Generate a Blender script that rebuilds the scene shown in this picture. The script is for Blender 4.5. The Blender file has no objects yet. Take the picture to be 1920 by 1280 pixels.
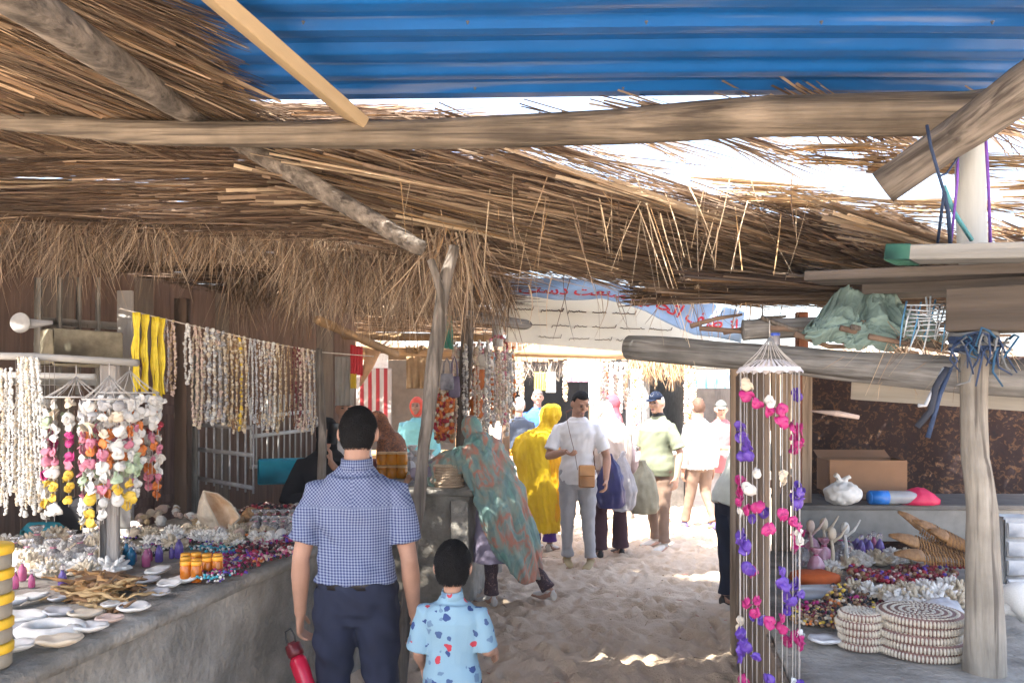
import bpy, math, random
import numpy as np
from mathutils import Vector, Matrix, noise, Euler
R = math.radians
random.seed(7); rng = np.random.default_rng(7)
scene = bpy.context.scene
COL = scene.collection
# ------------------------------------------------------------ camera, world, sun, exposure
FPX, CX, HY, CAMZ = 1493.0, 960.0, 740.0, 1.70     # focal length in px of the 1920 px wide picture, horizon row
cam = bpy.data.cameras.new('camera'); camo = bpy.data.objects.new('camera', cam); COL.objects.link(camo)
camo.location = (0, 0, CAMZ); camo.rotation_euler = (R(90), 0, 0)
cam.sensor_width = 36; cam.lens = 36 * FPX / 1920; cam.shift_y = (HY - 640) / 1920
cam.clip_start = 0.05; cam.clip_end = 2000
scene.camera = camo
SUN = Vector((-0.35, -0.40, 0.85)).normalized()      # direction towards the sun
w = bpy.data.worlds.new('World'); scene.world = w; w.use_nodes = True
nt = w.node_tree; bg = nt.nodes['Background']
sky = nt.nodes.new('ShaderNodeTexSky'); sky.sky_type = 'NISHITA'; sky.sun_disc = False
sky.sun_elevation = math.asin(SUN.z); sky.sun_rotation = math.atan2(SUN.x, SUN.y)
sky.dust_density = 4.0; sky.air_density = 1.0
nt.links.new(sky.outputs[0], bg.inputs[0]); bg.inputs[1].default_value = 0.15
sl = bpy.data.lights.new('sun', 'SUN'); sl.energy = 4.6; sl.angle = R(0.6); sl.color = (1, .95, .86)
so = bpy.data.objects.new('sun', sl); COL.objects.link(so)
so.rotation_euler = SUN.to_track_quat('Z', 'Y').to_euler()
scene.view_settings.view_transform = 'Standard'; scene.view_settings.look = 'None'
scene.view_settings.gamma = 1; scene.view_settings.exposure = 2.65
scene.cycles.max_bounces = 8; scene.cycles.diffuse_bounces = 5; scene.cycles.transparent_max_bounces = 12
scene.cycles.sample_clamp_indirect = 6.0

def W(px, py, Y):                                   # a photograph pixel at a real distance -> world point
    return Vector(((px - CX) / FPX * Y, Y, CAMZ + (HY - py) / FPX * Y))
# ------------------------------------------------------------ materials
MATS = {}
def mat(name, col, rough=.8, var=.18, scale=6, col2=None, bump=0., bscale=None, metal=0., stretch=(1, 1, 1), attr=False,
        trl=0., trans=0., alpha=1., spec=.4, emit=0., sheen=0., detail=6, coord='Object', coat=0.):
    if name in MATS: return MATS[name]
    m = bpy.data.materials.new(name); m.use_nodes = True; t = m.node_tree; N = t.nodes; L = t.links
    b = N['Principled BSDF']; out = N['Material Output']
    b.inputs['Roughness'].default_value = rough; b.inputs['Metallic'].default_value = metal
    b.inputs['Specular IOR Level'].default_value = spec
    b.inputs['Transmission Weight'].default_value = trans; b.inputs['Alpha'].default_value = alpha
    b.inputs['Coat Weight'].default_value = coat
    tc = N.new('ShaderNodeTexCoord'); mp = N.new('ShaderNodeMapping'); mp.inputs['Scale'].default_value = stretch
    L.new(tc.outputs[coord], mp.inputs[0])
    nz = N.new('ShaderNodeTexNoise'); nz.inputs['Scale'].default_value = scale; nz.inputs['Detail'].default_value = detail
    nz.inputs['Roughness'].default_value = .62
    L.new(mp.outputs[0], nz.inputs['Vector'])
    mr = N.new('ShaderNodeMapRange'); mr.inputs[1].default_value = .3; mr.inputs[2].default_value = .7
    L.new(nz.outputs[0], mr.inputs[0])
    mx = N.new('ShaderNodeMix'); mx.data_type = 'RGBA'; L.new(mr.outputs[0], mx.inputs[0])
    c2 = col2 if col2 else tuple(min(1, c * (1 + var)) for c in col)
    mx.inputs[6].default_value = tuple(c * (1 - var) for c in col) + (1,); mx.inputs[7].default_value = tuple(c2) + (1,)
    cout = mx.outputs[2]
    if attr:
        a = N.new('ShaderNodeVertexColor'); a.layer_name = 'Col'
        m2 = N.new('ShaderNodeMix'); m2.data_type = 'RGBA'; m2.blend_type = 'MULTIPLY'; m2.inputs[0].default_value = 1
        L.new(cout, m2.inputs[6]); L.new(a.outputs[0], m2.inputs[7]); cout = m2.outputs[2]
    L.new(cout, b.inputs['Base Color'])
    if bump:
        bn = N.new('ShaderNodeBump'); bn.inputs['Strength'].default_value = bump; bn.inputs['Distance'].default_value = .02
        n2 = N.new('ShaderNodeTexNoise'); n2.inputs['Scale'].default_value = bscale or scale * 3; n2.inputs['Detail'].default_value = 5
        L.new(mp.outputs[0], n2.inputs['Vector']); L.new(n2.outputs[0], bn.inputs['Height']); L.new(bn.outputs[0], b.inputs['Normal'])
    if emit:
        L.new(cout, b.inputs['Emission Color']); b.inputs['Emission Strength'].default_value = emit
    if trl:
        ts = N.new('ShaderNodeBsdfTranslucent'); L.new(cout, ts.inputs[0]); ms = N.new('ShaderNodeMixShader')
        ms.inputs[0].default_value = trl; L.new(b.outputs[0], ms.inputs[1]); L.new(ts.outputs[0], ms.inputs[2]); L.new(ms.outputs[0], out.inputs[0])
    MATS[name] = m
    m['nodes_c'] = 1
    return m
def nodes_of(m):
    return m.node_tree.nodes, m.node_tree.links, m.node_tree.nodes['Principled BSDF']
# ------------------------------------------------------------ mesh building
def npmesh(name, V, F, mats, parent=None, cols=None, midx=None, smooth=True, uv=None):
    """V (n,3); F list of equal-length faces array or list of lists; cols per face"""
    me = bpy.data.meshes.new(name)
    V = np.asarray(V, dtype=np.float32)
    if isinstance(F, np.ndarray):
        k = F.shape[1]; nf = F.shape[0]
        me.vertices.add(len(V)); me.vertices.foreach_set('co', V.ravel())
        me.loops.add(nf * k); me.loops.foreach_set('vertex_index', F.ravel().astype(np.int32))
        me.polygons.add(nf); me.polygons.foreach_set('loop_start', np.arange(0, nf * k, k, dtype=np.int32))
        me.polygons.foreach_set('loop_total', np.full(nf, k, dtype=np.int32))
        lens = np.full(nf, k)
        me.update(calc_edges=True)
    else:
        me.from_pydata([tuple(map(float, v)) for v in V], [], F); nf = len(F); lens = np.array([len(f) for f in F])
    if smooth: me.polygons.foreach_set('use_smooth', np.ones(nf, dtype=bool))
    for m in (mats if isinstance(mats, (list, tuple)) else [mats]): me.materials.append(m)
    if midx is not None: me.polygons.foreach_set('material_index', np.asarray(midx, dtype=np.int32))
    if cols is not None:
        ca = me.color_attributes.new('Col', 'FLOAT_COLOR', 'CORNER')
        c = np.ones((nf, 4), dtype=np.float32); c[:, :3] = np.asarray(cols)
        ca.data.foreach_set('color', np.repeat(c, lens, axis=0).ravel())
    if uv is not None:
        ul = me.uv_layers.new(name='UVMap'); li = np.zeros(len(me.loops), dtype=np.int32); me.loops.foreach_get('vertex_index', li)
        ul.data.foreach_set('uv', np.asarray(uv, dtype=np.float32)[li].ravel())
    me.validate(); me.update()
    o = bpy.data.objects.new(name, me); COL.objects.link(o)
    if parent: o.parent = parent
    return o
class MB:
    def __init__(s): s.v = []; s.f = []; s.c = []; s.m = []; s.col = (1, 1, 1); s.mi = 0; s.uv = []
    def add(s, vs, fs):
        b = len(s.v); s.v += [tuple(v) for v in vs]
        for f in fs: s.f.append([b + i for i in f]); s.c.append(s.col); s.m.append(s.mi)
    def box(s, c, size, rot=None, bev=0.0):
        x, y, z = [d / 2 for d in size]
        M = rot.to_matrix() if isinstance(rot, Euler) else (rot if rot else Matrix.Identity(3))
        c = Vector(c)
        if bev <= 0:
            vs = [c + M @ Vector((i * x, j * y, k * z)) for i in (-1, 1) for j in (-1, 1) for k in (-1, 1)]
            s.add(vs, [(0, 1, 3, 2), (4, 6, 7, 5), (0, 4, 5, 1), (2, 3, 7, 6), (0, 2, 6, 4), (1, 5, 7, 3)])
        else:
            e = bev; vs = []; idx = {}
            for i in (-1, 1):
                for j in (-1, 1):
                    for k in (-1, 1):
                        for a in range(3):
                            p = [i * (x - e), j * (y - e), k * (z - e)]; p[a] += (i, j, k)[a] * e
                            idx[(i, j, k, a)] = len(vs); vs.append(c + M @ Vector(p))
            fs = []
            for a in range(3):
                o = [q for q in range(3) if q != a]
                for sg in (-1, 1):
                    q = []
                    for (u, v_) in ((-1, -1), (1, -1), (1, 1), (-1, 1)):
                        t = [0, 0, 0]; t[a] = sg; t[o[0]] = u; t[o[1]] = v_; q.append(idx[(*t, a)])
                    fs.append(q)
            for a in range(3):
                o = [q for q in range(3) if q != a]
                for u in (-1, 1):
                    for v_ in (-1, 1):
                        q = []
                        for sg, fa in ((-1, o[0]), (1, o[0]), (1, o[1]), (-1, o[1])):
                            t = [0, 0, 0]; t[a] = sg; t[o[0]] = u; t[o[1]] = v_; q.append(idx[(*t, fa)])
                        fs.append(q)
            for i in (-1, 1):
                for j in (-1, 1):
                    for k in (-1, 1): fs.append([idx[(i, j, k, a)] for a in range(3)])
            s.add(vs, fs)
    def loft(s, secs, n=16, cap=True, sq=1.0, fold=None):
        """secs: (center Vector, ax Vector, ay Vector) rings"""
        vs = []; 
        for k, (c, ax, ay) in enumerate(secs):
            for i in range(n):
                a = 2 * math.pi * i / n; ca, sa = math.cos(a), math.sin(a)
                if sq != 1: ca = math.copysign(abs(ca) ** sq, ca); sa = math.copysign(abs(sa) ** sq, sa)
                f = fold(a, k / (len(secs) - 1)) if fold else 1
                vs.append(c + ax * ca * f + ay * sa * f)
        fs = []
        for k in range(len(secs) - 1):
            for i in range(n):
                j = (i + 1) % n; fs.append((k * n + i, k * n + j, (k + 1) * n + j, (k + 1) * n + i))
        if cap: fs.append(tuple(range(n - 1, -1, -1))); fs.append(tuple((len(secs) - 1) * n + i for i in range(n)))
        s.add(vs, fs)
    def tube(s, pts, r, n=8, cap=True, ell=1.0, up=None, bump=0.0):
        pts = [Vector(p) for p in pts]; k = len(pts)
        rs = r if isinstance(r, (list, tuple)) else [r] * k
        secs = []; ref = Vector(up) if up else None
        for i, p in enumerate(pts):
            d = (pts[min(i + 1, k - 1)] - pts[max(i - 1, 0)])
            d = d.normalized() if d.length > 1e-9 else Vector((0, 0, 1))
            if ref is None: ref = Vector((0, 0, 1)) if abs(d.z) < .9 else Vector((1, 0, 0))
            a = d.cross(ref)
            if a.length < 1e-6: a = d.orthogonal()
            a.normalize(); b = a.cross(d).normalized()
            if not up: ref = b
            rr = rs[i] * (1 + bump * (random.random() - .5))
            secs.append((p, a * rr, b * rr * ell))
        s.loft(secs, n, cap)
    def ball(s, c, r, nu=10, nv=7, M=None):
        r = r if isinstance(r, (tuple, list)) else (r, r, r); c = Vector(c); vs = []; fs = []
        M = M or Matrix.Identity(3)
        vs.append(c + M @ Vector((0, 0, -r[2])))
        for j in range(1, nv):
            t = -math.pi / 2 + math.pi * j / nv
            for i in range(nu):
                a = 2 * math.pi * i / nu
                vs.append(c + M @ Vector((r[0] * math.cos(t) * math.cos(a), r[1] * math.cos(t) * math.sin(a), r[2] * math.sin(t))))
        vs.append(c + M @ Vector((0, 0, r[2])))
        for i in range(nu): fs.append((0, 1 + (i + 1) % nu, 1 + i))
        for j in range(nv - 2):
            for i in range(nu):
                k = 1 + j * nu; fs.append((k + i, k + (i + 1) % nu, k + nu + (i + 1) % nu, k + nu + i))
        k = 1 + (nv - 2) * nu; top = len(vs) - 1
        for i in range(nu): fs.append((k + i, k + (i + 1) % nu, top))
        s.add(vs, fs)
    def lathe(s, prof, c=(0, 0, 0), n=16, M=None):
        c = Vector(c); M = M or Matrix.Identity(3)
        s.loft([(c + M @ Vector((0, 0, z)), M @ Vector((r, 0, 0)), M @ Vector((0, r, 0))) for r, z in prof], n)
    def build(s, name, mats, parent=None, smooth=True, disp=None, uvf=None):
        V = s.v
        if disp: V = [disp(Vector(v)) for v in V]
        uv = [uvf(v) for v in V] if uvf else None
        o = npmesh(name, V, s.f, mats, parent, s.c, s.m, smooth, uv)
        return o
def shade_auto(o, ang=40):
    me = o.data
    try: me.set_sharp_from_angle(angle=R(ang))
    except Exception: pass
    return o
def empty(name, loc=(0, 0, 0), rz=0., parent=None):
    o = bpy.data.objects.new(name, None); COL.objects.link(o); o.location = loc; o.rotation_euler = (0, 0, rz); o.empty_display_size = .1
    if parent: o.parent = parent
    return o
def tag(o, label=None, cat=None, group=None, kind=None):
    if label: o['label'] = label
    if cat: o['category'] = cat
    if group: o['group'] = group
    if kind: o['kind'] = kind
    return o
def dup(root, loc=None, rot=None, scale=None, label=None, group=None):
    c = root.copy(); COL.objects.link(c)
    if loc is not None: c.location = loc
    if rot is not None: c.rotation_euler = rot
    if scale is not None: c.scale = scale if hasattr(scale, '__len__') else (scale,) * 3
    if label: c['label'] = label
    if group: c['group'] = group
    for ch in list(root.children):
        d = ch.copy(); COL.objects.link(d); d.parent = c
        for g in list(ch.children):
            e = g.copy(); COL.objects.link(e); e.parent = d
    return c
def recenter(o):
    """move a mesh object's origin to the bottom centre of its mesh (single-mesh things)"""
    me = o.data; n = len(me.vertices); a = np.zeros(n * 3, dtype=np.float32); me.vertices.foreach_get('co', a); a = a.reshape(-1, 3)
    c = (a.min(0) + a.max(0)) / 2; c[2] = a[:, 2].min(); a -= c; me.vertices.foreach_set('co', a.ravel()); me.update()
    o.location = Vector(o.location) + Vector([float(q) for q in c]); return o
def remesh(o, vox=.01, smooth=4, disp=None):
    """fuse the overlapping pieces of a mesh into one continuous surface"""
    m = o.modifiers.new('r', 'REMESH'); m.mode = 'VOXEL'; m.voxel_size = vox
    if smooth:
        q = o.modifiers.new('s', 'SMOOTH'); q.iterations = smooth; q.factor = .5
    dg = bpy.context.evaluated_depsgraph_get(); dg.update()
    me = bpy.data.meshes.new_from_object(o.evaluated_get(dg), preserve_all_data_layers=False, depsgraph=dg)
    old = o.data; mats = list(old.materials); o.modifiers.clear(); o.data = me
    me.materials.clear()
    for x in mats: me.materials.append(x)
    bpy.data.meshes.remove(old)
    if disp:
        n = len(me.vertices); co = np.zeros(n * 3, dtype=np.float32); no = np.zeros(n * 3, dtype=np.float32)
        me.vertices.foreach_get('co', co); me.vertices.foreach_get('normal', no); co = co.reshape(-1, 3).tolist(); no = no.reshape(-1, 3).tolist()
        me.vertices.foreach_set('co', np.array([tuple(disp(Vector(a), Vector(b))) for a, b in zip(co, no)], dtype=np.float32).ravel())
    me.polygons.foreach_set('use_smooth', np.ones(len(me.polygons), dtype=bool)); me.update()
    return o
def catenary(a, b, sag, n=10):
    a, b = Vector(a), Vector(b)
    return [a.lerp(b, t / n) - Vector((0, 0, sag * 4 * (t / n) * (1 - t / n))) for t in range(n + 1)]

# ------------------------------------------------------------ materials of the place
M_sand = mat('sand', (.58, .44, .315), .95, .12, 2.6, col2=(.70, .56, .42), bump=.7, bscale=90)
M_conc = mat('concrete', (.16, .145, .12), .92, .35, 3.2, bump=.9, bscale=26, col2=(.37, .34, .295), detail=12)
M_conctop = mat('concrete_top', (.20, .185, .16), .9, .25, 5, bump=.7, bscale=34, col2=(.38, .355, .315), detail=12)
M_log = mat('weathered_log', (.11, .092, .078), .9, .4, 26, col2=(.27, .235, .20), bump=.8, bscale=50, stretch=(1, 1, .05))
M_beam = mat('beam_wood', (.26, .215, .165), .85, .4, 5, col2=(.42, .36, .28), bump=.5, bscale=14, stretch=(.1, 1, 1))
M_greylog = mat('grey_log', (.17, .17, .17), .85, .4, 5, col2=(.34, .33, .31), bump=.5, bscale=14, stretch=(.12, 1, 1))
M_pale = mat('pale_wood', (.30, .28, .25), .9, .3, 6, col2=(.42, .4, .36), bump=.4, stretch=(1, 1, .15))
M_brown = mat('brown_wood', (.16, .105, .075), .8, .4, 5, col2=(.25, .17, .12), bump=.4, stretch=(1, 1, .12))
M_plank = mat('new_plank', (.40, .30, .18), .7, .2, 5, bump=.2, stretch=(.1, 1, 1))
M_bamboo = mat('bamboo', (.42, .27, .13), .7, .3, 8, stretch=(.15, 1, 1))
M_blue = mat('blue_sheet', (.006, .095, .33), .34, .12, 3, bump=.05, spec=.5)
M_thatch = mat('thatch_leaf', (.35, .315, .27), .85, .1, 4, attr=True, trl=.28)
M_white = mat('white_paint', (.62, .62, .60), .7, .15, 8)
M_dark = mat('dark_void_shade', (.03, .028, .03), .95, .3, 4)  # near-black colour that stands for the shade inside openings
M_rope_b = mat('blue_rope', (.025, .045, .10), .8, .3, 30)
M_rope_p = mat('purple_rope', (.16, .06, .38), .7, .3, 30)
M_string = mat('string', (.55, .5, .44), .8, .2, 30)

# ------------------------------------------------------------ ground
def ground():
    def axis(lo, hi, step, far):
        a = list(np.arange(lo, hi + 1e-6, step)); s = step; x = hi; r = []
        while x < far: s *= 1.35; x += s; r.append(x)
        s = step; x = lo; l = []
        while x > -far: s *= 1.35; x -= s; l.append(x)
        return np.array(l[::-1] + a + r)
    xs = axis(-2.6, 4.0, .022, 400); ys = axis(2.2, 12.5, .026, 400)
    X, Y = np.meshgrid(xs, ys, indexing='ij'); Z = np.zeros_like(X)
    for _ in range(6500):                                   # footprints and scuffs
        cx, cy = rng.uniform(-1.8, 3.2), rng.uniform(2.4, 12.3); a = rng.uniform(0, math.pi); L = rng.uniform(.05, .12); B = rng.uniform(.03, .048)
        i0, i1 = np.searchsorted(xs, [cx - .28, cx + .28]); j0, j1 = np.searchsorted(ys, [cy - .28, cy + .28])
        dx, dy = X[i0:i1, j0:j1] - cx, Y[i0:i1, j0:j1] - cy
        u = (dx * math.cos(a) + dy * math.sin(a)) / L; v = (-dx * math.sin(a) + dy * math.cos(a)) / B; q = u * u + v * v
        Z[i0:i1, j0:j1] += -rng.uniform(.008, .020) * np.exp(-q * q) + .006 * np.exp(-(np.sqrt(q) - 1.6) ** 2 * 3)
    Z += .006 * np.sin(X * 2.1 + 1.3 * np.sin(Y * 1.7)) * np.sin(Y * 2.6 + X) * (np.abs(X) < 15) * (np.abs(Y) < 30)
    n, m = X.shape; V = np.stack([X, Y, Z], -1).reshape(-1, 3)
    I = np.arange(n * m).reshape(n, m)
    F = np.stack([I[:-1, :-1], I[1:, :-1], I[1:, 1:], I[:-1, 1:]], -1).reshape(-1, 4)
    tag(npmesh('ground', V, F, M_sand), kind='structure')
ground()

# ------------------------------------------------------------ logs, beams, posts
def log(name, pts, rs, m, label, cat, n=20, wob=.012, group=None, seed=0, knots=0):
    random.seed(seed + 5); P = [Vector(p) for p in pts]; path = []; rad = []
    rs = rs if isinstance(rs, (list, tuple)) else [rs] * len(P)
    for i in range(len(P) - 1):
        for k in range(10):
            t = k / 10; p = P[i].lerp(P[i + 1], t); s = seed * 3.7 + i + t
            path.append(p + Vector((math.sin(s * 2.1 + seed), math.sin(s * 2.9 + 1), math.sin(s * 1.7 + 2))) * wob); rad.append(rs[i] * (1 - t) + rs[i + 1] * t)
    path.append(P[-1]); rad.append(rs[-1])
    d = (P[-1] - P[0]).normalized(); q = d.to_track_quat('Z', 'Y'); qi = q.inverted(); o0 = P[0]
    b = MB(); b.tube([qi @ (p - o0) for p in path], rad, n)
    for _ in range(knots):
        k = random.randint(4, len(path) - 5); a = random.uniform(0, 6.28); c = qi @ (path[k] - o0); r = rad[k]
        b.ball(c + Vector((math.cos(a), math.sin(a), 0)) * r * .82, (r * .3, r * .3, r * .42), 8, 6)
    def disp(v):
        nn = noise.noise(Vector((v.x * 14, v.y * 14, v.z * 2.2 + seed * 9))); return v + Vector((v.x, v.y, 0)).normalized() * nn * rad[0] * .16 if v.z > .02 else v
    o = b.build(name, m, disp=disp); o.location = o0; o.rotation_euler = q.to_euler()
    return tag(o, label, cat, group)
M_logz = M_log
M_greyz = mat('grey_log_z', (.15, .148, .142), .85, .4, 24, col2=(.34, .33, .315), bump=.8, bscale=50, stretch=(1, 1, .05))
M_beamz = mat('beam_wood_z', (.11, .088, .068), .85, .4, 24, col2=(.27, .225, .175), bump=.8, bscale=50, stretch=(1, 1, .045))
log('roof_beam', [W(-160, 214, 3.5), W(250, 246, 3.5), W(760, 252, 3.5), W(1150, 240, 3.42), W(1440, 222, 3.36), W(1850, 208, 3.3)],
    [.034, .05, .062, .074, .084, .088], M_beamz, 'long horizontal log beam crossing the whole picture under the blue metal roof', 'beam', seed=1, wob=.008)
log('roof_pole', [W(-170, -130, 1.72), W(60, 12, 2.22), W(318, 186, 3.33), W(392, 232, 3.66), W(620, 372, 3.85), W(792, 466, 3.98)], [.062, .06, .053, .052, .047, .042], M_logz,
    'slanting log pole running down from the upper left to the forked post', 'roof pole', seed=2)
log('roof_pole', [W(2080, 60, 2.75), W(1920, 165, 2.9), W(1790, 258, 3.1), W(1655, 352, 3.25)], [.088, .086, .075, .072], M_logz,
    'thick sunlit log slanting down from the right edge across the end of the long beam', 'roof pole', seed=3, wob=.004)
log('roof_post', [W(1826, 500, 3.3), W(1822, 250, 3.3)], [.053, .056], mat('pale_post', (.42, .44, .43), .85, .25, 5, col2=(.6, .62, .6), bump=.3, stretch=(1, 1, .1)),
    'short whitish upright post below the thick slanting log at upper right', 'post', seed=4, wob=.003)
# forked central post
def forked():
    root = empty('forked_post', W(745, 1400, 3.75)); o = root.location
    b = MB(); P = [W(745, 1400, 3.75), W(757, 1180, 3.78), W(775, 1000, 3.82), W(800, 800, 3.88), W(826, 600, 3.95), W(838, 520, 3.98), W(850, 462, 4.0)]
    path = []; rr = []; R0 = [.027, .028, .031, .035, .038, .036, .025]
    for i in range(len(P) - 1):
        for k in range(8):
            t = k / 8; path.append(P[i].lerp(P[i + 1], t) + Vector((math.sin(i + t * 2.2), 0, 0)) * .006 - o); rr.append(R0[i] * (1 - t) + R0[i + 1] * t)
    path.append(P[-1] - o); rr.append(R0[-1])
    b.tube(path, rr, 20)
    b.tube([W(832, 590, 3.95) - o, W(826, 545, 3.93) - o, W(817, 515, 3.92) - o, W(808, 488, 3.93) - o], [.026, .024, .021, .018], 14)
    def disp(v):
        return v + Vector((noise.noise(Vector((v.x * 9, v.y * 9, v.z * 3))), noise.noise(Vector((v.x * 9, v.y * 9, v.z * 3 + 9))), 0)) * .012
    b.build('trunk', M_logz, root, disp=disp)
    tag(root, 'leaning grey post with a forked top in the middle of the lane behind the man', 'post')
forked()
# right stall post and its log beam
def rpost():
    P = [W(1845, 1272, 2.9), W(1846, 1120, 2.9), W(1842, 960, 2.92), W(1826, 860, 2.96), W(1828, 760, 2.98), W(1826, 640, 3.0), W(1832, 612, 3.0)]
    log('stall_post', P, [.070, .058, .050, .046, .045, .047, .040], M_greyz if 0 else mat('stall_post_wood', (.20, .175, .145), .85, .3, 14, col2=(.36, .33, .28), bump=.7, bscale=30, stretch=(1, 1, .08)),
        'crooked bare tree trunk post standing on the right stall counter', 'post', seed=6, wob=.004, n=28)
rpost()
log('stall_beam', [W(1180, 652, 4.25), W(1500, 676, 3.62), W(1800, 702, 3.12), W(2050, 718, 2.85)], [.064, .066, .07, .072], M_greyz,
    'thick grey log beam with a sawn end above the right stall', 'beam', seed=7, wob=.003, n=28)
def cracks(m, amt=.75, sc=34, st=(1, 1, .035)):
    N, L, b = nodes_of(m); old = b.inputs['Base Color'].links[0].from_socket
    tc = N.new('ShaderNodeTexCoord'); mp = N.new('ShaderNodeMapping'); mp.inputs['Scale'].default_value = st; L.new(tc.outputs['Object'], mp.inputs[0])
    n = N.new('ShaderNodeTexNoise'); n.inputs['Scale'].default_value = sc; n.inputs['Detail'].default_value = 9; n.inputs['Distortion'].default_value = .4; L.new(mp.outputs[0], n.inputs[0])
    r = N.new('ShaderNodeMapRange'); r.inputs[1].default_value = .55; r.inputs[2].default_value = .66; r.inputs[4].default_value = amt; L.new(n.outputs[0], r.inputs[0])
    n2 = N.new('ShaderNodeTexNoise'); n2.inputs['Scale'].default_value = 5; n2.inputs['Detail'].default_value = 6; L.new(tc.outputs['Object'], n2.inputs[0])
    r2 = N.new('ShaderNodeMapRange'); r2.inputs[1].default_value = .35; r2.inputs[2].default_value = .7; r2.inputs[3].default_value = .72; r2.inputs[4].default_value = 1.25; L.new(n2.outputs[0], r2.inputs[0])
    m0 = N.new('ShaderNodeMix'); m0.data_type = 'RGBA'; m0.blend_type = 'MULTIPLY'; m0.inputs[0].default_value = 1; L.new(old, m0.inputs[6]); L.new(r2.outputs[0], m0.inputs[7])
    mx = N.new('ShaderNodeMix'); mx.data_type = 'RGBA'; L.new(r.outputs[0], mx.inputs[0]); L.new(m0.outputs[2], mx.inputs[6]); mx.inputs[7].default_value = (.045, .036, .03, 1); L.new(mx.outputs[2], b.inputs['Base Color'])
for m_ in (M_log, M_beamz, M_greyz, MATS['stall_post_wood'], M_pale): cracks(m_)
# ------------------------------------------------------------ blue corrugated sheet
def sheet():
    n = 640; xs = np.linspace(-3.0, 2.35, 60); ys = np.linspace(-2.0, 3.62, n)
    per = .19; ph = (ys / per) % 1
    h = np.clip(np.abs(ph - .5) * 6 - .9, 0, 1) * .03
    X, Y = np.meshgrid(xs, ys, indexing='ij')
    Z = 3.02 + (3.62 - Y) * .03 + h[None, :] + .01 * np.sin(X * 1.3) + .012 * (X > .3) * 0
    V = np.stack([X, Y, Z], -1).reshape(-1, 3); I = np.arange(60 * n).reshape(60, n)
    F = np.stack([I[:-1, :-1], I[:-1, 1:], I[1:, 1:], I[1:, :-1]], -1).reshape(-1, 4)
    V2 = V + np.array([0, 0, .004]); F2 = F[:, ::-1] + len(V)
    o = npmesh('corrugated_roof', np.concatenate([V, V2]), np.concatenate([F, F2]), M_blue, smooth=True)
    shade_auto(o, 35)
    tag(o, 'bright blue corrugated metal roof sheet over the near end of the lane', 'roof sheet')
sheet()
def plank(name, a, b_, wd, th, m, label, cat='plank', roll=0., group=None):
    a, b_ = Vector(a), Vector(b_); d = b_ - a; q = d.to_track_quat('X', 'Z'); 
    mb = MB(); mb.box((d.length / 2, 0, 0), (d.length, wd, th), Euler((roll, 0, 0)), bev=.004)
    o = mb.build(name, m, smooth=False); o.location = a; o.rotation_euler = q.to_euler()
    return tag(o, label, cat, group)
plank('roof_plank', W(222, -160, 2.2), W(668, 222, 3.46), .125, .05, M_plank, 'new yellow sawn plank slanting under the blue metal roof', roll=.5)

# ------------------------------------------------------------ palm thatch
PAL = np.array([(1.0, .95, .90), (.80, .70, .64), (1.4, 1.34, 1.26), (.38, .31, .29), (1.05, .84, .60), (.75, .73, .72), (1.9, 1.85, 1.75)])
PALP = np.array([.22, .20, .17, .19, .08, .08, .06])
def bil(C, u, v):
    C = np.array([list(c) for c in C], dtype=float)   # TL, TR, BR, BL
    u = u[:, None]; v = v[:, None]
    return C[0] * (1 - u) * (1 - v) + C[1] * u * (1 - v) + C[2] * u * v + C[3] * (1 - u) * v
def blades(base, dirs, L, wd, droop, seg=5, curl=.0, tint=None, side=None):
    """ribbons: base (n,3), dirs (n,3) unit, L,wd,droop arrays -> V,F,C"""
    n = len(base); t = np.linspace(0, 1, seg + 1)
    up = np.array([0, 0, 1.]); 
    cr = np.cross(dirs, up) if side is None else side
    cr /= (np.linalg.norm(cr, axis=1, keepdims=True) + 1e-6)
    # random roll of the blade
    nrm = np.cross(cr, dirs); a = rng.uniform(-1.0, 1.0, n)[:, None]; sd = cr * np.cos(a) + nrm * np.sin(a)
    bend = rng.normal(0, curl, n)[:, None]
    P = base[:, None, :] + dirs[:, None, :] * (L[:, None] * t)[:, :, None]
    P[:, :, 2] -= droop[:, None] * t ** 2
    P += (cr * bend)[:, None, :] * (t ** 2)[None, :, None]
    wt = (1 - .75 * t ** 2)[None, :, None] * (wd[:, None, None] / 2)
    A = P - sd[:, None, :] * wt; B = P + sd[:, None, :] * wt
    V = np.stack([A, B], 2).reshape(-1, 3)
    b = (np.arange(n) * (seg + 1) * 2)[:, None] + (np.arange(seg) * 2)[None, :]
    F = np.stack([b, b + 1, b + 3, b + 2], -1).reshape(-1, 4)
    c = PAL[rng.choice(len(PAL), n, p=PALP)] * rng.uniform(.75, 1.2, n)[:, None]
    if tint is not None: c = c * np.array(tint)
    return V, F, np.repeat(c, seg, axis=0)
def merge(parts):
    V, F, C = [], [], []; k = 0
    for v, f, c in parts: V.append(v); F.append(f + k); C.append(c); k += len(v)
    return np.concatenate(V), np.concatenate(F), np.concatenate(C)
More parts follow.
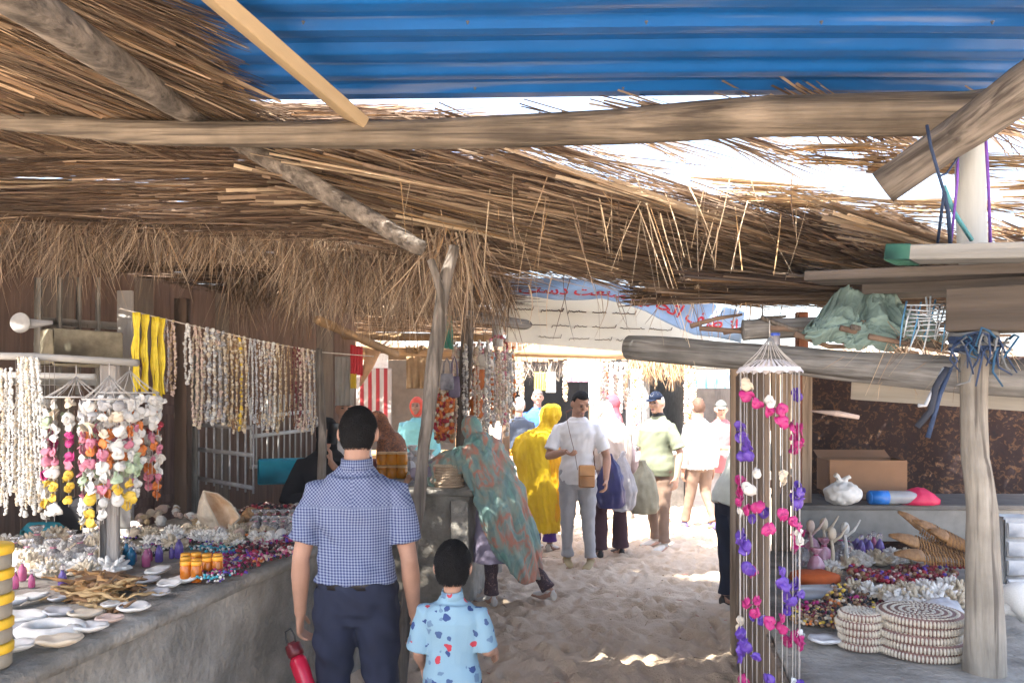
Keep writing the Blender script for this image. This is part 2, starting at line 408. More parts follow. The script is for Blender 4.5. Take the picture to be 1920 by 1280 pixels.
def panel(C, n, dirv, Lr=(.5, 1.3), wr=(.004, .012), thick=.1, spread=.12, droop=(.0, .06), dens=None, tint=None, clump=220, curl=.05):
    """thatch: fronds (clumps of blades lying nearly parallel) spread over a bilinear patch"""
    k = n // 24
    fu, fv = rng.uniform(0, 1, k), rng.uniform(0, 1, k)
    if dens is not None:
        keep = rng.uniform(0, 1, k) < dens(fu, fv); fu, fv = fu[keep], fv[keep]; k = len(fu)
    lay = rng.uniform(0, thick, k); ang = rng.normal(0, spread, k)
    u = np.repeat(fu, 24) + rng.normal(0, .010, k * 24); v = np.repeat(fv, 24) + rng.normal(0, .012, k * 24)
    base = bil(C, u, v); base[:, 2] += np.repeat(lay, 24) + rng.uniform(-.015, .015, k * 24)
    d = np.array(list(Vector(dirv).normalized())); A = np.repeat(ang, 24) + rng.normal(0, .05, k * 24)
    D = np.stack([d[0] * np.cos(A) - d[1] * np.sin(A), d[0] * np.sin(A) + d[1] * np.cos(A), np.full(len(A), d[2]) + rng.normal(0, .03, len(A))], 1)
    L = rng.uniform(Lr[0], Lr[1], len(A)); base -= D * (L * .5)[:, None]
    return blades(base, D, L, rng.uniform(wr[0], wr[1], len(A)), rng.uniform(droop[0], droop[1], len(A)), 4, curl, tint)
def fringe(a, b_, n, Lr, wr=(.0035, .009), out=(0, -.25, -1), depth=.25, tint=None, sway=.2, curl=.06, dens=None):
    """strands hanging from an eave a-b"""
    t = rng.uniform(0, 1, n)
    if dens is not None: t = t[rng.uniform(0, 1, n) < dens(t)]; n = len(t)
    a, b_ = np.array(list(a)), np.array(list(b_)); base = a + (b_ - a) * t[:, None]
    base[:, 1] += rng.uniform(0, depth, n); base[:, 2] += rng.uniform(-.04, .06, n) + .04 * np.sin(t * 23)
    o = np.array(out, dtype=float); D = np.tile(o, (n, 1)) + np.stack([rng.normal(0, sway, n) + .25 * np.sin(t * 31), rng.normal(0, sway, n), np.zeros(n)], 1)
    D[:, 2] *= rng.uniform(.35, 1.1, n)
    D /= np.linalg.norm(D, axis=1, keepdims=True)
    L = rng.uniform(Lr[0], Lr[1], n) * (1 + .25 * np.sin(t * 19 + 1)); side = np.tile(np.array([1., 0, 0]), (n, 1)) + rng.normal(0, .25, (n, 3))
    return blades(base, D, L, rng.uniform(wr[0], wr[1], n), L * rng.uniform(.1, .4, n), 5, curl, tint, side)
def roof(parts, label, group=None):
    V, F, C = merge(parts); o = npmesh('thatch_roof', V, F, M_thatch, cols=C, smooth=False)
    recenter(o); return tag(o, label, 'thatch roof', group)
# near left slope, ribs parallel to the slanting pole
CA = [W(-520, -230, 2.0), W(75, -90, 2.35), W(395, 228, 3.62), W(-260, 228, 3.62)]
def dA(u, v): return np.where(u > .93 + .05 * np.sin(v * 40), .0, 1.)
ribs = MB(); random.seed(3)
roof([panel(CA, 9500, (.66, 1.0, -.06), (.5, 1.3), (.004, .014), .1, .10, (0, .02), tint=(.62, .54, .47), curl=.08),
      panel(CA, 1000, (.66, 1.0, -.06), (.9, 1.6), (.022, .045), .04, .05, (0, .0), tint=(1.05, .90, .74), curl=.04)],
     'near palm thatch at the upper left, its stalks running parallel to the slanting log')
# left middle slope beyond the long beam, with light slits
CB = [W(-500, 215, 3.75), W(830, 225, 3.75), W(830, 455, 4.7), W(-500, 400, 4.9)]
def dB(u, v): return np.where((np.sin(v * 22 + u * 4 + np.sin(u * 9)) > .25) & (np.sin(u * 17 + v * 5) > -.5) & (u < .85), .0, 1.)
roof([panel(CB, 14500, (1, -.03, .0), (.5, 1.3), (.004, .012), .10, .05, (0, .04), dB, (.68, .57, .50), curl=.05),
      panel([W(-500, 260, 3.9), W(830, 250, 3.9), W(830, 440, 4.6), W(-500, 390, 4.7)], 120, (1, .16, .02), (1.0, 2.0), (.012, .022), .02, .12, (0, .04), None, (.95, .86, .75), curl=.08),
      fringe(W(-300, 402, 4.8), W(300, 372, 4.8), 3400, (.18, .42), depth=.3, tint=(1.12, 1.0, .88), sway=.3, curl=.1),
      fringe(W(250, 372, 4.8), W(660, 420, 4.8), 2600, (.16, .36), depth=.3, tint=(1.15, 1.05, .94), sway=.3, curl=.1),
      fringe(W(560, 450, 4.9), W(850, 470, 4.75), 1500, (.2, .42), depth=.35, tint=(1.1, 1., .9), sway=.3, curl=.1)],
     'shaggy palm thatch on the left with a long dry leaf fringe')
# dark far left roof
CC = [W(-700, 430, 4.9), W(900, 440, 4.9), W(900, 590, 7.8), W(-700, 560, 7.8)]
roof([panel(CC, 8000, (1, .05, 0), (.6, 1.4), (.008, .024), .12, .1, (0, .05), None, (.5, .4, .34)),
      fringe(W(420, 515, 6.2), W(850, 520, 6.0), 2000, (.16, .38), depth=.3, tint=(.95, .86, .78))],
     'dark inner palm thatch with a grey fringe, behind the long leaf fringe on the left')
# right slope with the large bright gaps
CD = [W(640, 272, 3.75), W(2250, 250, 3.65), W(2250, 560, 4.4), W(800, 500, 5.0)]
def dD(u, v):
    sl = (np.sin(v * 30 - u * 4 + np.sin(u * 11) * 2) > .5) & (np.sin(u * 23 + v * 7) > -.2)
    px = 640 + 1500 * u; d = np.ones_like(u)
    band = (v - .06 - .10 * u)
    d = np.where((u > .02) & (v < .36), .26, d)
    d = np.where((u > .30) & (v < .50 + .1 * np.sin(u * 13)) & (v > .08), .07, d)
    d = np.where((u > .33) & (v < .50) & (v > .08), .0, d)
    d = np.where((u > .55) & (v < .75) & (v > .08), .0, d)
    d = np.where((u > .08) & (u < .22) & (v < .2) & (v > .05), .0, d)
    d = np.where(sl & (u > .05) & (v < .62), d * .12, d)
    d = np.where((v < .055), .0, np.where(v < .10, .45, d))
    return d
roof([panel(CD, 22000, (1, .45, -.13), (.5, 1.4), (.004, .012), .12, .09, (0, .06), dD, (.92, .81, .72), curl=.12),
      panel([W(700, 330, 3.9), W(1900, 430, 4.0), W(1900, 520, 4.3), W(840, 480, 4.8)], 260, (1, .45, -.13), (1.0, 2.2), (.012, .022), .02, .08, (0, .06), None, (1.1, 1.0, .86), curl=.08),
      panel([W(1420, 285, 3.7), W(2100, 290, 3.5), W(2100, 470, 4.2), W(1420, 400, 4.2)], 620, (.75, -.55, -.12), (.35, .8), (.005, .012), .05, .12, (0, .08), None, (1.3, 1.1, .8)),
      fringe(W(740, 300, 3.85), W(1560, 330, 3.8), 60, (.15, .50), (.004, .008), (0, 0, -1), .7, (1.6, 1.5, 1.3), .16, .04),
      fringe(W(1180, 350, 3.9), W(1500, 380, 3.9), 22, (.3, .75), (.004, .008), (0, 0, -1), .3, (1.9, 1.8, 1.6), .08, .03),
      fringe(W(850, 495, 4.9), W(1560, 580, 4.4), 50, (.1, .35), (.004, .009), (0, 0, -1), .3, (1.2, 1.1, 1.0), .3, .06)],
     'sloping palm thatch over the middle of the lane with bright sky gaps on its right')
# lower dark layer of the right slope
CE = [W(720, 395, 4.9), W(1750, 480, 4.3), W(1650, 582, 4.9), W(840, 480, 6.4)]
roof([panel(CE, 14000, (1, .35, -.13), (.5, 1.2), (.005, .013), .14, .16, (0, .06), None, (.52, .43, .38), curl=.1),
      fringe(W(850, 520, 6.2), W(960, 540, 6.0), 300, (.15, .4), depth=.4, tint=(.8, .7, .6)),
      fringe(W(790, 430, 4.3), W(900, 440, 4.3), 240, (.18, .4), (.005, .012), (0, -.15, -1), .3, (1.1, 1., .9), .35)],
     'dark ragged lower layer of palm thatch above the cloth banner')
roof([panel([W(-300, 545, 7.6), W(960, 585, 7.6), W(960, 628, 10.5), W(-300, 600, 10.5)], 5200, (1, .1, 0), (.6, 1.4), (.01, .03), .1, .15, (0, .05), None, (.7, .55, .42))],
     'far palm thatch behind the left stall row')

# unseen dense thatch roof added over the lane beyond the dark layer; it keeps the sand in shade up to where the light falls in
def shade_roof():
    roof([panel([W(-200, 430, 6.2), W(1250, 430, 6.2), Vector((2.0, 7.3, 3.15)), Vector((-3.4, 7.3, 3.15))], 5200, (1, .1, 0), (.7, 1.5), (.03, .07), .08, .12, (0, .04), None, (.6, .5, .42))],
         'unseen palm thatch added over the far lane above the banner to shade it')
shade_roof()

def rust_blue():
    N, L, b = nodes_of(M_blue); old = b.inputs['Base Color'].links[0].from_socket
    tc = N.new('ShaderNodeTexCoord'); mp = N.new('ShaderNodeMapping'); mp.inputs['Scale'].default_value = (.6, 16, 1); L.new(tc.outputs['Object'], mp.inputs[0])
    n = N.new('ShaderNodeTexNoise'); n.inputs['Scale'].default_value = 1.6; n.inputs['Detail'].default_value = 8; L.new(mp.outputs[0], n.inputs[0])
    r = N.new('ShaderNodeMapRange'); r.inputs[1].default_value = .56; r.inputs[2].default_value = .74; r.inputs[4].default_value = .6; L.new(n.outputs[0], r.inputs[0])
    m = N.new('ShaderNodeMix'); m.data_type = 'RGBA'; L.new(r.outputs[0], m.inputs[0]); L.new(old, m.inputs[6]); m.inputs[7].default_value = (.20, .22, .27, 1); L.new(m.outputs[2], b.inputs['Base Color'])
    n2 = N.new('ShaderNodeTexNoise'); n2.inputs['Scale'].default_value = 3.5; L.new(tc.outputs['Object'], n2.inputs[0]); bp = N.new('ShaderNodeBump'); bp.inputs['Strength'].default_value = .5; bp.inputs['Distance'].default_value = .03; L.new(n2.outputs[0], bp.inputs['Height']); L.new(bp.outputs[0], b.inputs['Normal'])
rust_blue()
sh_ = bpy.data.objects['corrugated_roof']; random.seed(14)
for i in range(26):
    x = -2.0 + (i % 7) * .62 + random.uniform(-.02, .02); y = 1.75 + (i // 7) * .57; b = MB(); b.ball((0, 0, 0), (.007, .007, .004), 10, 6); b.tube([(0, 0, -.003), (0, 0, -.009)], .003, 8); o = b.build('screw', mat('zinc', (.08, .09, .12), .6), sh_); o.location = (x, round((y / .19)) * .19 + .0, 3.012 + (3.62 - y) * .03)

def litter():
    random.seed(60); b = MB(); cs = [(.9, .9, .85), (.5, .35, .2), (.2, .15, .12), (.8, .7, .5), (.9, .3, .3)]
    for i in range(420):
        x = random.uniform(-.9, 2.6); y = random.uniform(4.3, 10.5); b.col = random.choice(cs); r_ = random.uniform(.004, .012)
        if i % 3: b.ball((x, y, .004), (r_, r_ * random.uniform(.4, 1), r_ * .4), 6, 4, Matrix.Rotation(random.uniform(0, 3), 3, 'Z'))
        else: a = random.uniform(0, 3.1); L = random.uniform(.03, .11); b.tube([(x, y, .008), (x + math.cos(a) * L, y + math.sin(a) * L, .012)], .002, 4)
    o = b.build('sand_litter', mat('litter', (.6, .55, .48), .8, .2, 20, attr=True)); o['kind'] = 'stuff'; o['label'] = 'bits of shell, straw and pebbles scattered on the sand'; o['category'] = 'litter'
litter()
# ============================================================ people
M_skin = mat('skin', (.38, .215, .15), .6, .1, 12, spec=.35)
M_skin2 = mat('skin_light', (.50, .30, .22), .6, .1, 12, spec=.35)
M_skin3 = mat('skin_dark', (.26, .145, .10), .6, .1, 12, spec=.35)
M_hair = mat('black_hair', (.007, .006, .006), .75, .3, 60, bump=.5, bscale=180, spec=.2)
M_greyhair = mat('white_hair', (.55, .54, .52), .8, .2, 60, bump=.6, bscale=150)
M_eye = mat('eye_dark', (.03, .02, .02), .3)
M_lip = mat('lip', (.30, .12, .10), .6)
def mk_check(name, c1, c2, per):
    m = mat(name, c1, .85, .02, 6, bump=.15, bscale=240); N, L, b = nodes_of(m)
    tc = N.new('ShaderNodeTexCoord'); sp = N.new('ShaderNodeSeparateXYZ'); L.new(tc.outputs['UV'], sp.inputs[0])
    fs = []
    for k in (0, 1):
        a = N.new('ShaderNodeMath'); a.operation = 'MULTIPLY'; a.inputs[1].default_value = 2 * math.pi / per; L.new(sp.outputs[k], a.inputs[0])
        c = N.new('ShaderNodeMath'); c.operation = 'SINE'; L.new(a.outputs[0], c.inputs[0])
        d = N.new('ShaderNodeMapRange'); d.inputs[1].default_value = -.35; d.inputs[2].default_value = .35; L.new(c.outputs[0], d.inputs[0]); fs.append(d)
    av = N.new('ShaderNodeMath'); av.operation = 'ADD'; L.new(fs[0].outputs[0], av.inputs[0]); L.new(fs[1].outputs[0], av.inputs[1])
    mr = N.new('ShaderNodeMapRange'); mr.inputs[2].default_value = 2; mr.inputs[3].default_value = .0; mr.inputs[4].default_value = 1.0; L.new(av.outputs[0], mr.inputs[0])
    mx = N.new('ShaderNodeMix'); mx.data_type = 'RGBA'; mx.inputs[6].default_value = (*c1, 1); mx.inputs[7].default_value = (*c2, 1)
    L.new(mr.outputs[0], mx.inputs[0]); L.new(mx.outputs[2], b.inputs['Base Color']); return m
M_ging = mk_check('blue_gingham', (.24, .28, .38), (.008, .020, .11), .0118)
def mk_print(name, base, cols, scale, thr, nz=.35, rnd=.7):
    m = mat(name, base, .9, .05, 6, bump=.12, bscale=200); N, L, b = nodes_of(m)
    tc = N.new('ShaderNodeTexCoord'); n1 = N.new('ShaderNodeTexNoise'); n1.inputs['Scale'].default_value = scale * 2.2; n1.inputs['Detail'].default_value = 1
    L.new(tc.outputs['Object'], n1.inputs[0])
    add = N.new('ShaderNodeVectorMath'); add.operation = 'MULTIPLY_ADD'; add.inputs[1].default_value = (nz / scale,) * 3
    L.new(n1.outputs['Color'], add.inputs[0]); L.new(tc.outputs['Object'], add.inputs[2])
    vo = N.new('ShaderNodeTexVoronoi'); vo.inputs['Scale'].default_value = scale; vo.inputs['Randomness'].default_value = rnd; L.new(add.outputs[0], vo.inputs['Vector'])
    lt = N.new('ShaderNodeMath'); lt.operation = 'LESS_THAN'; lt.inputs[1].default_value = thr; L.new(vo.outputs['Distance'], lt.inputs[0])
    sp = N.new('ShaderNodeSeparateColor'); L.new(vo.outputs['Color'], sp.inputs[0])
    cr = N.new('ShaderNodeValToRGB'); cr.color_ramp.interpolation = 'CONSTANT'; e = cr.color_ramp.elements
    while len(e) < len(cols): e.new(.5)
    for i, c in enumerate(cols): e[i].position = i / len(cols); e[i].color = (*c, 1)
    L.new(sp.outputs[0], cr.inputs[0])
    mx = N.new('ShaderNodeMix'); mx.data_type = 'RGBA'; mx.inputs[6].default_value = (*base, 1); L.new(lt.outputs[0], mx.inputs[0]); L.new(cr.outputs[0], mx.inputs[7])
    L.new(mx.outputs[2], b.inputs['Base Color']); return m
M_boy = mk_print('boy_shirt_print', (.21, .34, .43), [(.03, .06, .18), (.42, .04, .06), (.05, .09, .2), (.12, .2, .3)], 21, .30, .55)
def mk_blotch(name, stops, scale, stretch=(1, 1, 1), rough=.85, trl=0.):
    m = mat(name, stops[0], rough, .05, scale, trl=trl); N, L, b = nodes_of(m)
    tc = N.new('ShaderNodeTexCoord'); mp = N.new('ShaderNodeMapping'); mp.inputs['Scale'].default_value = stretch; L.new(tc.outputs['Object'], mp.inputs[0])
    n1 = N.new('ShaderNodeTexNoise'); n1.inputs['Scale'].default_value = scale; n1.inputs['Detail'].default_value = 3; n1.inputs['Distortion'].default_value = 1.2; L.new(mp.outputs[0], n1.inputs[0])
    cr = N.new('ShaderNodeValToRGB'); e = cr.color_ramp.elements
    while len(e) < len(stops): e.new(.5)
    for i, c in enumerate(stops): e[i].position = .3 + .4 * i / (len(stops) - 1); e[i].color = (*c, 1)
    L.new(n1.outputs[0], cr.inputs[0]); L.new(cr.outputs[0], b.inputs['Base Color']); return m
M_shawl = mk_blotch('floral_shawl', [(.14, .32, .30), (.22, .38, .33), (.19, .30, .30), (.26, .35, .31), (.31, .32, .27), (.52, .22, .16), (.30, .35, .32), (.20, .30, .28)], 4.2, (1.3, 1, .7))
M_leopard = mk_blotch('leopard_scarf', [(.05, .02, .015), (.30, .12, .05), (.06, .025, .02), (.34, .16, .08)], 26)
M_navy = mat('navy_trousers', (.010, .014, .034), .85, .3, 5)
M_grey = mat('grey_trousers', (.36, .37, .40), .9, .12, 5)
M_brownT = mat('brown_trousers', (.20, .135, .10), .9, .15, 5)
M_olive = mat('olive_polo', (.17, .19, .13), .9, .12, 5)
M_whiteT = mat('white_cotton', (.72, .73, .76), .9, .05, 5)
M_yellow = mk_blotch('yellow_chador', [(.62, .40, .01), (.72, .50, .015), (.66, .44, .01)], 4)
M_yellow2 = mat('orange_yellow_cloth', (.80, .42, .01), .85, .1, 5)
M_lilac = mat('lilac_robe', (.24, .21, .29), .9, .12, 5)
M_black = mat('black_cloth', (.010, .010, .013), .95, .3, 5)
M_cream = mat('cream_scarf', (.55, .46, .40), .9, .12, 5, trl=.15)
M_maroon = mat('dark_maroon_cloth', (.05, .02, .03), .9, .2, 5)
M_shoe = mat('dark_shoe', (.02, .018, .018), .5, .2)
M_shoew = mat('pale_shoe', (.55, .52, .48), .8, .15)
M_shoet = mat('tan_boot', (.36, .28, .15), .8, .15)
M_cap = mat('navy_cap', (.008, .013, .03), .9, spec=.1)
M_floralleg = mk_blotch('floral_trousers', [(.02, .02, .03), (.10, .06, .07), (.03, .02, .03), (.3, .2, .18)], 30)

def headpt(d, H, k=1.0, off=0.0):
    x, y, z = d; ax, ay, az = .0445 * H, .056 * H, .068 * H
    t = max(0., -z); tx = 1 - .30 * t * t; ty = 1 - .12 * t
    if y > 0: ty *= 1 - .06 * (1 - abs(z))
    p = Vector((x * ax * tx, y * ay * ty, z * az)); return p + d * off
def bell(x, w): return math.exp(-(x / w) ** 2)
def person(loc, rz, H, label, lean=0., roll=0., twist=0., head=(0, 0), arms=None, legs=None, top=None, bottom=None, hair=None, skin=None,
           shoes=None, scarf=None, fat=1.0, vox=.008, hands=(.5, .5), group=None, face=True, footdir=(0, 0), sleeve_mat=None, uvtop=None, wear_feet=True,
           folds=.006, collar=None, beard=None, hairline=.42, palm=None, cover=None, seed=0, sit=0, hs=1.0, strands=0):
    HB = H; H_ = H * hs
    root = empty('person', loc, rz); tag(root, label, 'person', group); skin = skin or M_skin; random.seed(seed)
    P0 = Vector((0, 0, .53 * H)); M = Euler((-lean, roll, 0)).to_matrix() @ Matrix.Rotation(twist, 3, 'Z')
    up = lambda p: P0 + M @ (Vector(p) - P0)
    hx, hy = head; HM = M @ Euler((-hx, 0, hy)).to_matrix()
    neck_top = up((0, .004 * H, .872 * H)); hc = neck_top + HM @ Vector((0, .012 * H, .058 * H * (hs * .9 + .1)))
    A = []
    for sgn, i in ((-1, 0), (1, 1)):
        sh = up((sgn * .103 * H * fat ** .5, -.004, .777 * H)); a = arms[i] if arms and arms[i] else None
        if a: el, wr = Vector(a[0]) * H, Vector(a[1]) * H
        else: el = sh + Vector((sgn * .022, -.012, -.185)) * H; wr = el + Vector((sgn * .004, .03, -.15)) * H
        A.append((sh, el, wr))
    Lg = []
    for sgn, i in ((-1, 0), (1, 1)):
        hp = Vector((sgn * .05 * H, 0, .5 * H)); l = legs[i] if legs and legs[i] else ((sgn * .056, .008, .28), (sgn * .06, 0, .045))
        Lg.append((hp, Vector(l[0]) * H, Vector(l[1]) * H))
    secs = [(.087, .058, .47), (.096, .066, .51), (.093, .064, .55), (.082, .056, .60), (.08, .054, .645), (.092, .06, .71), (.100, .061, .755), (.088, .052, .79), (.058, .044, .82)]
    def torso(b, k, ky, zmin, zmax, fold=None, flare=0):
        S = []
        for rx, ry, z in secs:
            if z < zmin - .03 or z > zmax: continue
            ff = fat if z < .76 else 1 + (fat - 1) * .4
            c = up((0, (fat - 1) * .12 * bell(z - .62, .1), z * H))
            S.append((c, M @ Vector((rx * H * ff + k, 0, 0)), M @ Vector((0, ry * H * ff ** 1.4 + ky, 0))))
        b.loft(S, 28, True, .92, fold)
    # body
    b = MB(); torso(b, 0, 0, 0, 2)
    b.tube([up((0, -.004 * H, .80 * H)), up((0, 0, .84 * H)), neck_top + HM @ Vector((0, 0, .03 * H))], [.046 * H, .034 * H, .033 * H], 14)
    vs = MB(); nu, nv = 30, 22
    mm = MB(); mm.ball((0, 0, 0), 1, nu, nv); b.add([hc + HM @ headpt(Vector(v).normalized(), H_) for v in mm.v], mm.f)
    if face:
        b.tube([hc + HM @ Vector((0, .046, .012)) * H_, hc + HM @ Vector((0, .060, -.012)) * H_], [.006 * H_, .0105 * H_], 8)
        b.ball(hc + HM @ Vector((0, .044, -.048)) * H_, .014 * H_, 8, 6)
        for sg in (-1, 1):
            b.ball(hc + HM @ Vector((sg * .018, .047, .022)) * H_, (.014 * H_, .008 * H_, .005 * H_), 8, 5, HM)
            b.ball(hc + HM @ Vector((sg * .022, .035, -.014)) * H_, .014 * H_, 8, 5)
    for sg in (-1, 1):
        b.ball(hc + HM @ Vector((sg * .0475, -.002, -.002)) * H_, (.008 * H_, .013 * H_, .021 * H_), 8, 6, HM @ Matrix.Rotation(sg * .35, 3, 'Z'))
    for i, (sh, el, wr) in enumerate(A):
        sg = -1 if i == 0 else 1; k = H / 1.7
        b.tube([up((sg * .05 * H, 0, .795 * H)), sh, sh.lerp(el, .35), sh.lerp(el, .8), el, el.lerp(wr, .3), el.lerp(wr, .75), wr],
               [.036 * k, .040 * k, .045 * k, .041 * k, .038 * k, .042 * k, .031 * k, .026 * k], 12)
        d = (wr - el).normalized(); pd = Vector(palm[i]) if palm and palm[i] else d.lerp(Vector((0, 0, -1)), .35).normalized()
        th = Vector((0, 1, 0)) if abs(pd.y) < .8 else Vector((-sg, 0, 0)); th = (th - pd * th.dot(pd)).normalized(); nrm = pd.cross(th).normalized()
        if nrm.x * sg > 0: nrm = -nrm
        if abs(pd.y) >= .8: nrm = Vector((0, 0, -1))
        pc = wr + pd * .045 * k
        b.loft([(wr - pd * .01, th * .026 * k, nrm * .02 * k), (wr + pd * .03 * k, th * .037 * k, nrm * .017 * k), (wr + pd * .075 * k, th * .041 * k, nrm * .014 * k), (wr + pd * .088 * k, th * .036 * k, nrm * .011 * k)], 12)
        cu = hands[i]
        for f in range(4):
            base = wr + pd * .08 * k + th * (.03 - .02 * f) * k; ln = (.072, .08, .074, .058)[f] * k; q = base; pts = [q - pd * .02 * k, q]; dd = pd.copy()
            for s_ in range(3):
                dd = (dd * math.cos(cu * .75) + nrm * math.sin(cu * .75)).normalized(); q = q + dd * ln / 3; pts.append(q)
                nn = (nrm * math.cos(cu * .75 * (s_ + 1)) - pd * math.sin(cu * .75 * (s_ + 1)))
                dd = (pd * math.cos(cu * .75 * (s_ + 1)) + nrm * math.sin(cu * .75 * (s_ + 1)))
            b.tube(pts, [.009 * k, .009 * k, .0085 * k, .008 * k, .0068 * k], 8)
        t0 = wr + pd * .02 * k + th * .03 * k
        b.tube([t0, t0 + (pd * .6 + th * .55 + nrm * .3).normalized() * .04 * k, t0 + (pd * .9 + th * .45 + nrm * .5).normalized() * .068 * k], [.012 * k, .0105 * k, .008 * k], 8)
    for i, (hp, kn, an) in enumerate(Lg):
        k = H / 1.7
        b.tube([hp + Vector((0, 0, .03 * H)), hp.lerp(kn, .3), hp.lerp(kn, .8), kn, kn.lerp(an, .25), kn.lerp(an, .7), an, an - Vector((0, 0, .01))], [.08 * k, .078 * k, .058 * k, .054 * k, .054 * k, .04 * k, .034 * k, .034 * k], 12)
        fd = Vector((math.sin(footdir[i]), math.cos(footdir[i]), 0))
        fz = an.z - .035 * H
        b.loft([(an + Vector((0, 0, -.012 * H)) - fd * .02 * H, fd.cross(Vector((0, 0, 1))) * .026 * H, Vector((0, 0, .022 * H))),
                (Vector((an.x, an.y, fz)) + fd * .05 * H, fd.cross(Vector((0, 0, 1))) * .027 * H, Vector((0, 0, .018 * H))),
                (Vector((an.x, an.y, fz - .006)) + fd * .115 * H, fd.cross(Vector((0, 0, 1))) * .026 * H, Vector((0, 0, .010 * H)))], 12)
    body = b.build('body', skin, root); remesh(body, vox, 3)
    # clothes
    def fd_(v, n, amp=folds, s=0):
        f = noise.noise(Vector((v.x * 7 + s, v.y * 7, v.z * 16 + v.x * 10))) * amp + noise.noise(Vector((v.x * 20, v.y * 20, v.z * 9 + s))) * amp * .5
        return v + n * f
    if top:
        b = MB(); off = top.get('off', .014); torso(b, off, off + .004, top.get('hem', .53), .835)
        if top.get('hem', .53) < .49:
            z1 = top['hem'] * H; b.loft([(Vector((0, 0, .53 * H)), Vector((.105 * H * fat, 0, 0)), Vector((0, .08 * H * fat, 0))), (Vector((0, 0, .45 * H)), Vector((.112 * H * fat, 0, 0)), Vector((0, .088 * H * fat, 0))), (Vector((0, 0, z1)), Vector((top.get('flare', .12) * H, 0, 0)), Vector((0, top.get('flare', .12) * .8 * H, 0)))], 28)
        b.loft([(up((0, 0, .785 * H)), M @ Vector((.095 * H, 0, 0)), M @ Vector((0, .05 * H, 0))), (up((0, 0, .82 * H)), M @ Vector((.066 * H, 0, 0)), M @ Vector((0, .046 * H, 0))), (up((0, -.002 * H, .845 * H)), M @ Vector((.045 * H, 0, 0)), M @ Vector((0, .043 * H, 0)))], 20)
        sl = top.get('sleeve', .62)
        for i, (sh, el, wr) in enumerate(A):
            sg = -1 if i == 0 else 1; k = H / 1.7; fl = top.get('sflare', .012)
            pts = [up((sg * .05 * H, 0, .797 * H)), sh, sh.lerp(el, .4)]; rr = [.040 * k, .038 * k + off, .044 * k + off + fl * .25]
            if sl <= 1: pts.append(sh.lerp(el, sl)); rr.append(.045 * k + off + fl * .6)
            else: pts += [el, el.lerp(wr, .5), el.lerp(wr, sl - 1)]; rr += [.045 * k + off + fl * .5, .042 * k + off + fl * .4, .034 * k + off + fl * .5]
            b.tube(pts, rr, 16)
        o = b.build(top.get('name', 'shirt'), top['mat'], root); remesh(o, top.get('vox', .008), 3, fd_)
        if uvtop:
            me = o.data; ul = me.uv_layers.new(name='UVMap'); n = len(me.loops); li = np.zeros(n, dtype=np.int32); me.loops.foreach_get('vertex_index', li)
            co = np.zeros(len(me.vertices) * 3, dtype=np.float32); me.vertices.foreach_get('co', co); co = co.reshape(-1, 3)
            u = co[:, 0] * .95 + co[:, 1] * .35; v = co[:, 2].copy()
            # yoke runs diagonally, sleeves follow the arm
            yk = co[:, 2] > .745 * H; u2 = np.where(yk, (co[:, 0] + np.sign(co[:, 0]) * co[:, 2]) * .75, u); v2 = np.where(yk, (np.abs(co[:, 0]) * -1 + co[:, 2]) * .75, v)
            # sleeves share the body's weave
            ul.data.foreach_set('uv', np.stack([u2, v2], 1)[li].ravel())
        if collar:
            c = MB(); S = []
            for z, r in ((.838, .044), (.852, .041), (.866, .0395)): S.append((up((0, -.003 * H, z * H)), M @ Vector((r * H, 0, 0)), M @ Vector((0, r * H * .98, .006))))
            c.loft(S, 24, False); q = c.build('collar', collar, root)
            md = q.modifiers.new('s', 'SOLIDIFY'); md.thickness = .005
            if uvtop:
                me = q.data; ul = me.uv_layers.new(name='UVMap')
                for lp in me.loops:
                    v = me.vertices[lp.vertex_index].co; ul.data[lp.index].uv = (math.atan2(v.x, -v.y) * .07, v.z)
    if bottom:
        b = MB(); off = bottom.get('off', .012); k = H / 1.7
        torso(b, off, off, .0, bottom.get('waist', .56))
        for i, (hp, kn, an) in enumerate(Lg):
            cw = bottom.get('cuff', .045) * k; endp = kn.lerp(an, bottom.get('len', .95))
            b.tube([hp + Vector((0, 0, .03 * H)), hp.lerp(kn, .3), hp.lerp(kn, .8), kn, kn.lerp(endp, .35), kn.lerp(endp, .8), endp],
                   [.086 * k + off, .084 * k + off, .066 * k + off, (.06 * k + off), max(.052 * k + off * .7, cw), max(.04 * k + off, cw), cw + off], 16)
        b.loft([(Vector((0, 0, .44 * H)), Vector((.09 * H, 0, 0)), Vector((0, .055 * H, 0))), (Vector((0, 0, .5 * H)), Vector((.1 * H, 0, 0)), Vector((0, .068 * H, 0)))], 20)
        o = b.build(bottom.get('name', 'trousers'), bottom['mat'], root); remesh(o, bottom.get('vox', .009), 4, lambda v, n: fd_(v, n, folds * .9, 5))
    if shoes:
        for i, (hp, kn, an) in enumerate(Lg):
            b = MB(); fd = Vector((math.sin(footdir[i]), math.cos(footdir[i]), 0)); sd = fd.cross(Vector((0, 0, 1))); k = H / 1.7; g = an - Vector((0, 0, .045 * H)); Z = Vector((0, 0, 1))
            b.loft([(g - fd * .055 * k + Z * .035 * k, sd * .028 * k, Z * .034 * k), (g - fd * .03 * k + Z * .042 * k, sd * .037 * k, Z * .042 * k), (g + fd * .04 * k + Z * .04 * k, sd * .039 * k, Z * .040 * k), (g + fd * .12 * k + Z * .028 * k, sd * .045 * k, Z * .028 * k), (g + fd * .185 * k + Z * .02 * k, sd * .035 * k, Z * .018 * k), (g + fd * .2 * k + Z * .018 * k, sd * .015 * k, Z * .01 * k)], 16)
            b.tube([g + Z * .04 * k, g + Z * .09 * k], [.042 * k, .041 * k], 14)
            s_ = b.build('shoe', shoes, root); remesh(s_, .007, 2)
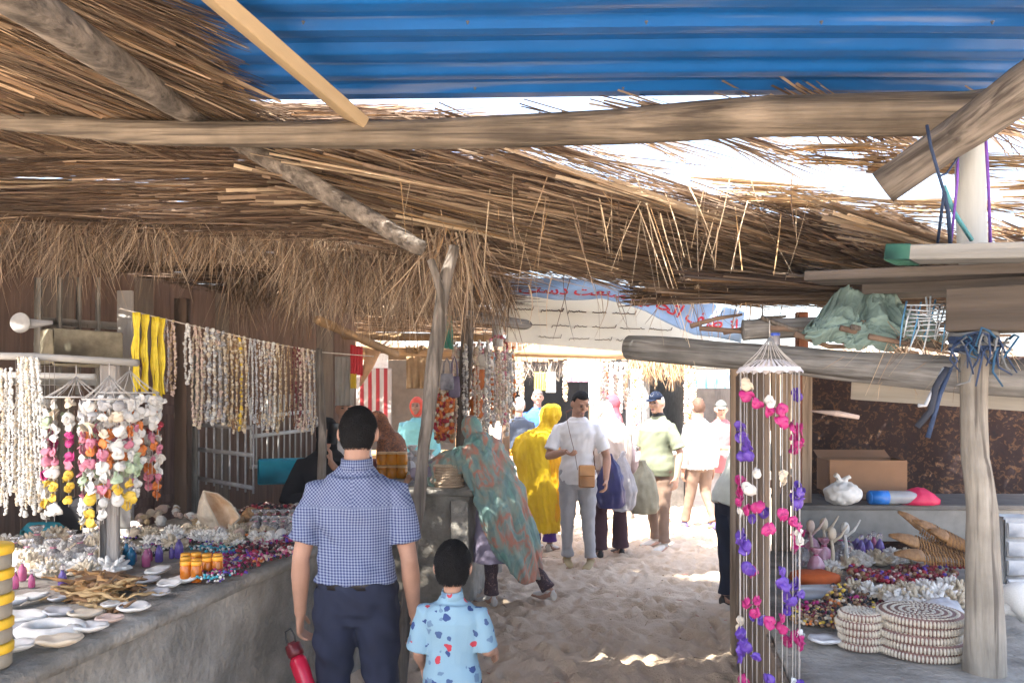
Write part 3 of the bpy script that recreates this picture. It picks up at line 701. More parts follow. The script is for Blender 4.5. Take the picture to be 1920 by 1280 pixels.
    def shell(name, m, fn, nu=40, nv=30, nzamp=0., nzs=14):
        q = MB(); q.ball((0, 0, 0), 1, nu, nv); V = []
        for v in q.v:
            d = Vector(v).normalized(); o_ = fn(d); o_ += nzamp * noise.noise(d * nzs + Vector((seed, 0, 0))) if o_ > 0 else 0
            V.append(hc + HM @ headpt(d, H_, 1, o_ * H_ / 1.7))
        q.v = [tuple(v) for v in V]; return q.build(name, m, root)
    def sm(a, b_, x): t = max(0, min(1, (x - a) / (b_ - a))); return t * t * (3 - 2 * t)
    if hair:
        hm, vol = hair
        def hf(d):
            f = max(sm(hairline - .06, hairline + .1, d.z), sm(-.05, -.2, d.y) * sm(-.66, -.5, d.z)); f = max(f, sm(.28, .1, d.y) * sm(.12, .3, d.z))
            ear = bell(d.y, .28) * sm(.2, .02, d.z) * sm(.6, .85, abs(d.x)); f *= 1 - ear
            return -.008 + (.008 + vol) * f
        ho = shell('hair', hm, hf, 64, 44, vol * .3, 16)
        if strands:
            b = MB(); V = []
            for _ in range(strands):
                z = random.uniform(-.75, 1); a = random.uniform(0, 6.283); q = math.sqrt(1 - z * z); d = Vector((q * math.cos(a), q * math.sin(a), z)); o_ = hf(d)
                if o_ < .001: continue
                p = HM @ headpt(d, H_, 1, (o_ - .002) * H_ / 1.7); nn = (HM @ d).normalized(); g = (Vector((0, 0, -1)) + Vector((random.uniform(-.35, .35), random.uniform(-.35, .35), 0))); g = (g - nn * g.dot(nn)).normalized(); sd = nn.cross(g) * .0009; L_ = random.uniform(.010, .019)
                e1 = p + g * L_ * .5 + nn * .0035; e2 = p + g * L_ + nn * random.uniform(.000, .004); b.add([hc + p - sd, hc + p + sd, hc + e1 + sd * .8, hc + e1 - sd * .8, hc + e2], [(0, 1, 2, 3), (3, 2, 4)])
            b.build('hair_strands', hm, ho)
    if beard:
        shell('beard', beard, lambda d: -.006 + .012 * sm(-.2, -.4, d.z) * sm(-.1, .2, d.y), 40, 30)
    if face:
        for sg in (-1, 1):
            eb = MB(); eb.ball(hc + HM @ Vector((sg * .0175, .0505, .008)) * H_, (.0085 * H_, .004 * H_, .0042 * H_), 8, 6, HM); eb.build('eye', M_eye, root)
            eb = MB(); eb.ball(hc + HM @ Vector((sg * .018, .0535, .0215)) * H_, (.012 * H_, .003 * H_, .0026 * H_), 8, 5, HM @ Matrix.Rotation(sg * -.1, 3, 'Y')); eb.build('eyebrow', M_eye, root)
        lb = MB(); lb.ball(hc + HM @ Vector((0, .053, -.034)) * H_, (.0125 * H_, .004 * H_, .004 * H_), 10, 6, HM); lb.build('lips', M_lip, root)
    if scarf:
        sc, kind = scarf
        def sf(d):
            face_ = sm(.45, .72, d.y) * sm(.62, .35, d.z)
            return (.022 if kind != 'tight' else .014) * (1 - face_) - .012 * face_
        q = MB(); q.ball((0, 0, 0), 1, 40, 30); V = [hc + HM @ headpt(Vector(v).normalized(), H_, 1, sf(Vector(v).normalized())) for v in q.v]; b = MB(); b.add(V, q.f)
        if kind != 'turban':
            b.loft([(hc + HM @ Vector((0, -.006 * H, -.03 * H)), HM @ Vector((.048 * H, 0, 0)), HM @ Vector((0, .05 * H, 0))), (up((0, 0, .845 * H)), Vector((.052 * H, 0, 0)), Vector((0, .05 * H, 0))), (up((0, .004, .805 * H)), M @ Vector((.098 * H, 0, 0)), M @ Vector((0, .066 * H, 0))), (up((0, .004, .76 * H)), M @ Vector((.115 * H, 0, 0)), M @ Vector((0, .075 * H, 0)))], 26, True, 1, lambda a, t: 1 + .05 * t * math.sin(a * 7))
        o = b.build('headscarf', sc, root); remesh(o, .008, 3, lambda v, n: fd_(v, n, .006, 9))
    return root, dict(hc=hc, HM=HM, M=M, up=up, A=A, Lg=Lg, H=H)
def wp(root, p):                                    # local point of a person -> world
    return Vector(root.location) + Matrix.Rotation(root.rotation_euler.z, 3, 'Z') @ Vector(p)
def drape(root, name, m, secs, vox=.014, folds=9, amp=.05, tw=0., fine=.01, sq=1., seed=0):
    """hanging cloth: rings (cx,cy,z,rx,ry) from the top down, folds deepen downwards; closed then fused"""
    b = MB(); S = []
    for (x, y, z, rx, ry) in secs: S.append((Vector((x, y, z)), Vector((rx, 0, 0)), Vector((0, ry, 0))))
    # resample
    T = []; 
    for i in range(len(S) - 1):
        for k in range(6):
            t = k / 6; T.append(tuple(S[i][j].lerp(S[i + 1][j], t) for j in range(3)))
    T.append(S[-1])
    b.loft(T, 96, True, sq, lambda a, t: 1 + amp * t ** .6 * (math.sin(a * folds + tw * t + seed) + .5 * math.sin(a * (folds * 1.7) + 2 - tw * t * 2)))
    o = b.build(name, m, root); remesh(o, vox, 1, lambda v, n: v + n * (noise.noise(Vector((v.x * 9 + seed, v.y * 9, v.z * 5))) * fine + (abs(noise.noise(Vector((v.x * 17 + seed + v.z * 2, v.y * 17, v.z * 2.2)))) - .2) * -fine * 2.6 + (abs(noise.noise(Vector((v.x * 30 + v.z * 9, v.y * 30, v.z * 8)))) - .2) * fine * -.9))
    return o
GZ = .0
# ---- man in the gingham shirt
def W0(px, Y): return Vector(((px - CX) / FPX * Y, Y, GZ))
man, J = person(W0(668, 3.42), 0, 1.65, 'man seen from behind in a blue gingham short sleeved shirt and navy trousers', lean=.02, head=(.12, .02), vox=.006, fat=1.0,
    arms=[((-.140, -.018, .61), (-.154, .03, .452)), ((.140, -.015, .605), (.148, .03, .45))],
    legs=[((-.062, .008, .28), (-.075, 0, .045)), ((.066, .008, .28), (.08, 0, .045))],
    top=dict(mat=M_ging, off=.024, sleeve=.74, sflare=.008, vox=.007, hem=.545), bottom=dict(mat=M_navy, off=.016, cuff=.07, waist=.575), hair=(M_hair, .012), shoes=M_shoe,
    skin=M_skin, uvtop=True, collar=M_ging, hands=(.9, .55), folds=.014, face=False, hairline=.5, strands=7000)
bl = MB(); bl.loft([(Vector((0, 0, z)), Vector((.168, 0, 0)), Vector((0, .119, 0))) for z in (.545 * 1.65 - .012, .545 * 1.65 + .026)], 32, True, .92)
bl.build('belt', mat('belt', (.015, .012, .012), .5), man)
# ---- boy
boy, JB = person(W0(848, 3.2), -.12, 1.06, 'small boy seen from behind in a light blue patterned shirt', head=(.05, .1), vox=.006, fat=1.0, skin=M_skin, hs=1.36, face=False,
    arms=[((-.130, -.01, .63), (-.135, .09, .54)), ((.132, 0, .64), (.145, .13, .60))], top=dict(mat=M_boy, off=.018, sleeve=.95, sflare=.012, vox=.006, hem=.40, flare=.15),
    bottom=dict(mat=M_navy, off=.014, waist=.5), hair=(M_hair, .016), shoes=M_shoe, collar=M_boy, folds=.007, hands=(.9, .6), hairline=.3, strands=6000)
# ---- woman in the floral shawl leaning on the middle counter
F0 = W0(930, 6.5)
fw, JF = person(F0, .75, 1.60, 'woman in a green and orange floral shawl leaning over the concrete counter', lean=.48, head=(-.1, .1), face=False, skin=M_skin,
    arms=[((-.18, .28, .68), (-.22, .43, .63)), ((.12, .27, .67), (.10, .42, .63))], legs=[((-.05, -.02, .28), (-.05, -.02, .045)), ((.09, -.09, .28), (.17, -.22, .075))],
    top=dict(mat=M_lilac, off=.02, sleeve=1.85, hem=.22, flare=.13, name='robe', sflare=.02), bottom=dict(mat=M_floralleg, cuff=.055, waist=.5), shoes=M_shoew, scarf=(M_shawl, 'tight'), folds=.01)
def shawl():
    up = JF['up']; H = 1.6; M = JF['M']; b = MB(); S = []
    for (x, y, z, rx, ry) in ((0, -.01, .885, .055, .06), (0, -.02, .845, .085, .075), (0, -.01, .80, .135, .085), (0, -.012, .72, .15, .092), (.0, -.02, .62, .14, .095), (.01, -.03, .54, .145, .10)):
        S.append((up((x * H, y * H, z * H)), M @ Vector((rx * H, 0, 0)), M @ Vector((0, ry * H, 0))))
    for (x, y, z, rx, ry) in ((.01, -.06, .46, .15, .10), (.03, -.09, .36, .145, .09), (.05, -.12, .27, .13, .075), (.07, -.15, .19, .10, .05), (.08, -.165, .13, .06, .035)):
        S.append((Vector((x * H, y * H, z * H)), Vector((rx * H, 0, 0)), Vector((0, ry * H, 0))))
    T = []
    for i in range(len(S) - 1):
        for k in range(5): T.append(tuple(S[i][j].lerp(S[i + 1][j], k / 5) for j in range(3)))
    T.append(S[-1]); b.loft(T, 90, True, 1, lambda a, t: 1 + (.012 + .07 * t) * (math.sin(a * 9 + 2.5 * t) + .5 * math.sin(a * 15 - 4 * t)))
    for i in (0, 1):
        sh, el, wr = JF['A'][i]; b.tube([sh, sh.lerp(el, .5), el, el.lerp(wr, .45)], [.09, .10, .085, .06], 16)
        b.tube([sh - Vector((0, 0, .05)), el - Vector((0, 0, .10)), el.lerp(wr, .2) - Vector((0, 0, .10))], [.07, .08, .05], 14)
    o = b.build('shawl', M_shawl, fw); remesh(o, .009, 1, lambda v, n: v + n * (noise.noise(Vector((v.x * 10, v.y * 10, v.z * 5))) * .014 - (abs(noise.noise(Vector((v.x * 16 + v.z * 4, v.y * 16, v.z * 3 + v.x * 6)))) - .2) * .045 - (abs(noise.noise(Vector((v.x * 32 + v.z * 8, v.y * 32, v.z * 6)))) - .2) * .014))
shawl()
# ---- woman in the yellow chador
yw, JY = person(W0(1016, 8.7), -.5, 1.60, 'woman wrapped in a long bright yellow chador walking away', head=(.15, -.2), face=False, bottom=dict(mat=mat('violet_skirt', (.07, .02, .20), .9), cuff=.075, len=.9),
    shoes=M_shoew, skin=M_skin3, lean=.08)
H = 1.6
drape(yw, 'chador', M_yellow, [(.07, .08, 1.60, .05, .055), (.07, .075, 1.565, .105, .11), (.07, .07, 1.48, .118, .125), (.06, .06, 1.40, .085, .09), (.035, .04, 1.35, .085, .09), (-.02, 0, 1.30, .16, .14), (-.06, 0, 1.22, .235, .175), (-.08, 0, 1.08, .265, .20), (-.03, 0, .9, .24, .20), (0, -.01, .65, .235, .19), (.02, 0, .42, .22, .18), (.03, 0, .21, .165, .14)], .011, 7, .07, 3, .014)
drape(yw, 'veil', M_yellow2, [(.155, .03, 1.20, .05, .09), (.165, .03, .95, .095, .13), (.17, .03, .6, .105, .13), (.15, .02, .33, .07, .10)], .011, 5, .10, 2, .012, seed=3)
# ---- man in the white T-shirt
tm, JT = person(W0(1083, 7.9), math.pi - .12, 1.755, 'young man in a white t-shirt and grey trousers looking down', head=(.42, .5), lean=.03, vox=.007, skin=M_skin,
    arms=[((-.165, .01, .62), (-.16, .10, .50)), ((.16, .06, .625), (.06, .165, .66))], legs=[((-.06, .02, .28), (-.075, .03, .045)), ((.055, .01, .28), (.06, -.02, .045))],
    top=dict(mat=M_whiteT, off=.020, sleeve=.78, sflare=.008, hem=.50), bottom=dict(mat=M_grey, off=.012, cuff=.05), hair=(M_hair, .013), shoes=M_shoet, hands=(.8, .8), footdir=(.25, -.2), folds=.012, hairline=.62)
# ---- woman with the cream scarf carrying bags
cw, JC = person(W0(1146, 8.35), .35, 1.66, 'woman in a cream scarf with dark trousers carrying shopping bags', face=False, head=(.35, .2), lean=.22, skin=M_skin,
    arms=[((-.17, .02, .60), (-.17, .06, .47)), ((.17, .02, .60), (.18, .06, .47))], legs=[((-.07, .01, .28), (-.085, 0, .045)), ((.065, .01, .28), (.075, .02, .045))],
    top=dict(mat=mat('pinkish_tunic', (.48, .38, .38), .9), off=.02, sleeve=1.85, hem=.36, flare=.14, name='tunic'), bottom=dict(mat=M_maroon, cuff=.085, off=.01), shoes=M_shoe, scarf=(M_cream, 'loose'))
drape(cw, 'wrap', M_cream, [(0, .20, 1.62, .07, .075), (0, .19, 1.55, .105, .11), (0, .16, 1.46, .12, .12), (0, .12, 1.38, .20, .16), (0, .06, 1.25, .245, .18), (.0, .03, 1.08, .24, .17), (.0, 0, .92, .21, .15)], .012, 8, .05, 2, .012, seed=5)
# ---- man in the olive polo
pm, JP = person(W0(1234, 8.8), .5 * math.pi + .55, 1.735, 'older man in an olive polo shirt and navy cap, arms down', head=(.12, .35), fat=1.22, vox=.008, skin=M_skin2,
    arms=[((-.17, -.03, .62), (-.165, .0, .465)), ((.175, -.02, .62), (.17, .02, .465))], legs=[((-.06, .01, .28), (-.08, .02, .045)), ((.06, 0, .28), (.085, -.06, .045))],
    top=dict(mat=M_olive, off=.02, sleeve=.85, sflare=.016, hem=.50), bottom=dict(mat=M_brownT, off=.014, cuff=.052), hair=(M_greyhair, .012), shoes=M_shoew, collar=mat('dark_collar', (.03, .03, .03), .9), hands=(.5, .5), footdir=(-.2, .2))
def cap(root, J, m, brim=True):
    hc, HM, H = J['hc'], J['HM'], J['H']; b = MB(); q = MB(); q.ball((0, 0, 0), 1, 36, 24); V = []
    for v in q.v:
        d = Vector(v).normalized(); V.append(hc + HM @ headpt(d, H, 1, .014 if d.z > .42 else max(-.02, .014 - (.42 - d.z) * .3)))
    b.add(V, q.f)
    if brim: b.loft([(hc + HM @ Vector((0, .045, .028)) * H, HM @ Vector((.04 * H, 0, 0)), HM @ Vector((0, .0, .003 * H))), (hc + HM @ Vector((0, .075, .028)) * H, HM @ Vector((.034 * H, 0, 0)), HM @ Vector((0, 0, .002 * H))), (hc + HM @ Vector((0, .095, .022)) * H, HM @ Vector((.018 * H, 0, 0)), HM @ Vector((0, 0, .002 * H)))], 14)
    b.build('cap', m, root)
cap(pm, JP, M_cap)
# ---- man in navy trousers at the end of the right stall
nm, JN = person(W0(1374, 6.35), -1.25, 1.70, 'man in a pale shirt and navy trousers at the right stall behind the shell mobile', lean=.42, head=(.2, 0), face=False, hair=(M_hair, .012),
    arms=[((-.13, .20, .62), (-.10, .32, .54)), ((.14, .20, .61), (.14, .30, .52))], top=dict(mat=mat('pale_shirt', (.56, .60, .57), .9), off=.024, sleeve=.9, hem=.50), bottom=dict(mat=M_navy, off=.014, cuff=.055), shoes=M_shoe,
    legs=[((-.05, .0, .28), (-.055, -.0, .045)), ((.055, .02, .28), (.06, 0, .045))])
# ---- couple beyond, in the sun
c1, JC1 = person(W0(1311, 10.1), .3, 1.66, 'man in a white top and dark trousers walking off into the sunlight', face=False, hair=(mat('brown_hair', (.10, .05, .03), .7), .012), vox=.011,
    top=dict(mat=mat('white_shirt_dull', (.42, .42, .43), .9), off=.02, sleeve=1.8, hem=.48), bottom=dict(mat=M_brownT, cuff=.055), shoes=mat('violet_shoe', (.12, .1, .25), .8), legs=[((-.05, .04, .28), (-.08, .08, .045)), ((.055, 0, .28), (.06, -.12, .06))])
c2, JC2 = person(W0(1352, 10.5), math.pi - .5, 1.63, 'person in a pink top and grey cap holding a child in the sunlight', head=(.2, .3), skin=M_skin2, vox=.011, hair=(M_hair, .01),
    arms=[((-.16, .02, .62), (-.05, .13, .62)), ((.16, .03, .62), (.04, .14, .58))], top=dict(mat=mat('pink_top', (.45, .16, .17), .9), off=.02, sleeve=1.0, hem=.42, flare=.12), bottom=dict(mat=M_grey, cuff=.06), shoes=M_shoe)
cap(c2, JC2, mat('grey_cap', (.12, .13, .12), .9))
# ---- sellers and buyers further back
b1, _ = person(W0(973, 11.0), -.25, 1.66, 'white haired man seen from behind in a dark grey shirt', face=False, hair=(M_greyhair, .014), vox=.012, top=dict(mat=mat('slate_shirt', (.06, .075, .11), .9), off=.02, sleeve=1.8), bottom=dict(mat=M_navy, cuff=.05), shoes=M_shoe)
b2, _ = person(W0(1008, 12.4), math.pi, 1.78, 'man in a bright blue shirt facing the lane from the far stall', skin=M_skin2, hair=(mat('greying_hair', (.16, .14, .14), .8), .012), vox=.012, top=dict(mat=mat('bright_blue_shirt', (.05, .16, .62), .85), off=.02, sleeve=.9), bottom=dict(mat=M_navy, cuff=.05), shoes=M_shoe)
b3, _ = person(W0(783, 10.4), math.pi - .2, 1.66, 'woman in a red headscarf and light teal shawl behind the far counter', skin=M_skin3, scarf=(mat('red_scarf', (.55, .08, .05), .9), 'turban'), vox=.012, top=dict(mat=mat('teal_shawl', (.16, .42, .46), .9), off=.05, sleeve=1.7, hem=.4), bottom=dict(mat=M_navy, cuff=.07))
b4, JB4 = person(W0(754, 8.2), math.pi * .5 - .3, 1.60, 'woman in a leopard print headscarf bending over goods behind the middle counter', lean=.35, head=(.4, 0), scarf=(M_leopard, 'loose'), vox=.011, top=dict(mat=M_leopard, off=.03, sleeve=1.8, hem=.42), bottom=dict(mat=M_black, cuff=.07))
b5, _ = person(W0(612, 5.75), math.pi + .15, 1.54, 'woman in black holding a phone to her face behind the thin pole', head=(.25, .2), scarf=(M_black, 'tight'), vox=.009, skin=M_skin,
    arms=[((-.15, .03, .62), (-.03, .15, .80)), ((.16, .02, .62), (.06, .12, .60))], top=dict(mat=M_black, off=.03, sleeve=1.85, hem=.3, flare=.15, sflare=.03), bottom=dict(mat=M_black, cuff=.08), hands=(.9, .5), palm=[(0, .1, 1), None])
b6, _ = person(W0(646, 7.6), math.pi + .3, 1.68, 'bald man in a white shirt standing behind the woman with the phone', skin=M_skin2, vox=.012, top=dict(mat=M_whiteT, off=.02, sleeve=1.8), bottom=dict(mat=M_navy, cuff=.05))
b7, _ = person(W0(1152, 11.6), 1.4, 1.70, 'person in a dusky red headscarf and long coat walking through the far stalls', face=False, skin=M_skin2, scarf=(mat('dusky_red', (.35, .07, .10), .9), 'loose'), vox=.012, top=dict(mat=mat('dusky_coat', (.30, .12, .14), .9), off=.03, sleeve=1.8, hem=.2, flare=.14), bottom=dict(mat=M_black, cuff=.06))
# ---- things people hold
def flask():
    b = MB(); c = Vector((0, 0, 0))
    r = empty('water_bottle', W(549, 1208, 3.42)); q = (W(580, 1300, 3.36) - W(549, 1208, 3.42)).to_track_quat('Z', 'X'); r.rotation_euler = q.to_euler()
    M_red = mat('red_plastic', (.55, .012, .05), .25, .1, trans=.25)
    b.lathe([(.026, .05), (.037, .07), (.038, .12), (.035, .16), (.038, .2), (.038, .235), (.03, .243)], n=24); b.build('bottle_body', M_red, r)
    b = MB(); b.lathe([(.03, -.004), (.034, .0), (.035, .03), (.034, .048), (.027, .052)], n=24); b.tube([(0, 0, 0), (0, .0, -.012)], .02, 14); b.build('lid', mat('dark_red_lid', (.10, .008, .012), .4), r)
    b = MB(); b.tube([(.02, 0, .01), (.03, 0, -.03), (0.02, 0, -.065), (-.02, 0, -.065), (-.03, 0, -.03), (-.02, 0, .01)], .004, 8); b.build('carry_loop', mat('black_plastic', (.02, .02, .02), .5), r)
    tag(r, 'red plastic water bottle hanging from the hand of the man in gingham', 'bottle')
flask()
def crossbag():
    Y = 7.68; r = empty('shoulder_bag', W(1100, 912, Y))
    M_tan = mat('tan_leather', (.48, .22, .07), .5, .1); M_str = mat('brown_strap', (.14, .06, .04), .6)
    b = MB(); b.box((0, 0, .10), (.155, .06, .215), bev=.012); b.build('pouch', M_tan, r)
    b = MB(); b.box((0, -.033, .155), (.15, .012, .10), bev=.005); b.build('flap', mat('tan_leather_flap', (.55, .27, .09), .5, .1), r)
    b = MB(); o = r.location
    P = [W(1083, 880, Y) - o, W(1078, 850, Y - .02) - o, W(1068, 810, Y - .02) - o, W(1062, 782, Y + .06) - o, W(1061, 772, Y + .16) - o, W(1080, 764, Y + .28) - o, W(1108, 800, Y + .36) - o, W(1116, 880, Y + .1) - o]
    b.tube(P, .010, 8, ell=.3); b.build('strap', M_str, r)
    tag(r, 'small tan leather shoulder bag worn across the white t-shirt', 'bag')
crossbag()
def bag(px, py0, py1, Y, wpx, m, label, seed, neck=.25, depth=.5):
    """plastic carrier: narrow gathered top, bulging bottom"""
    top, bot = W(px, py0, Y), W(px, py1, Y); h = top.z - bot.z; w_ = wpx / FPX * Y / 2; b = MB(); S = []
    for t, k in ((0, .05), (.03, .7), (.12, .95), (.35, 1.0), (.6, .8), (.78, .5), (.9, neck), (1, neck * .7)):
        S.append((Vector((.01 * math.sin(t * 9 + seed), 0, t * h)), Vector((w_ * k, 0, 0)), Vector((0, w_ * k * depth, 0))))
    T = []
    for i in range(len(S) - 1):
        for k in range(4): T.append(tuple(S[i][j].lerp(S[i + 1][j], k / 4) for j in range(3)))
    T.append(S[-1]); b.loft(T, 48, True, 1, lambda a, t: 1 + .07 * math.sin(a * 7 + seed) * (.3 + t) + .04 * math.sin(a * 13 + t * 9))
    o = b.build('carrier_bag', m, disp=lambda v: v + Vector((noise.noise(v * 14 + Vector((seed, 0, 0))), noise.noise(v * 14 + Vector((0, seed, 4))), 0)) * .014)
    o.location = bot; return tag(o, label, 'bag')
bag(1143, 850, 955, 7.95, 58, mat('navy_plastic', (.03, .03, .12), .35, .3, 8), 'dark navy plastic carrier bag hanging in front of the cream scarfed woman', 1)
bag(1168, 845, 960, 8.05, 50, mat('clear_plastic', (.5, .5, .55), .25, .2, 8, alpha=.55), 'translucent plastic carrier bag beside the navy carrier bag', 4)
bag(1205, 862, 965, 8.3, 62, mat('olive_bag', (.25, .24, .18), .7, .2, 8), 'olive grey cloth shopping bag at the side of the man in the olive polo', 7)
b = MB(); b.box((0, 0, 0), (.075, .009, .15), bev=.004); ph = b.build('phone', mat('phone_black', (.02, .02, .022), .25)); ph.location = W(624, 812, 5.45); ph.rotation_euler = (.2, .1, .2)
tag(ph, 'dark phone held up by the woman in black', 'phone')
# ============================================================ stalls and the market around
U = Vector((.2, .98, 0)).normalized(); V_ = Vector((.98, -.2, 0)).normalized()
def prism(mb, pts, z0, z1, bev=0):
    n = len(pts); vs = [(p[0], p[1], z0) for p in pts] + [(p[0], p[1], z1) for p in pts]
    mb.add(vs, [tuple(range(n - 1, -1, -1)), tuple(range(n, 2 * n))] + [(i, (i + 1) % n, n + (i + 1) % n, n + i) for i in range(n)])
def counter(p0, p1, depth_v, z, label, slab=.06, over=.025):
    p0, p1 = Vector(p0), Vector(p1); d = (p1 - p0).normalized(); dv = Vector(depth_v); n = dv.normalized()
    r = empty('concrete_counter', ((p0 + p1 + dv) / 2)); o = Vector(r.location)
    # body as a finely divided, slightly uneven box
    mb = MB(); N = 60; K = 14; a = p0 - o; L = (p1 - p0).length
    def face(A, B, H0, H1, nrm, N=N):
        b = len(mb.v); 
        for i in range(N + 1):
            for k in range(K + 1):
                q = A.lerp(B, i / N) + Vector((0, 0, H0 + (H1 - H0) * k / K)); q += nrm * (noise.noise(q * 2.2) * .022 + noise.noise(q * 9) * .007 + noise.noise(q * 30) * .002) * (1 if 0 < i < N else 0); mb.v.append(tuple(q))
        for i in range(N):
            for k in range(K): mb.f.append([b + i * (K + 1) + k, b + (i + 1) * (K + 1) + k, b + (i + 1) * (K + 1) + k + 1, b + i * (K + 1) + k + 1]); mb.c.append((1, 1, 1)); mb.m.append(0)
    A, B, C, D = a, a + (p1 - p0), a + (p1 - p0) + dv, a + dv
    for X, Y in ((A, B), (B, C), (C, D), (D, A)):
        m_ = (X + Y) / 2; face(X, Y, 0, z - slab, Vector((m_.x, m_.y, 0)).normalized() * .0 + (-(n) if (X, Y) == (A, B) else (d if (X, Y) == (B, C) else (n if (X, Y) == (C, D) else -d))), 60 if (Y - X).length > 1.5 else 24)
    mb.build('body', M_conc, r)
    mb = MB(); e = over; q = [A - d * e - n * e, B + d * e - n * e, C + d * e + n * e, D - d * e + n * e]
    G = 50; H_ = 20; b0 = len(mb.v); z1 = z
    for zz, fl in ((z1, 0), (z1 - slab + .003, 1)):
        b = len(mb.v)
        for i in range(G + 1):
            for k in range(H_ + 1):
                p = q[0].lerp(q[1], i / G).lerp(q[3].lerp(q[2], i / G), k / H_); w_ = noise.noise(Vector((p.x * 3, p.y * 3, zz))) * .004 * (1 if fl == 0 else 0)
                edge = 1 if k in (0, H_) or i in (0, G) else 0
                mb.v.append((p.x + noise.noise(p * 6) * .008 * edge, p.y + noise.noise(p * 6 + Vector((5, 0, 0))) * .008 * edge, zz + w_ - (.008 * edge if fl == 0 else 0)))
        for i in range(G):
            for k in range(H_):
                f = [b + i * (H_ + 1) + k, b + (i + 1) * (H_ + 1) + k, b + (i + 1) * (H_ + 1) + k + 1, b + i * (H_ + 1) + k + 1]
                mb.f.append(f if fl == 0 else f[::-1]); mb.c.append((1, 1, 1)); mb.m.append(0)
    S = (G + 1) * (H_ + 1); ring = [i * (H_ + 1) for i in range(G + 1)] + [G * (H_ + 1) + k for k in range(1, H_ + 1)] + [i * (H_ + 1) + H_ for i in range(G - 1, -1, -1)] + [k for k in range(H_ - 1, 0, -1)]
    for i in range(len(ring)):
        a_, b_ = ring[i], ring[(i + 1) % len(ring)]; mb.f.append([b0 + a_, b0 + S + a_, b0 + S + b_, b0 + b_]); mb.c.append((1, 1, 1)); mb.m.append(0)
    mb.build('top_slab', M_conctop, r)
    return tag(r, label, 'counter')
LZ, RZ, CZ = .90, .69, .94
LF0, LF1 = Vector((-1.67, 1.2, 0)), Vector((-.83, 5.4, 0))
counter(LF0, LF1, (-1.27, .26, 0), LZ, 'long rough concrete counter covered with shells on the left')
RF0 = Vector((.80, 1.75, 0)); RF1 = RF0 + U * 3.55
counter(RF1, RF0, (1.86, -.38, 0), RZ, 'low concrete counter of the right stall with shell mats on it')
counter((-1.55, 6.55, 0), (-.345, 6.42, 0), (.25, 1.25, 0), CZ, 'concrete counter in the middle with baskets and honey jars')
b = MB(); b.box((0, 0, .43), (.15, .1, .86), bev=.01); o = b.build('pier', M_conctop, disp=lambda v: v + v.normalized() * noise.noise(v * 8) * .004); o.location = (-.42, 6.36, 0); tag(o, 'pale plastered pier at the corner of the middle counter', 'pier')
# ---- left back wall of weathered boards, receding
def Yw(px): return 4.5 + px / 350 * 1.6
def wallboards():
    r = empty('board_wall', W(250, 1300, Yw(250) + .6)); r.location.z = 0; o = Vector(r.location); random.seed(12); x = -420; MM = [mat('dark_board', (.20, .16, .125), .9, .5, 20, bump=.4, stretch=(1, 1, .06)), mat('dark_board_red', (.19, .125, .095), .9, .4, 20, bump=.4, stretch=(1, 1, .06))]
    while x < 655:
        w_ = random.uniform(26, 48); Y = Yw(x) + .55; a, b_ = W(x, 740, Y), W(x + w_, 740, Yw(x + w_) + .55); m_ = (a + b_) / 2; a.z = b_.z = 0; d = b_ - a
        mb = MB(); mb.box((0, 0, 1.32), (d.length - .006, .02, 2.64 + random.uniform(-.1, .1)), bev=.003); q = mb.build('board', MM[random.random() < .4], r, smooth=False)
        q.location = Vector((m_.x, m_.y, 0)) - o; q.rotation_euler.z = math.atan2(d.y, d.x) + random.uniform(-.02, .02); x += w_
    tag(r, 'dark weathered board wall behind the hanging necklaces on the left', 'wall')
wallboards()
def wbar(b, px0, py0, px1, py1, off, wd, th=.02, o=Vector((0, 0, 0))):
    a, c = W(px0, py0, Yw(px0) + off) - o, W(px1, py1, Yw(px1) + off) - o; d = c - a
    R_ = Matrix([d.normalized(), (d.normalized().cross(Vector((0, 1, .01)))).normalized().cross(d.normalized()) * -1, d.normalized().cross(Vector((0, 1, .01))).normalized()]).transposed()
    b.box((a + c) / 2, (d.length, th, wd), R_, bev=.003)
def lattice():
    r = empty('lattice_screen', W(140, 740, Yw(140))); o = Vector(r.location)
    for x in (72, 112, 148, 184): b = MB(); wbar(b, x, 520, x - 2, 740, .0, .042 if x < 100 else .03, o=o); b.build('upright', M_pale, r)
    b = MB(); wbar(b, 74, 602, 232, 612, .03, .05, o=o); b.build('rail', M_pale, r)
    b = MB(); wbar(b, -60, 712, 200, 716, .03, .05, o=o); b.build('rail', M_white, r)
    tag(r, 'pale wooden lattice screen at the far left under the leaf fringe', 'screen')
    b = MB(); wbar(b, 235, 545, 236, 1000, -.05, .105, .03); q = b.build('plank_post', mat('whitewashed_wood', (.42, .40, .38), .9, .2, 18, bump=.3, stretch=(1, 1, .08)), smooth=False); recenter(q); tag(q, 'wide whitewashed plank post left of the yellow ribbons', 'post')
    b = MB(); wbar(b, 342, 560, 342, 1010, -.02, .095, .08); q = b.build('door_post', M_brown); recenter(q); tag(q, 'brown square post on the right of the carved door', 'post')
    b = MB(); wbar(b, 368, 660, 366, 1000, .02, .045, .05); q = b.build('thin_post', M_pale); recenter(q); tag(q, 'thin grey post beside the brown door post', 'post')
lattice()
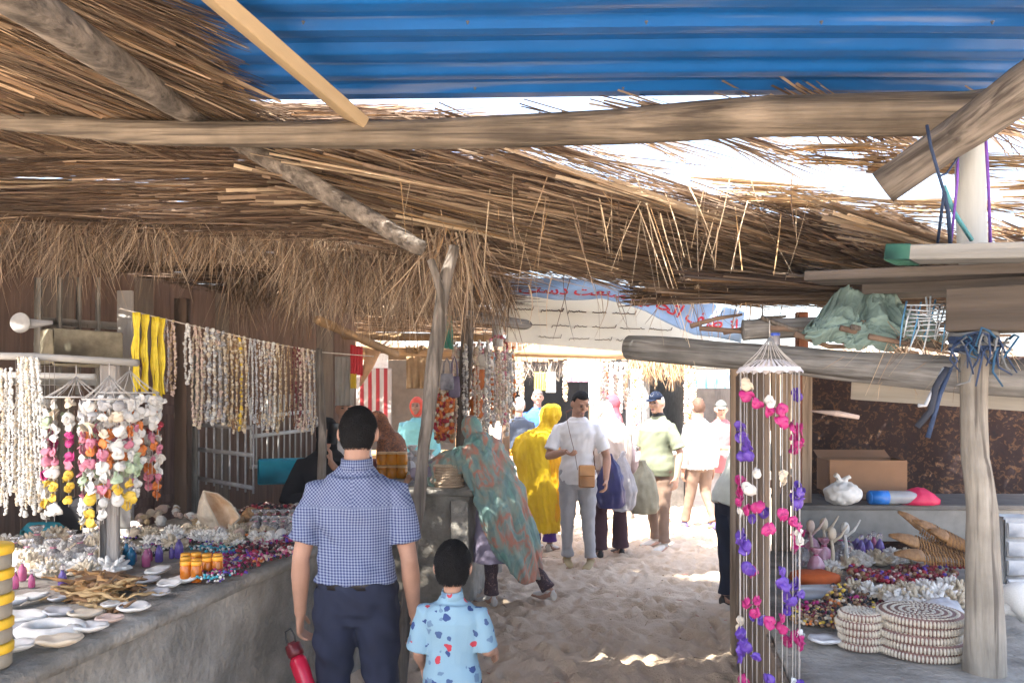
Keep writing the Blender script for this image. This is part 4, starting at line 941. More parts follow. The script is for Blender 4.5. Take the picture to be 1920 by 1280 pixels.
def door():
    r = empty('carved_door', W(288, 1130, Yw(288) + .28)); r.location.z = 0; o = Vector(r.location); a = W(244, 740, Yw(244) + .28); c = W(334, 740, Yw(334) + .28); d = c - a; wd = d.length
    r.rotation_euler.z = math.atan2(d.y, d.x); MD = mat('old_red_door', (.20, .115, .095), .85, .45, 18, col2=(.30, .20, .17), bump=.5, stretch=(1, 1, .06))
    b = MB(); b.box((0, 0, 1.0), (wd, .035, 2.0), bev=.004); b.build('leaf', MD, r, smooth=False)
    for sx in (-.25, .25):
        for z0, z1 in ((.25, .72), (.86, 1.62), (1.7, 1.92)):
            b = MB(); w_ = wd * .38
            b.box((sx * wd, -.028, (z0 + z1) / 2), (w_, .02, z1 - z0), bev=.008); b.box((sx * wd, -.042, (z0 + z1) / 2), (w_ * .6, .016, (z1 - z0) * .82), bev=.006); b.build('panel', MD, r, smooth=False)
    b = MB(); b.box((0, -.03, 1.0), (.035, .03, 1.98), bev=.006); b.build('middle_rail', MD, r, smooth=False)
    tag(r, 'old carved reddish brown wooden door behind the left counter', 'door')
door()
def gate(x0, x1, ytop0, ytop1, ybot0, ybot1, off0, off1, nb, rails, label, m):
    r = empty('metal_gate', W((x0 + x1) / 2, 900, Yw(x0) + off0)); o = Vector(r.location)
    def P(t, s): return W(x0 + (x1 - x0) * t, (ytop0 + (ytop1 - ytop0) * t) * (1 - s) + (ybot0 + (ybot1 - ybot0) * t) * s, Yw(x0) + off0 + (off1 - off0) * t) - o
    for i in range(nb):
        b = MB(); t = i / (nb - 1); b.tube([P(t, 0), P(t, .5), P(t, 1)], .008, 8); b.build('bar', m, r)
    for s in rails: b = MB(); b.tube([P(0, s), P(.5, s), P(1, s)], .012, 8, ell=1.4); b.build('rail', m, r)
    tag(r, label, 'gate')
M_gate = mat('grey_painted_metal', (.36, .36, .37), .6, .2, 20)
gate(372, 475, 790, 795, 905, 925, .0, -.35, 8, (.05, .45, .92), 'grey barred metal gate leaning behind the conch shell', M_gate)
gate(470, 585, 745, 735, 878, 862, -.2, .9, 12, (.28, .55, .98), 'second white barred metal gate, just right of the gate behind the conch', M_white)
# teal crate behind the gates
b = MB(); b.box((0, 0, .09), (.36, .2, .18), Euler((0, 0, .3)), bev=.01); o = b.build('crate', mat('teal_plastic', (.02, .26, .36), .5)); o.location = W(530, 905, 6.0); tag(o, 'bright teal plastic crate at the far end of the left counter', 'crate')
# cardboard crates behind lattice
b = MB(); b.box((0, 0, .12), (.42, .25, .22), bev=.01); o = b.build('crate', mat('pale_crate', (.40, .36, .26), .9, .25, 20)); o.location = W(150, 690, 4.95); o.rotation_euler.z = .9; tag(o, 'pale wooden crate on the ledge behind the lattice screen', 'crate')
# fan
def fan():
    r = empty('wall_fan', W(38, 605, 4.2)); b = MB(); b.lathe([(.0, -.014), (.05, -.012), (.054, 0), (.05, .008), (.01, .004)], n=28, M=Euler((R(90), 0, 0)).to_matrix()); b.build('guard', mat('fan_white', (.34, .34, .34), .7), r)
    b = MB(); b.tube([(0, .02, 0), (.04, .05, 0), (.12, .09, .01)], [.03, .025, .01], 10); b.build('motor', mat('fan_grey', (.35, .35, .36), .5), r)
    tag(r, 'small round white fan at the left edge under the leaf fringe', 'fan')
fan()
# rail in front carrying the mobiles, with its post on the counter
def rail():
    r = empty('display_rack', W(207, 1075, 3.56)); o = Vector(r.location)
    b = MB(); b.box((W(206, 880, 3.56) - o), (.075, .045, (1075 - 684) / FPX * 3.56), bev=.005); b.build('post', mat('rack_post_wood', (.36, .33, .30), .9, .3, 18, bump=.4, stretch=(1, 1, .08)), r)
    b = MB(); b.tube([W(-90, 666, 3.45) - o, W(60, 668, 3.45) - o, W(258, 680, 3.45) - o], .020, 12, ell=.8); b.build('top_rail', M_greylog, r)
    b = MB(); b.tube([W(-90, 700, 3.62) - o, W(178, 706, 3.62) - o], .014, 10); b.build('lower_rail', M_white, r)
    tag(r, 'weathered wooden display rack standing on the left counter', 'rack')
rail()
# thin pole in front of the woman in black
log('thin_pole', [W(604, 1010, 5.2), W(606, 840, 5.2), W(600, 760, 5.25), W(598, 655, 5.3)], [.032, .028, .026, .024], M_logz, 'thin crooked pole in front of the woman with the phone', 'pole', seed=9, wob=.008)
# necklace line
lineP = [W(224, 578, 4.45), W(350, 608, 4.75), W(480, 638, 5.05), W(600, 660, 5.3), W(700, 668, 6.0)]
b = MB(); b.tube(lineP, .004, 6); o = b.build('hanging_line', M_string); recenter(o); tag(o, 'long cord stretched above the left counter, strung with necklaces', 'cord')
def lineat(px):
    for a, c in zip(lineP[:-1], lineP[1:]):
        ax, cx = a.x / a.y * FPX + CX, c.x / c.y * FPX + CX
        if px <= cx or c is lineP[-1]:
            lo, hi = 0., 1.
            for _ in range(20):
                m_ = (lo + hi) / 2; q = a.lerp(c, m_)
                if q.x / q.y * FPX + CX < px: lo = m_
                else: hi = m_
            return a.lerp(c, lo)
# ---- bamboo beams and roofs behind the forked post
log('bamboo_pole', [W(596, 600, 5.9), W(742, 664, 7.4)], [.035, .035], mat('bamboo_z', (.34, .21, .10), .7, .3, 12, stretch=(1, 1, .1)), 'short yellow bamboo pole slanting down toward the middle counter', 'pole', seed=11, wob=.002)
log('bamboo_pole', [W(560, 628, 8.0), W(930, 634, 8.0)], [.04, .04], MATS['bamboo_z'], 'horizontal bamboo pole under the far palm thatch', 'pole', seed=12, wob=.004)
log('bamboo_pole', [W(620, 654, 8.6), W(1180, 668, 9.6)], [.035, .035], MATS['bamboo_z'], 'long sunlit bamboo pole above the middle counter goods', 'pole', seed=13, wob=.004)
log('stall_pole', [Vector((W(866, 740, 7.0).x, 7.0, 0)), W(868, 760, 7.0), W(876, 600, 7.0)], [.05, .052, .055], M_logz, 'upright pole behind the shawled woman, hung with shell strings', 'post', seed=14, wob=.01)
log('stall_pole', [Vector((W(948, 740, 8.8).x, 8.8, 0)), W(946, 800, 8.8), W(938, 610, 8.8)], [.045, .045, .04], mat('sunny_pole', (.40, .27, .19), .8, .25, 14, stretch=(1, 1, .1)), 'reddish brown upright pole left of the yellow chador', 'post', seed=15, wob=.012)
log('grey_pole', [W(846, 588, 6.9), W(1010, 612, 7.6)], [.05, .05], M_greyz, 'grey log laid across the post top left of the white signboard', 'beam', seed=16, wob=.004)
log('sign_post', [W(934, 650, 7.4), W(934, 520, 7.4)], [.05, .05], MATS['pale_post'], 'short pale post at the left end of the white signboard', 'post', seed=17, wob=.002)
# ---- signboard with dark handwriting
def signboard():
    r = empty('signboard', W(1110, 600, 7.55)); o = Vector(r.location); a, c, d, e = W(948, 540, 7.45) - o, W(1330, 546, 7.65) - o, W(1330, 672, 7.65) - o, W(950, 640, 7.45) - o
    b = MB(); n = Vector((0, .03, 0)); b.add([a, c, d, e, a + n, c + n, d + n, e + n], [(0, 3, 2, 1), (4, 5, 6, 7), (0, 1, 5, 4), (1, 2, 6, 5), (2, 3, 7, 6), (3, 0, 4, 7)]); b.build('board', mat('cream_board', (.74, .72, .62), .7, .06, 3), r, smooth=False)
    random.seed(5); mk = mat('brown_ink', (.07, .04, .03), .8)
    for row, (y0, x0, x1) in enumerate(((580, 965, 1180), (608, 985, 1250), (632, 1010, 1250))):
        x = x0; 
        while x < x1:
            L = random.uniform(18, 46); b = MB(); pts = []; k = int(L / 2.2)
            for i in range(k + 1):
                px = x + L * i / k; py = y0 + (px - x0) * .04 + (random.choice((-2.5, -1, 0, 0, 1)) if i % 2 else 0) - (6 if i == k and random.random() < .5 else 0) + (4 if i == 0 and random.random() < .3 else 0)
                q = W(px, py, 7.44 + (px - 948) / 382 * .2) - o; pts.append(q)
            b.tube(pts, (.010 - .002 * row), 5, ell=.4)
            b.build('handwriting', mk, r); x += L + random.uniform(5, 14)
    tag(r, 'sunlit cream signboard with rows of dark handwriting under the cloth banner', 'sign')
signboard()
# ---- light blue cloth banner with red lettering
AR = {'ا': ('ﺍ', 'ﺎ', None, None), 'ز': ('ﺯ', 'ﺰ', None, None), 'ط': ('ﻁ', 'ﻂ', 'ﻃ', 'ﻄ'), 'ر': ('ﺭ', 'ﺮ', None, None), 'ف': ('ﻑ', 'ﻒ', 'ﻓ', 'ﻔ'), 'ت': ('ﺕ', 'ﺖ', 'ﺗ', 'ﺘ'), 'ح': ('ﺡ', 'ﺢ', 'ﺣ', 'ﺤ'),
      'د': ('ﺩ', 'ﺪ', None, None), 'ی': ('ﯼ', 'ﯽ', 'ﯾ', 'ﯿ'), 'ه': ('ﻩ', 'ﻪ', 'ﻫ', 'ﻬ'), 'ص': ('ﺹ', 'ﺺ', 'ﺻ', 'ﺼ'), 'ن': ('ﻥ', 'ﻦ', 'ﻧ', 'ﻨ'), 'ع': ('ﻉ', 'ﻊ', 'ﻋ', 'ﻌ'), 'س': ('ﺱ', 'ﺲ', 'ﺳ', 'ﺴ')}
def shape(t):
    out = []
    for w_ in t.split(' '):
        g = ''
        for i, ch in enumerate(w_):
            pj = i > 0 and AR[w_[i - 1]][2] is not None; nj = i < len(w_) - 1 and AR[ch][2] is not None
            f = AR[ch]; g += (f[3] if nj else f[1]) if pj else (f[2] if nj else f[0])
        out.append(g)
    return ' '.join(out)[::-1]
def text_mesh(t, size=1.0):
    cu = bpy.data.curves.new('t', 'FONT'); cu.body = t; cu.size = size; cu.align_x = 'LEFT'; cu.offset = .018; cu.resolution_u = 3; ob = bpy.data.objects.new('t', cu); COL.objects.link(ob)
    dg = bpy.context.evaluated_depsgraph_get(); me = bpy.data.meshes.new_from_object(ob.evaluated_get(dg)); V = [tuple(v.co) for v in me.vertices]; F = [list(p.vertices) for p in me.polygons]
    bpy.data.objects.remove(ob); bpy.data.curves.remove(cu); bpy.data.meshes.remove(me); return V, F
def banner():
    r = empty('cloth_banner', W(1160, 590, 6.85)); o = Vector(r.location)
    top = [W(930, 518, 7.0), W(1040, 520, 6.95), W(1150, 530, 6.9), W(1240, 545, 6.85), W(1330, 565, 6.8), W(1395, 585, 6.7)]
    bot = [W(938, 548, 7.0), W(1040, 563, 6.95), W(1130, 558, 6.9), W(1210, 584, 6.85), W(1300, 628, 6.8), W(1388, 642, 6.7)]
    def S(t, s):
        x = t * 5; i = min(4, int(x)); f = x - i; p = top[i].lerp(top[i + 1], f).lerp(bot[i].lerp(bot[i + 1], f), s)
        return p - o + Vector((0, .05 * math.sin(t * 17 + s * 2) + .03 * math.sin(s * 5 + t * 7), 0))
    b = MB(); N, K = 80, 14
    for i in range(N + 1):
        for k in range(K + 1): b.v.append(tuple(S(i / N, k / K)))
    for i in range(N):
        for k in range(K): q = i * (K + 1) + k; b.f.append([q, q + K + 1, q + K + 2, q + 1]); b.c.append((1, 1, 1)); b.m.append(0)
    c_ = b.build('cloth', mat('pale_blue_cloth', (.34, .48, .66), .85, .12, 5, trl=.3), r); md = c_.modifiers.new('s', 'SOLIDIFY'); md.thickness = .004; md.offset = -1
    V, F = text_mesh(shape('از طرف اتحادیه صنایع دستی')) if 0 else text_mesh(shape('از طرف اتحادیه صنعت دستی'))
    xs = [v[0] for v in V]; ys = [v[1] for v in V]; x0, x1, y0, y1 = min(xs), max(xs), min(ys), max(ys)
    V2 = []
    for v in V:
        t = .07 + .90 * (v[0] - x0) / (x1 - x0); s_ = .92 - .52 * (v[1] - y0) / (y1 - y0) - (.10 if t > .6 else .0)
        V2.append(S(t, s_) + Vector((0, -.012, 0)))
    q = MB(); q.add(V2, F); q.build('red_lettering', mat('red_paint', (.50, .015, .03), .7), r, smooth=False)
    tag(r, 'light blue cloth banner with red lettering sagging under the palm thatch', 'banner')
banner()
# ---- far stalls: sunlit fascia, dark openings, walls
M_sunwood = mat('sunlit_slats', (.45, .30, .19), .85, .3, 26, bump=.3, stretch=(1, 1, .05))
M_greywall = mat('grey_slat_wall', (.26, .255, .24), .9, .3, 10, bump=.4)
def stallbox(x0, x1, yt, Y, depth, m, label, name='market_stall', back=M_dark, counter_h=.85, roofm=None, open_=True, cm=None):
    """open-fronted stall: posts, fascia, back and side walls, counter board"""
    r = empty(name, (W((x0 + x1) / 2, 740, Y).x, Y, 0)); o = Vector(r.location); a, c = W(x0, yt, Y) - o, W(x1, yt, Y) - o; h = a.z; wd = c.x - a.x
    for x in (a.x, c.x): b = MB(); b.box((x, 0, h / 2), (.09, .09, h), bev=.01); b.build('post', m, r)
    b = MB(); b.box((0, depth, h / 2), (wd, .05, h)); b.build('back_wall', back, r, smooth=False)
    for x in (a.x, c.x): b = MB(); b.box((x, depth / 2 + .04, h / 2 - .05), (.04, depth - .14, h - .1)); b.build('side_wall', back, r, smooth=False)
    b = MB(); b.box((0, depth / 2 - .1, h + .05), (wd + .3, depth + .5, .08)); b.build('roof', roofm or m, r, smooth=False)
    b = MB(); b.box((0, -.12, counter_h), (wd - .12, .5, .05), bev=.01); b.box((0, .05, counter_h / 2 - .02), (wd - .14, .04, counter_h - .05)); b.build('counter', cm or m, r, smooth=False)
    return tag(r, label, 'stall')
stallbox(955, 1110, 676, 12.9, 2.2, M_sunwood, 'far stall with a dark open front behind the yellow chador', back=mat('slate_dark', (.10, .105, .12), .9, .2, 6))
stallbox(1112, 1180, 674, 13.4, 2.0, M_white, 'white framed far stall hung with clothes behind the white t-shirt', back=mat('pale_back', (.40, .40, .42), .9, .2))
stallbox(1212, 1292, 690, 11.9, 2.4, M_greywall, 'far stall of grey slats behind the man in the olive polo', back=M_greywall)
stallbox(1300, 1400, 690, 15.5, 2.4, M_white, 'far white stall at the end of the lane behind the couple', back=mat('pale_stall_back', (.65, .6, .58), .9, .2))
stallbox(640, 860, 664, 11.8, 2.0, M_bamboo, 'far stall seen left of the forked post', back=mat('stripe_back', (.42, .40, .38), .9, .2))
def fascia(x0, x1, y0, y1, Y, m, label, n):
    r = empty('slat_fascia', W((x0 + x1) / 2, (y0 + y1) / 2, Y)); o = Vector(r.location); random.seed(n)
    for i in range(n):
        x = x0 + (x1 - x0) * (i + .5) / n; wd = (x1 - x0) / n / FPX * Y * .9; e = random.uniform(-3, 3); a, c = W(x, y0 + e, Y), W(x, y1 + e, Y)
        b = MB(); b.box((a + c) / 2 - o, (wd, .03, a.z - c.z), Euler((0, random.uniform(-.03, .03), 0)), bev=.004); b.build('slat', m, r, smooth=False)
    tag(r, label, 'fascia')
fascia(930, 1185, 636, 676, 10.2, M_sunwood, 'sunlit row of orange brown slats under the signboard', 26)
def leafwall(x0, x1, y0, y1, Y, n, label, tint, Lr):
    V, F, C = fringe(W(x0, y0, Y), W(x1, y0, Y), n, Lr, (.008, .02), (0, -.1, -1), .15, tint, .12); o = npmesh('palm_fringe', V, F, M_thatch, cols=C, smooth=False); recenter(o); tag(o, label, 'palm fringe')
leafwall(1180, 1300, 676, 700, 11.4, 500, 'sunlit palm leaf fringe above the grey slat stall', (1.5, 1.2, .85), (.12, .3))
leafwall(965, 1060, 676, 700, 12.6, 260, 'grey leaf fringe over the dark far stall opening', (1.0, 1.0, 1.0), (.12, .3))
# slat wall beside the grey stall
fascia(1196, 1296, 694, 905, 11.75, M_greywall, 'upright grey slat screen behind the man in the olive polo', 11) if 0 else None
# long far hedge-like backdrop of huts closing the horizon
def hut(px, Y, wd, h, m, rm, label, dz=.0):
    c = W(px, 740, Y); r = empty('palm_hut', (c.x, Y, 0)); b = MB(); b.box((0, 0, h / 2), (wd, 2.4, h)); b.build('wall', m, r, smooth=False)
    b = MB(); b.box((-.2 * wd, -1.215, .95), (.8, .03, 1.9)); b.build('doorway_shade', M_dark, r, smooth=False)  # dark slab on the solid wall, drawn for the shade of a door opening
    V, F, C = panel([Vector((-wd / 2 - .3, -1.7, h + .02)), Vector((wd / 2 + .3, -1.7, h + .02)), Vector((wd / 2 + .3, .2, h + .75)), Vector((-wd / 2 - .3, .2, h + .75))], 2600, (.05, 1, .35), (.5, 1.1), (.015, .04), .08, .15, (0, .08), None, (1.1, .95, .8))
    npmesh('thatch', V, F, M_thatch, r, cols=C, smooth=False); b = MB(); b.add([(-wd / 2, -1.4, h), (wd / 2, -1.4, h), (wd / 2, 1.4, h), (-wd / 2, 1.4, h), (-wd / 2, .2, h + .6), (wd / 2, .2, h + .6)], [(0, 1, 5, 4), (2, 3, 4, 5), (0, 4, 3), (1, 2, 5), (3, 2, 1, 0)]); b.build('roof_frame', M_brown, r, smooth=False)
    tag(r, label, 'hut')
M_mud = mat('mud_wall', (.42, .36, .29), .95, .2, 3, bump=.3)
hut(1330, 24, 6.5, 2.2, M_mud, None, 'mud walled hut at the far end of the lane, farthest right')
hut(1080, 22, 6, 2.1, M_mud, None, 'mud walled hut behind the white framed far stall')
hut(800, 19, 6.5, 2.1, M_mud, None, 'mud walled hut in the background left of the lane')
hut(1660, 21, 7, 2.2, M_mud, None, 'mud walled hut in the background behind the right stall')
hut(360, 16, 7.5, 2.1, M_mud, None, 'mud walled hut in the background beyond the left board wall')
# ---- right stall: back cloth, side boards, roof boards
M_carpet = mk_blotch('brown_floral_cloth', [(.012, .008, .008), (.022, .010, .010), (.03, .013, .010), (.018, .010, .010), (.13, .065, .03), (.02, .010, .010)], 26)
def cloth_sheet(name, pts, m, label, cat, N=60, K=30, amp=.03, th=.004, freq=9, kind=None):
    a, b_, c, d = [Vector(p) for p in pts]; b = MB(); n = (b_ - a).cross(d - a).normalized()
    for i in range(N + 1):
        for k in range(K + 1):
            u, v = i / N, k / K; p = a.lerp(b_, u).lerp(d.lerp(c, u), v); b.v.append(tuple(p + n * amp * (math.sin(u * freq * 3 + v * 2) + .6 * math.sin(u * freq * 5.3 - v * 3)) * (.3 + .7 * v) * .6))
    for i in range(N):
        for k in range(K): q = i * (K + 1) + k; b.f.append([q, q + K + 1, q + K + 2, q + 1]); b.c.append((1, 1, 1)); b.m.append(0)
    o = b.build(name, m); recenter(o); md = o.modifiers.new('s', 'SOLIDIFY'); md.thickness = th; md.offset = 0; return tag(o, label, cat) if label else o
cloth_sheet('patterned_cloth', [W(1492, 668, 6.1), W(2250, 668, 5.4), W(2250, 1085, 5.4), W(1492, 1085, 6.1)], M_carpet, 'dark brown floral cloth hung as the back wall of the right stall', 'cloth')
b = MB(); b.box((0, 0, 1.12), (.07, .06, 2.24), bev=.006); o = b.build('stall_corner_post', mat('rust_wood', (.22, .085, .045), .85, .3, 16, bump=.3, stretch=(1, 1, .08))); o.location = (W(1503, 740, 5.2).x, 5.2, 0); tag(o, 'rusty red corner post at the back left of the right stall', 'post')
def sideboards():
    r = empty('board_screen', RF0 + U * .9); o = Vector(r.location); random.seed(4); mb_ = mat('tan_boards', (.17, .125, .09), .9, .4, 20, bump=.4, stretch=(1, 1, .06)); rz = -math.atan2(U.x, U.y)
    for i in range(20):
        t = .40 + i * .155; a = RF0 + U * t - V_ * .04; b = MB(); h = 1.84 + random.uniform(-.03, .03) if t > 1.75 else .66 + random.uniform(-.01, .015)
        b.box(a - o + Vector((0, 0, h / 2)), (.02, .135 + random.uniform(-.01, .012), h), Euler((0, 0, rz + random.uniform(-.01, .01))), bev=.003); b.build('board', mb_, r, smooth=False)
    tag(r, 'screen of tan upright boards along the side of the right stall', 'screen')
sideboards()
def rbox(name, c, size, m, label, cat, rz=0., bev=.006, rx=0., ry=0.):
    b = MB(); b.box((0, 0, size[2] / 2), size, bev=bev); o = b.build(name, m, smooth=False); o.location = c; o.rotation_euler = (rx, ry, rz); return tag(o, label, cat)
# back table of the right stall
def backtable():
    r = empty('back_table', (W(1650, 740, 5.05).x, 5.05, 0)); M_t = mat('grey_table', (.12, .115, .11), .8, .3, 6); M_t2 = mat('grey_panel', (.20, .20, .19), .8, .25, 6)
    b = MB(); b.box((.75, .3, .985), (2.5, .6, .03), bev=.004); b.build('table_top', M_t, r, smooth=False)
    b = MB(); b.box((.75, .02, .87), (2.5, .02, .2), bev=.003); b.build('apron', M_t2, r, smooth=False)
    for x in (-.42, 1.9):
        for y in (.06, .54): b = MB(); b.box((x, y, .485), (.05, .05, .97)); b.build('leg', M_t, r, smooth=False)
    tag(r, 'long grey table at the back of the right stall', 'table')
backtable()
# roof boards over the right stall
M_oldb = mat('old_board', (.10, .085, .075), .9, .4, 18, bump=.5, stretch=(.05, 1, 1)); M_oldb2 = mat('light_old_board', (.27, .27, .26), .9, .3, 18, bump=.5, stretch=(.05, 1, 1))
plank('roof_board', W(1672, 478, 3.1), W(2150, 470, 2.6), .16, .055, M_oldb2, 'pale grey board with a green painted end on top of the right stall roof')
b = MB(); b.box((0, 0, 0), (.09, .168, .063), bev=.004); o = b.build('painted_end', mat('green_paint', (.03, .11, .08), .7)); p = [x for x in bpy.data.objects if x.name.startswith('roof_board')][0]; o.parent = p; o.location = (.04, 0, 0)
plank('roof_board', W(1525, 522, 3.5), W(2150, 500, 2.75), .22, .04, M_oldb, 'long dark weathered board under the pale board of the right stall roof')
plank('roof_board', W(1650, 545, 3.6), W(2150, 528, 2.8), .3, .05, M_oldb, 'dark brown board lying just above the green cloth bundle')
plank('roof_board', W(1780, 585, 3.05), W(2150, 572, 2.7), .2, .16, mat('thick_brown_board', (.075, .06, .048), .9, .35, 16, bump=.5, stretch=(.05, 1, 1)), 'thick squared brown timber above the crooked stall post')
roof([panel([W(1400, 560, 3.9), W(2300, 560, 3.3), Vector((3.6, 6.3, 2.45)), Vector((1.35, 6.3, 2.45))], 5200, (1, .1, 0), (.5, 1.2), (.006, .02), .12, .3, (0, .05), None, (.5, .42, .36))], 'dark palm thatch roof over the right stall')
def spars(n, A, B, label):
    random.seed(n); r = empty('branch_pile', (Vector(A) + Vector(B)) / 2); o = Vector(r.location)
    for i in range(n):
        t = random.random(); a = Vector(A).lerp(Vector(B), t) - o + Vector((random.uniform(-.3, .3), random.uniform(-.15, .15), random.uniform(-.03, .06))); L = random.uniform(.25, .7); d = Vector((random.uniform(.6, 1), random.uniform(-.3, .3), random.uniform(-.25, .25)))
        b = MB(); b.tube([a, a + d * L * .5 + Vector((0, 0, random.uniform(-.03, .03))), a + d * L], [.013, .011, .006], 7); b.build('branch', M_brown if i % 3 else M_logz, r)
    tag(r, label, 'branches')
spars(26, W(1400, 612, 3.9), W(1760, 632, 3.3), 'tangle of brown branches lying on the stall beam beside the green cloth')
log('stub_log', [W(1392, 620, 3.8), W(1560, 610, 3.75)], [.05, .045], M_greyz, 'short grey log end resting on the stall beam next to the blue lid', 'log', seed=21, wob=.003)
# pale crossbeam board under the log beam
plank('cross_board', W(1600, 725, 3.8), W(1960, 745, 3.2), .05, .12, mat('pale_board', (.40, .38, .34), .9, .25, 16, stretch=(.06, 1, 1)), 'pale board hanging just under the stall log beam')
# green cloth bundle: one crumpled sheet heaped on the roof, its front edge hanging over the beam
def bundle():
    b = MB(); N, K = 190, 120
    def prof(u):
        top = 640 - 92 * max(0, math.sin(min(1, u * 1.02 + .03) * math.pi)) ** .6 + 8 * math.sin(u * 19) - (8 * math.sin(u * 6.3)); bot = 640 + 20 * math.sin(u * math.pi) ** 1.5 + 5 * math.sin(u * 23); return top, bot
    def rg(p, s): return 1 - 2 * abs(noise.noise(p * s))
    for i in range(N + 1):
        for k in range(K + 1):
            u, v = i / N, k / K; px = 1508 + 262 * u; t, bt = prof(u); Y0 = 3.62 - .22 * u
            if v < .35: q = v / .35; p = W(px, t + (bt - t) * .3 * (1 - q) ** 2 + 10 * (1 - q), Y0 + .28 * (1 - q)); 
            else: q = (v - .35) / .65; p = W(px, t + (bt - t) * q, Y0 - .16 * math.sin(q * 2.2))
            c = Vector((u * 2.2, v * 1.4, 0)); w_ = Vector((noise.noise(c * 1.7), noise.noise(c * 1.7 + Vector((9, 0, 0))), 0)) * .6
            f = rg(c + w_, 1.9) * .6 + rg(c + w_ * 1.5 + Vector((4, 2, 0)), 4.1) * .34 + rg(c * 1.0 + w_ * 2 + Vector((1, 7, 0)), 9) * .12
            p += Vector((noise.noise(c * 5) * .012, -f * .075 + .04, f * .035 - .015)); b.v.append(tuple(p))
    for i in range(N):
        for k in range(K): q = i * (K + 1) + k; b.f.append([q, q + 1, q + K + 2, q + K + 1]); b.c.append((1, 1, 1)); b.m.append(0)
    o = b.build('cloth_bundle', mat('grey_green_canvas', (.19, .275, .255), .9, .22, 3, bump=.25, bscale=70)); recenter(o); md = o.modifiers.new('s', 'SOLIDIFY'); md.thickness = .004
    tag(o, 'crumpled grey green canvas sheet heaped on the right stall roof', 'canvas')
bundle()
# rope tangles
def ropes(name, specs, label, cat='rope', m=None):
    r = empty(name, specs[0][0]); o = Vector(r.location)
    for pts, rad, mm in [(s[:-2], s[-2], s[-1]) for s in specs]:
        b = MB(); b.tube([p - o for p in pts], rad, 7); b.build('strand', mm, r)
    tag(r, label, cat)
random.seed(31)
ropes('rope_tie', [[W(1738, 235, 3.02), W(1745, 275, 3.0), W(1758, 320, 3.0), W(1770, 360, 3.05), W(1758, 455, 3.15), .006, M_rope_b], [W(1770, 360, 3.05), W(1778, 400, 3.1), W(1782, 458, 3.15), .008, M_rope_b],
    [W(1796, 280, 3.1), W(1795, 340, 3.1), W(1783, 455, 3.15), .005, M_rope_p], [W(1800, 290, 3.1), W(1775, 325, 3.05), W(1762, 330, 3.0), .004, M_rope_b]], 'blue rope tied round the thick slanting log and hanging down to the stall roof')
ropes('rope_tie', [[W(1848, 250, 3.05), W(1853, 340, 3.1), W(1857, 458, 3.15), .006, M_rope_p]], 'violet rope hanging straight down on the right side of the whitish upright post')
ropes('rope_tie', [[W(1770, 350, 3.1), W(1790, 400, 3.15), W(1822, 450, 3.2), .009, mat('teal_rope', (.10, .32, .36), .8)]], 'teal rope slanting down to the foot of the whitish upright post')
def knot(c, n, L, label, Yspread=.05):
    random.seed(n); r = empty('rope_knot', c); MMs = [M_rope_b, mat('grey_rope', (.16, .17, .18), .9), M_rope_b, mat('blue_cord', (.02, .08, .16), .8)]
    for i in range(n):
        a = random.uniform(-.5, 3.6); st = Vector((random.uniform(-.09, .09), -.07 + random.uniform(-.02, .02), random.uniform(-.03, .05))); e = st + Vector((math.cos(a) * L * random.uniform(.1, .7), -random.uniform(0, .05), -L * random.uniform(.1, .9)))
        mid = (st + e) / 2 + Vector((random.uniform(-.05, .05), -.03, random.uniform(.0, .06))); b = MB(); b.tube([st, st.lerp(mid, .5) + Vector((0, 0, .01)), mid, mid.lerp(e, .6) + Vector((random.uniform(-.03, .03), 0, random.uniform(-.02, .02))), e], [.005, .005, .004, .004, .003], 6); b.build('strand', MMs[i % 4], r)
    for k in range(5):
        b = MB(); b.tube([Vector((math.cos(t) * .078, math.sin(t) * .078, .0 + k * .014 + .004 * math.sin(t * 3))) for t in [j * .42 for j in range(16)]], .008, 7); b.build('wrap', MMs[k % 3], r)
    tag(r, label, 'rope')
knot(W(1826, 655, 2.99), 26, .16, 'tangle of dark blue cords lashing the crooked post to the stall beam')
ropes('rope_tie', [[W(1775, 690, 2.95), W(1755, 725, 2.93), W(1745, 770, 2.93), W(1720, 800, 2.94), .012, mat('dark_rope', (.03, .035, .05), .9)], [W(1782, 690, 2.95), W(1762, 740, 2.93), W(1740, 820, 2.93), .009, M_rope_b], [W(1770, 690, 2.95), W(1735, 760, 2.93), W(1722, 760, 2.93), .007, mat('frayed_white', (.4, .42, .45), .9)]], 'frayed dark rope ends hanging from the stall beam left of the crooked post')

def net():
    random.seed(71); r = empty('frayed_net', W(1745, 600, 3.2)); o = Vector(r.location); mm = mat('net_white', (.50, .55, .60), .8, .3, 20); m2 = mat('net_blue', (.10, .28, .48), .8, .3, 20)
    for i in range(11):
        t = i / 10; a = W(1700 + 90 * t, 565 + 10 * math.sin(i), 3.15); c = W(1690 + 80 * t + random.uniform(-8, 8), 640 + random.uniform(-15, 25), 3.12); b = MB()
        b.tube([a - o, (a + c) / 2 - o + Vector((random.uniform(-.02, .02), -.03, 0)), c - o], [.004, .0035, .002], 5); b.build('strand', mm if i % 3 else m2, r)
    for k in range(8):
        y = 572 + k * 8; b = MB(); b.tube([W(1700, y, 3.14) - o, W(1740, y + 4 * math.sin(k), 3.09) - o, W(1790, y - 3, 3.14) - o], .003, 5); b.build('mesh_thread', mm, r)
    tag(r, 'frayed white and blue net scrap hanging beside the canvas bundle', 'net')
    V, F, C = fringe(W(1660, 640, 3.3), W(1900, 640, 2.95), 130, (.06, .2), (.003, .006), (0, -.2, -1), .15, (1.2, 1.1, 1.0), .6, .08); q = npmesh('straw_fringe', V, F, M_thatch, cols=C, smooth=False); recenter(q); tag(q, 'ragged straw sticking out around the head of the crooked post', 'straw')
net()

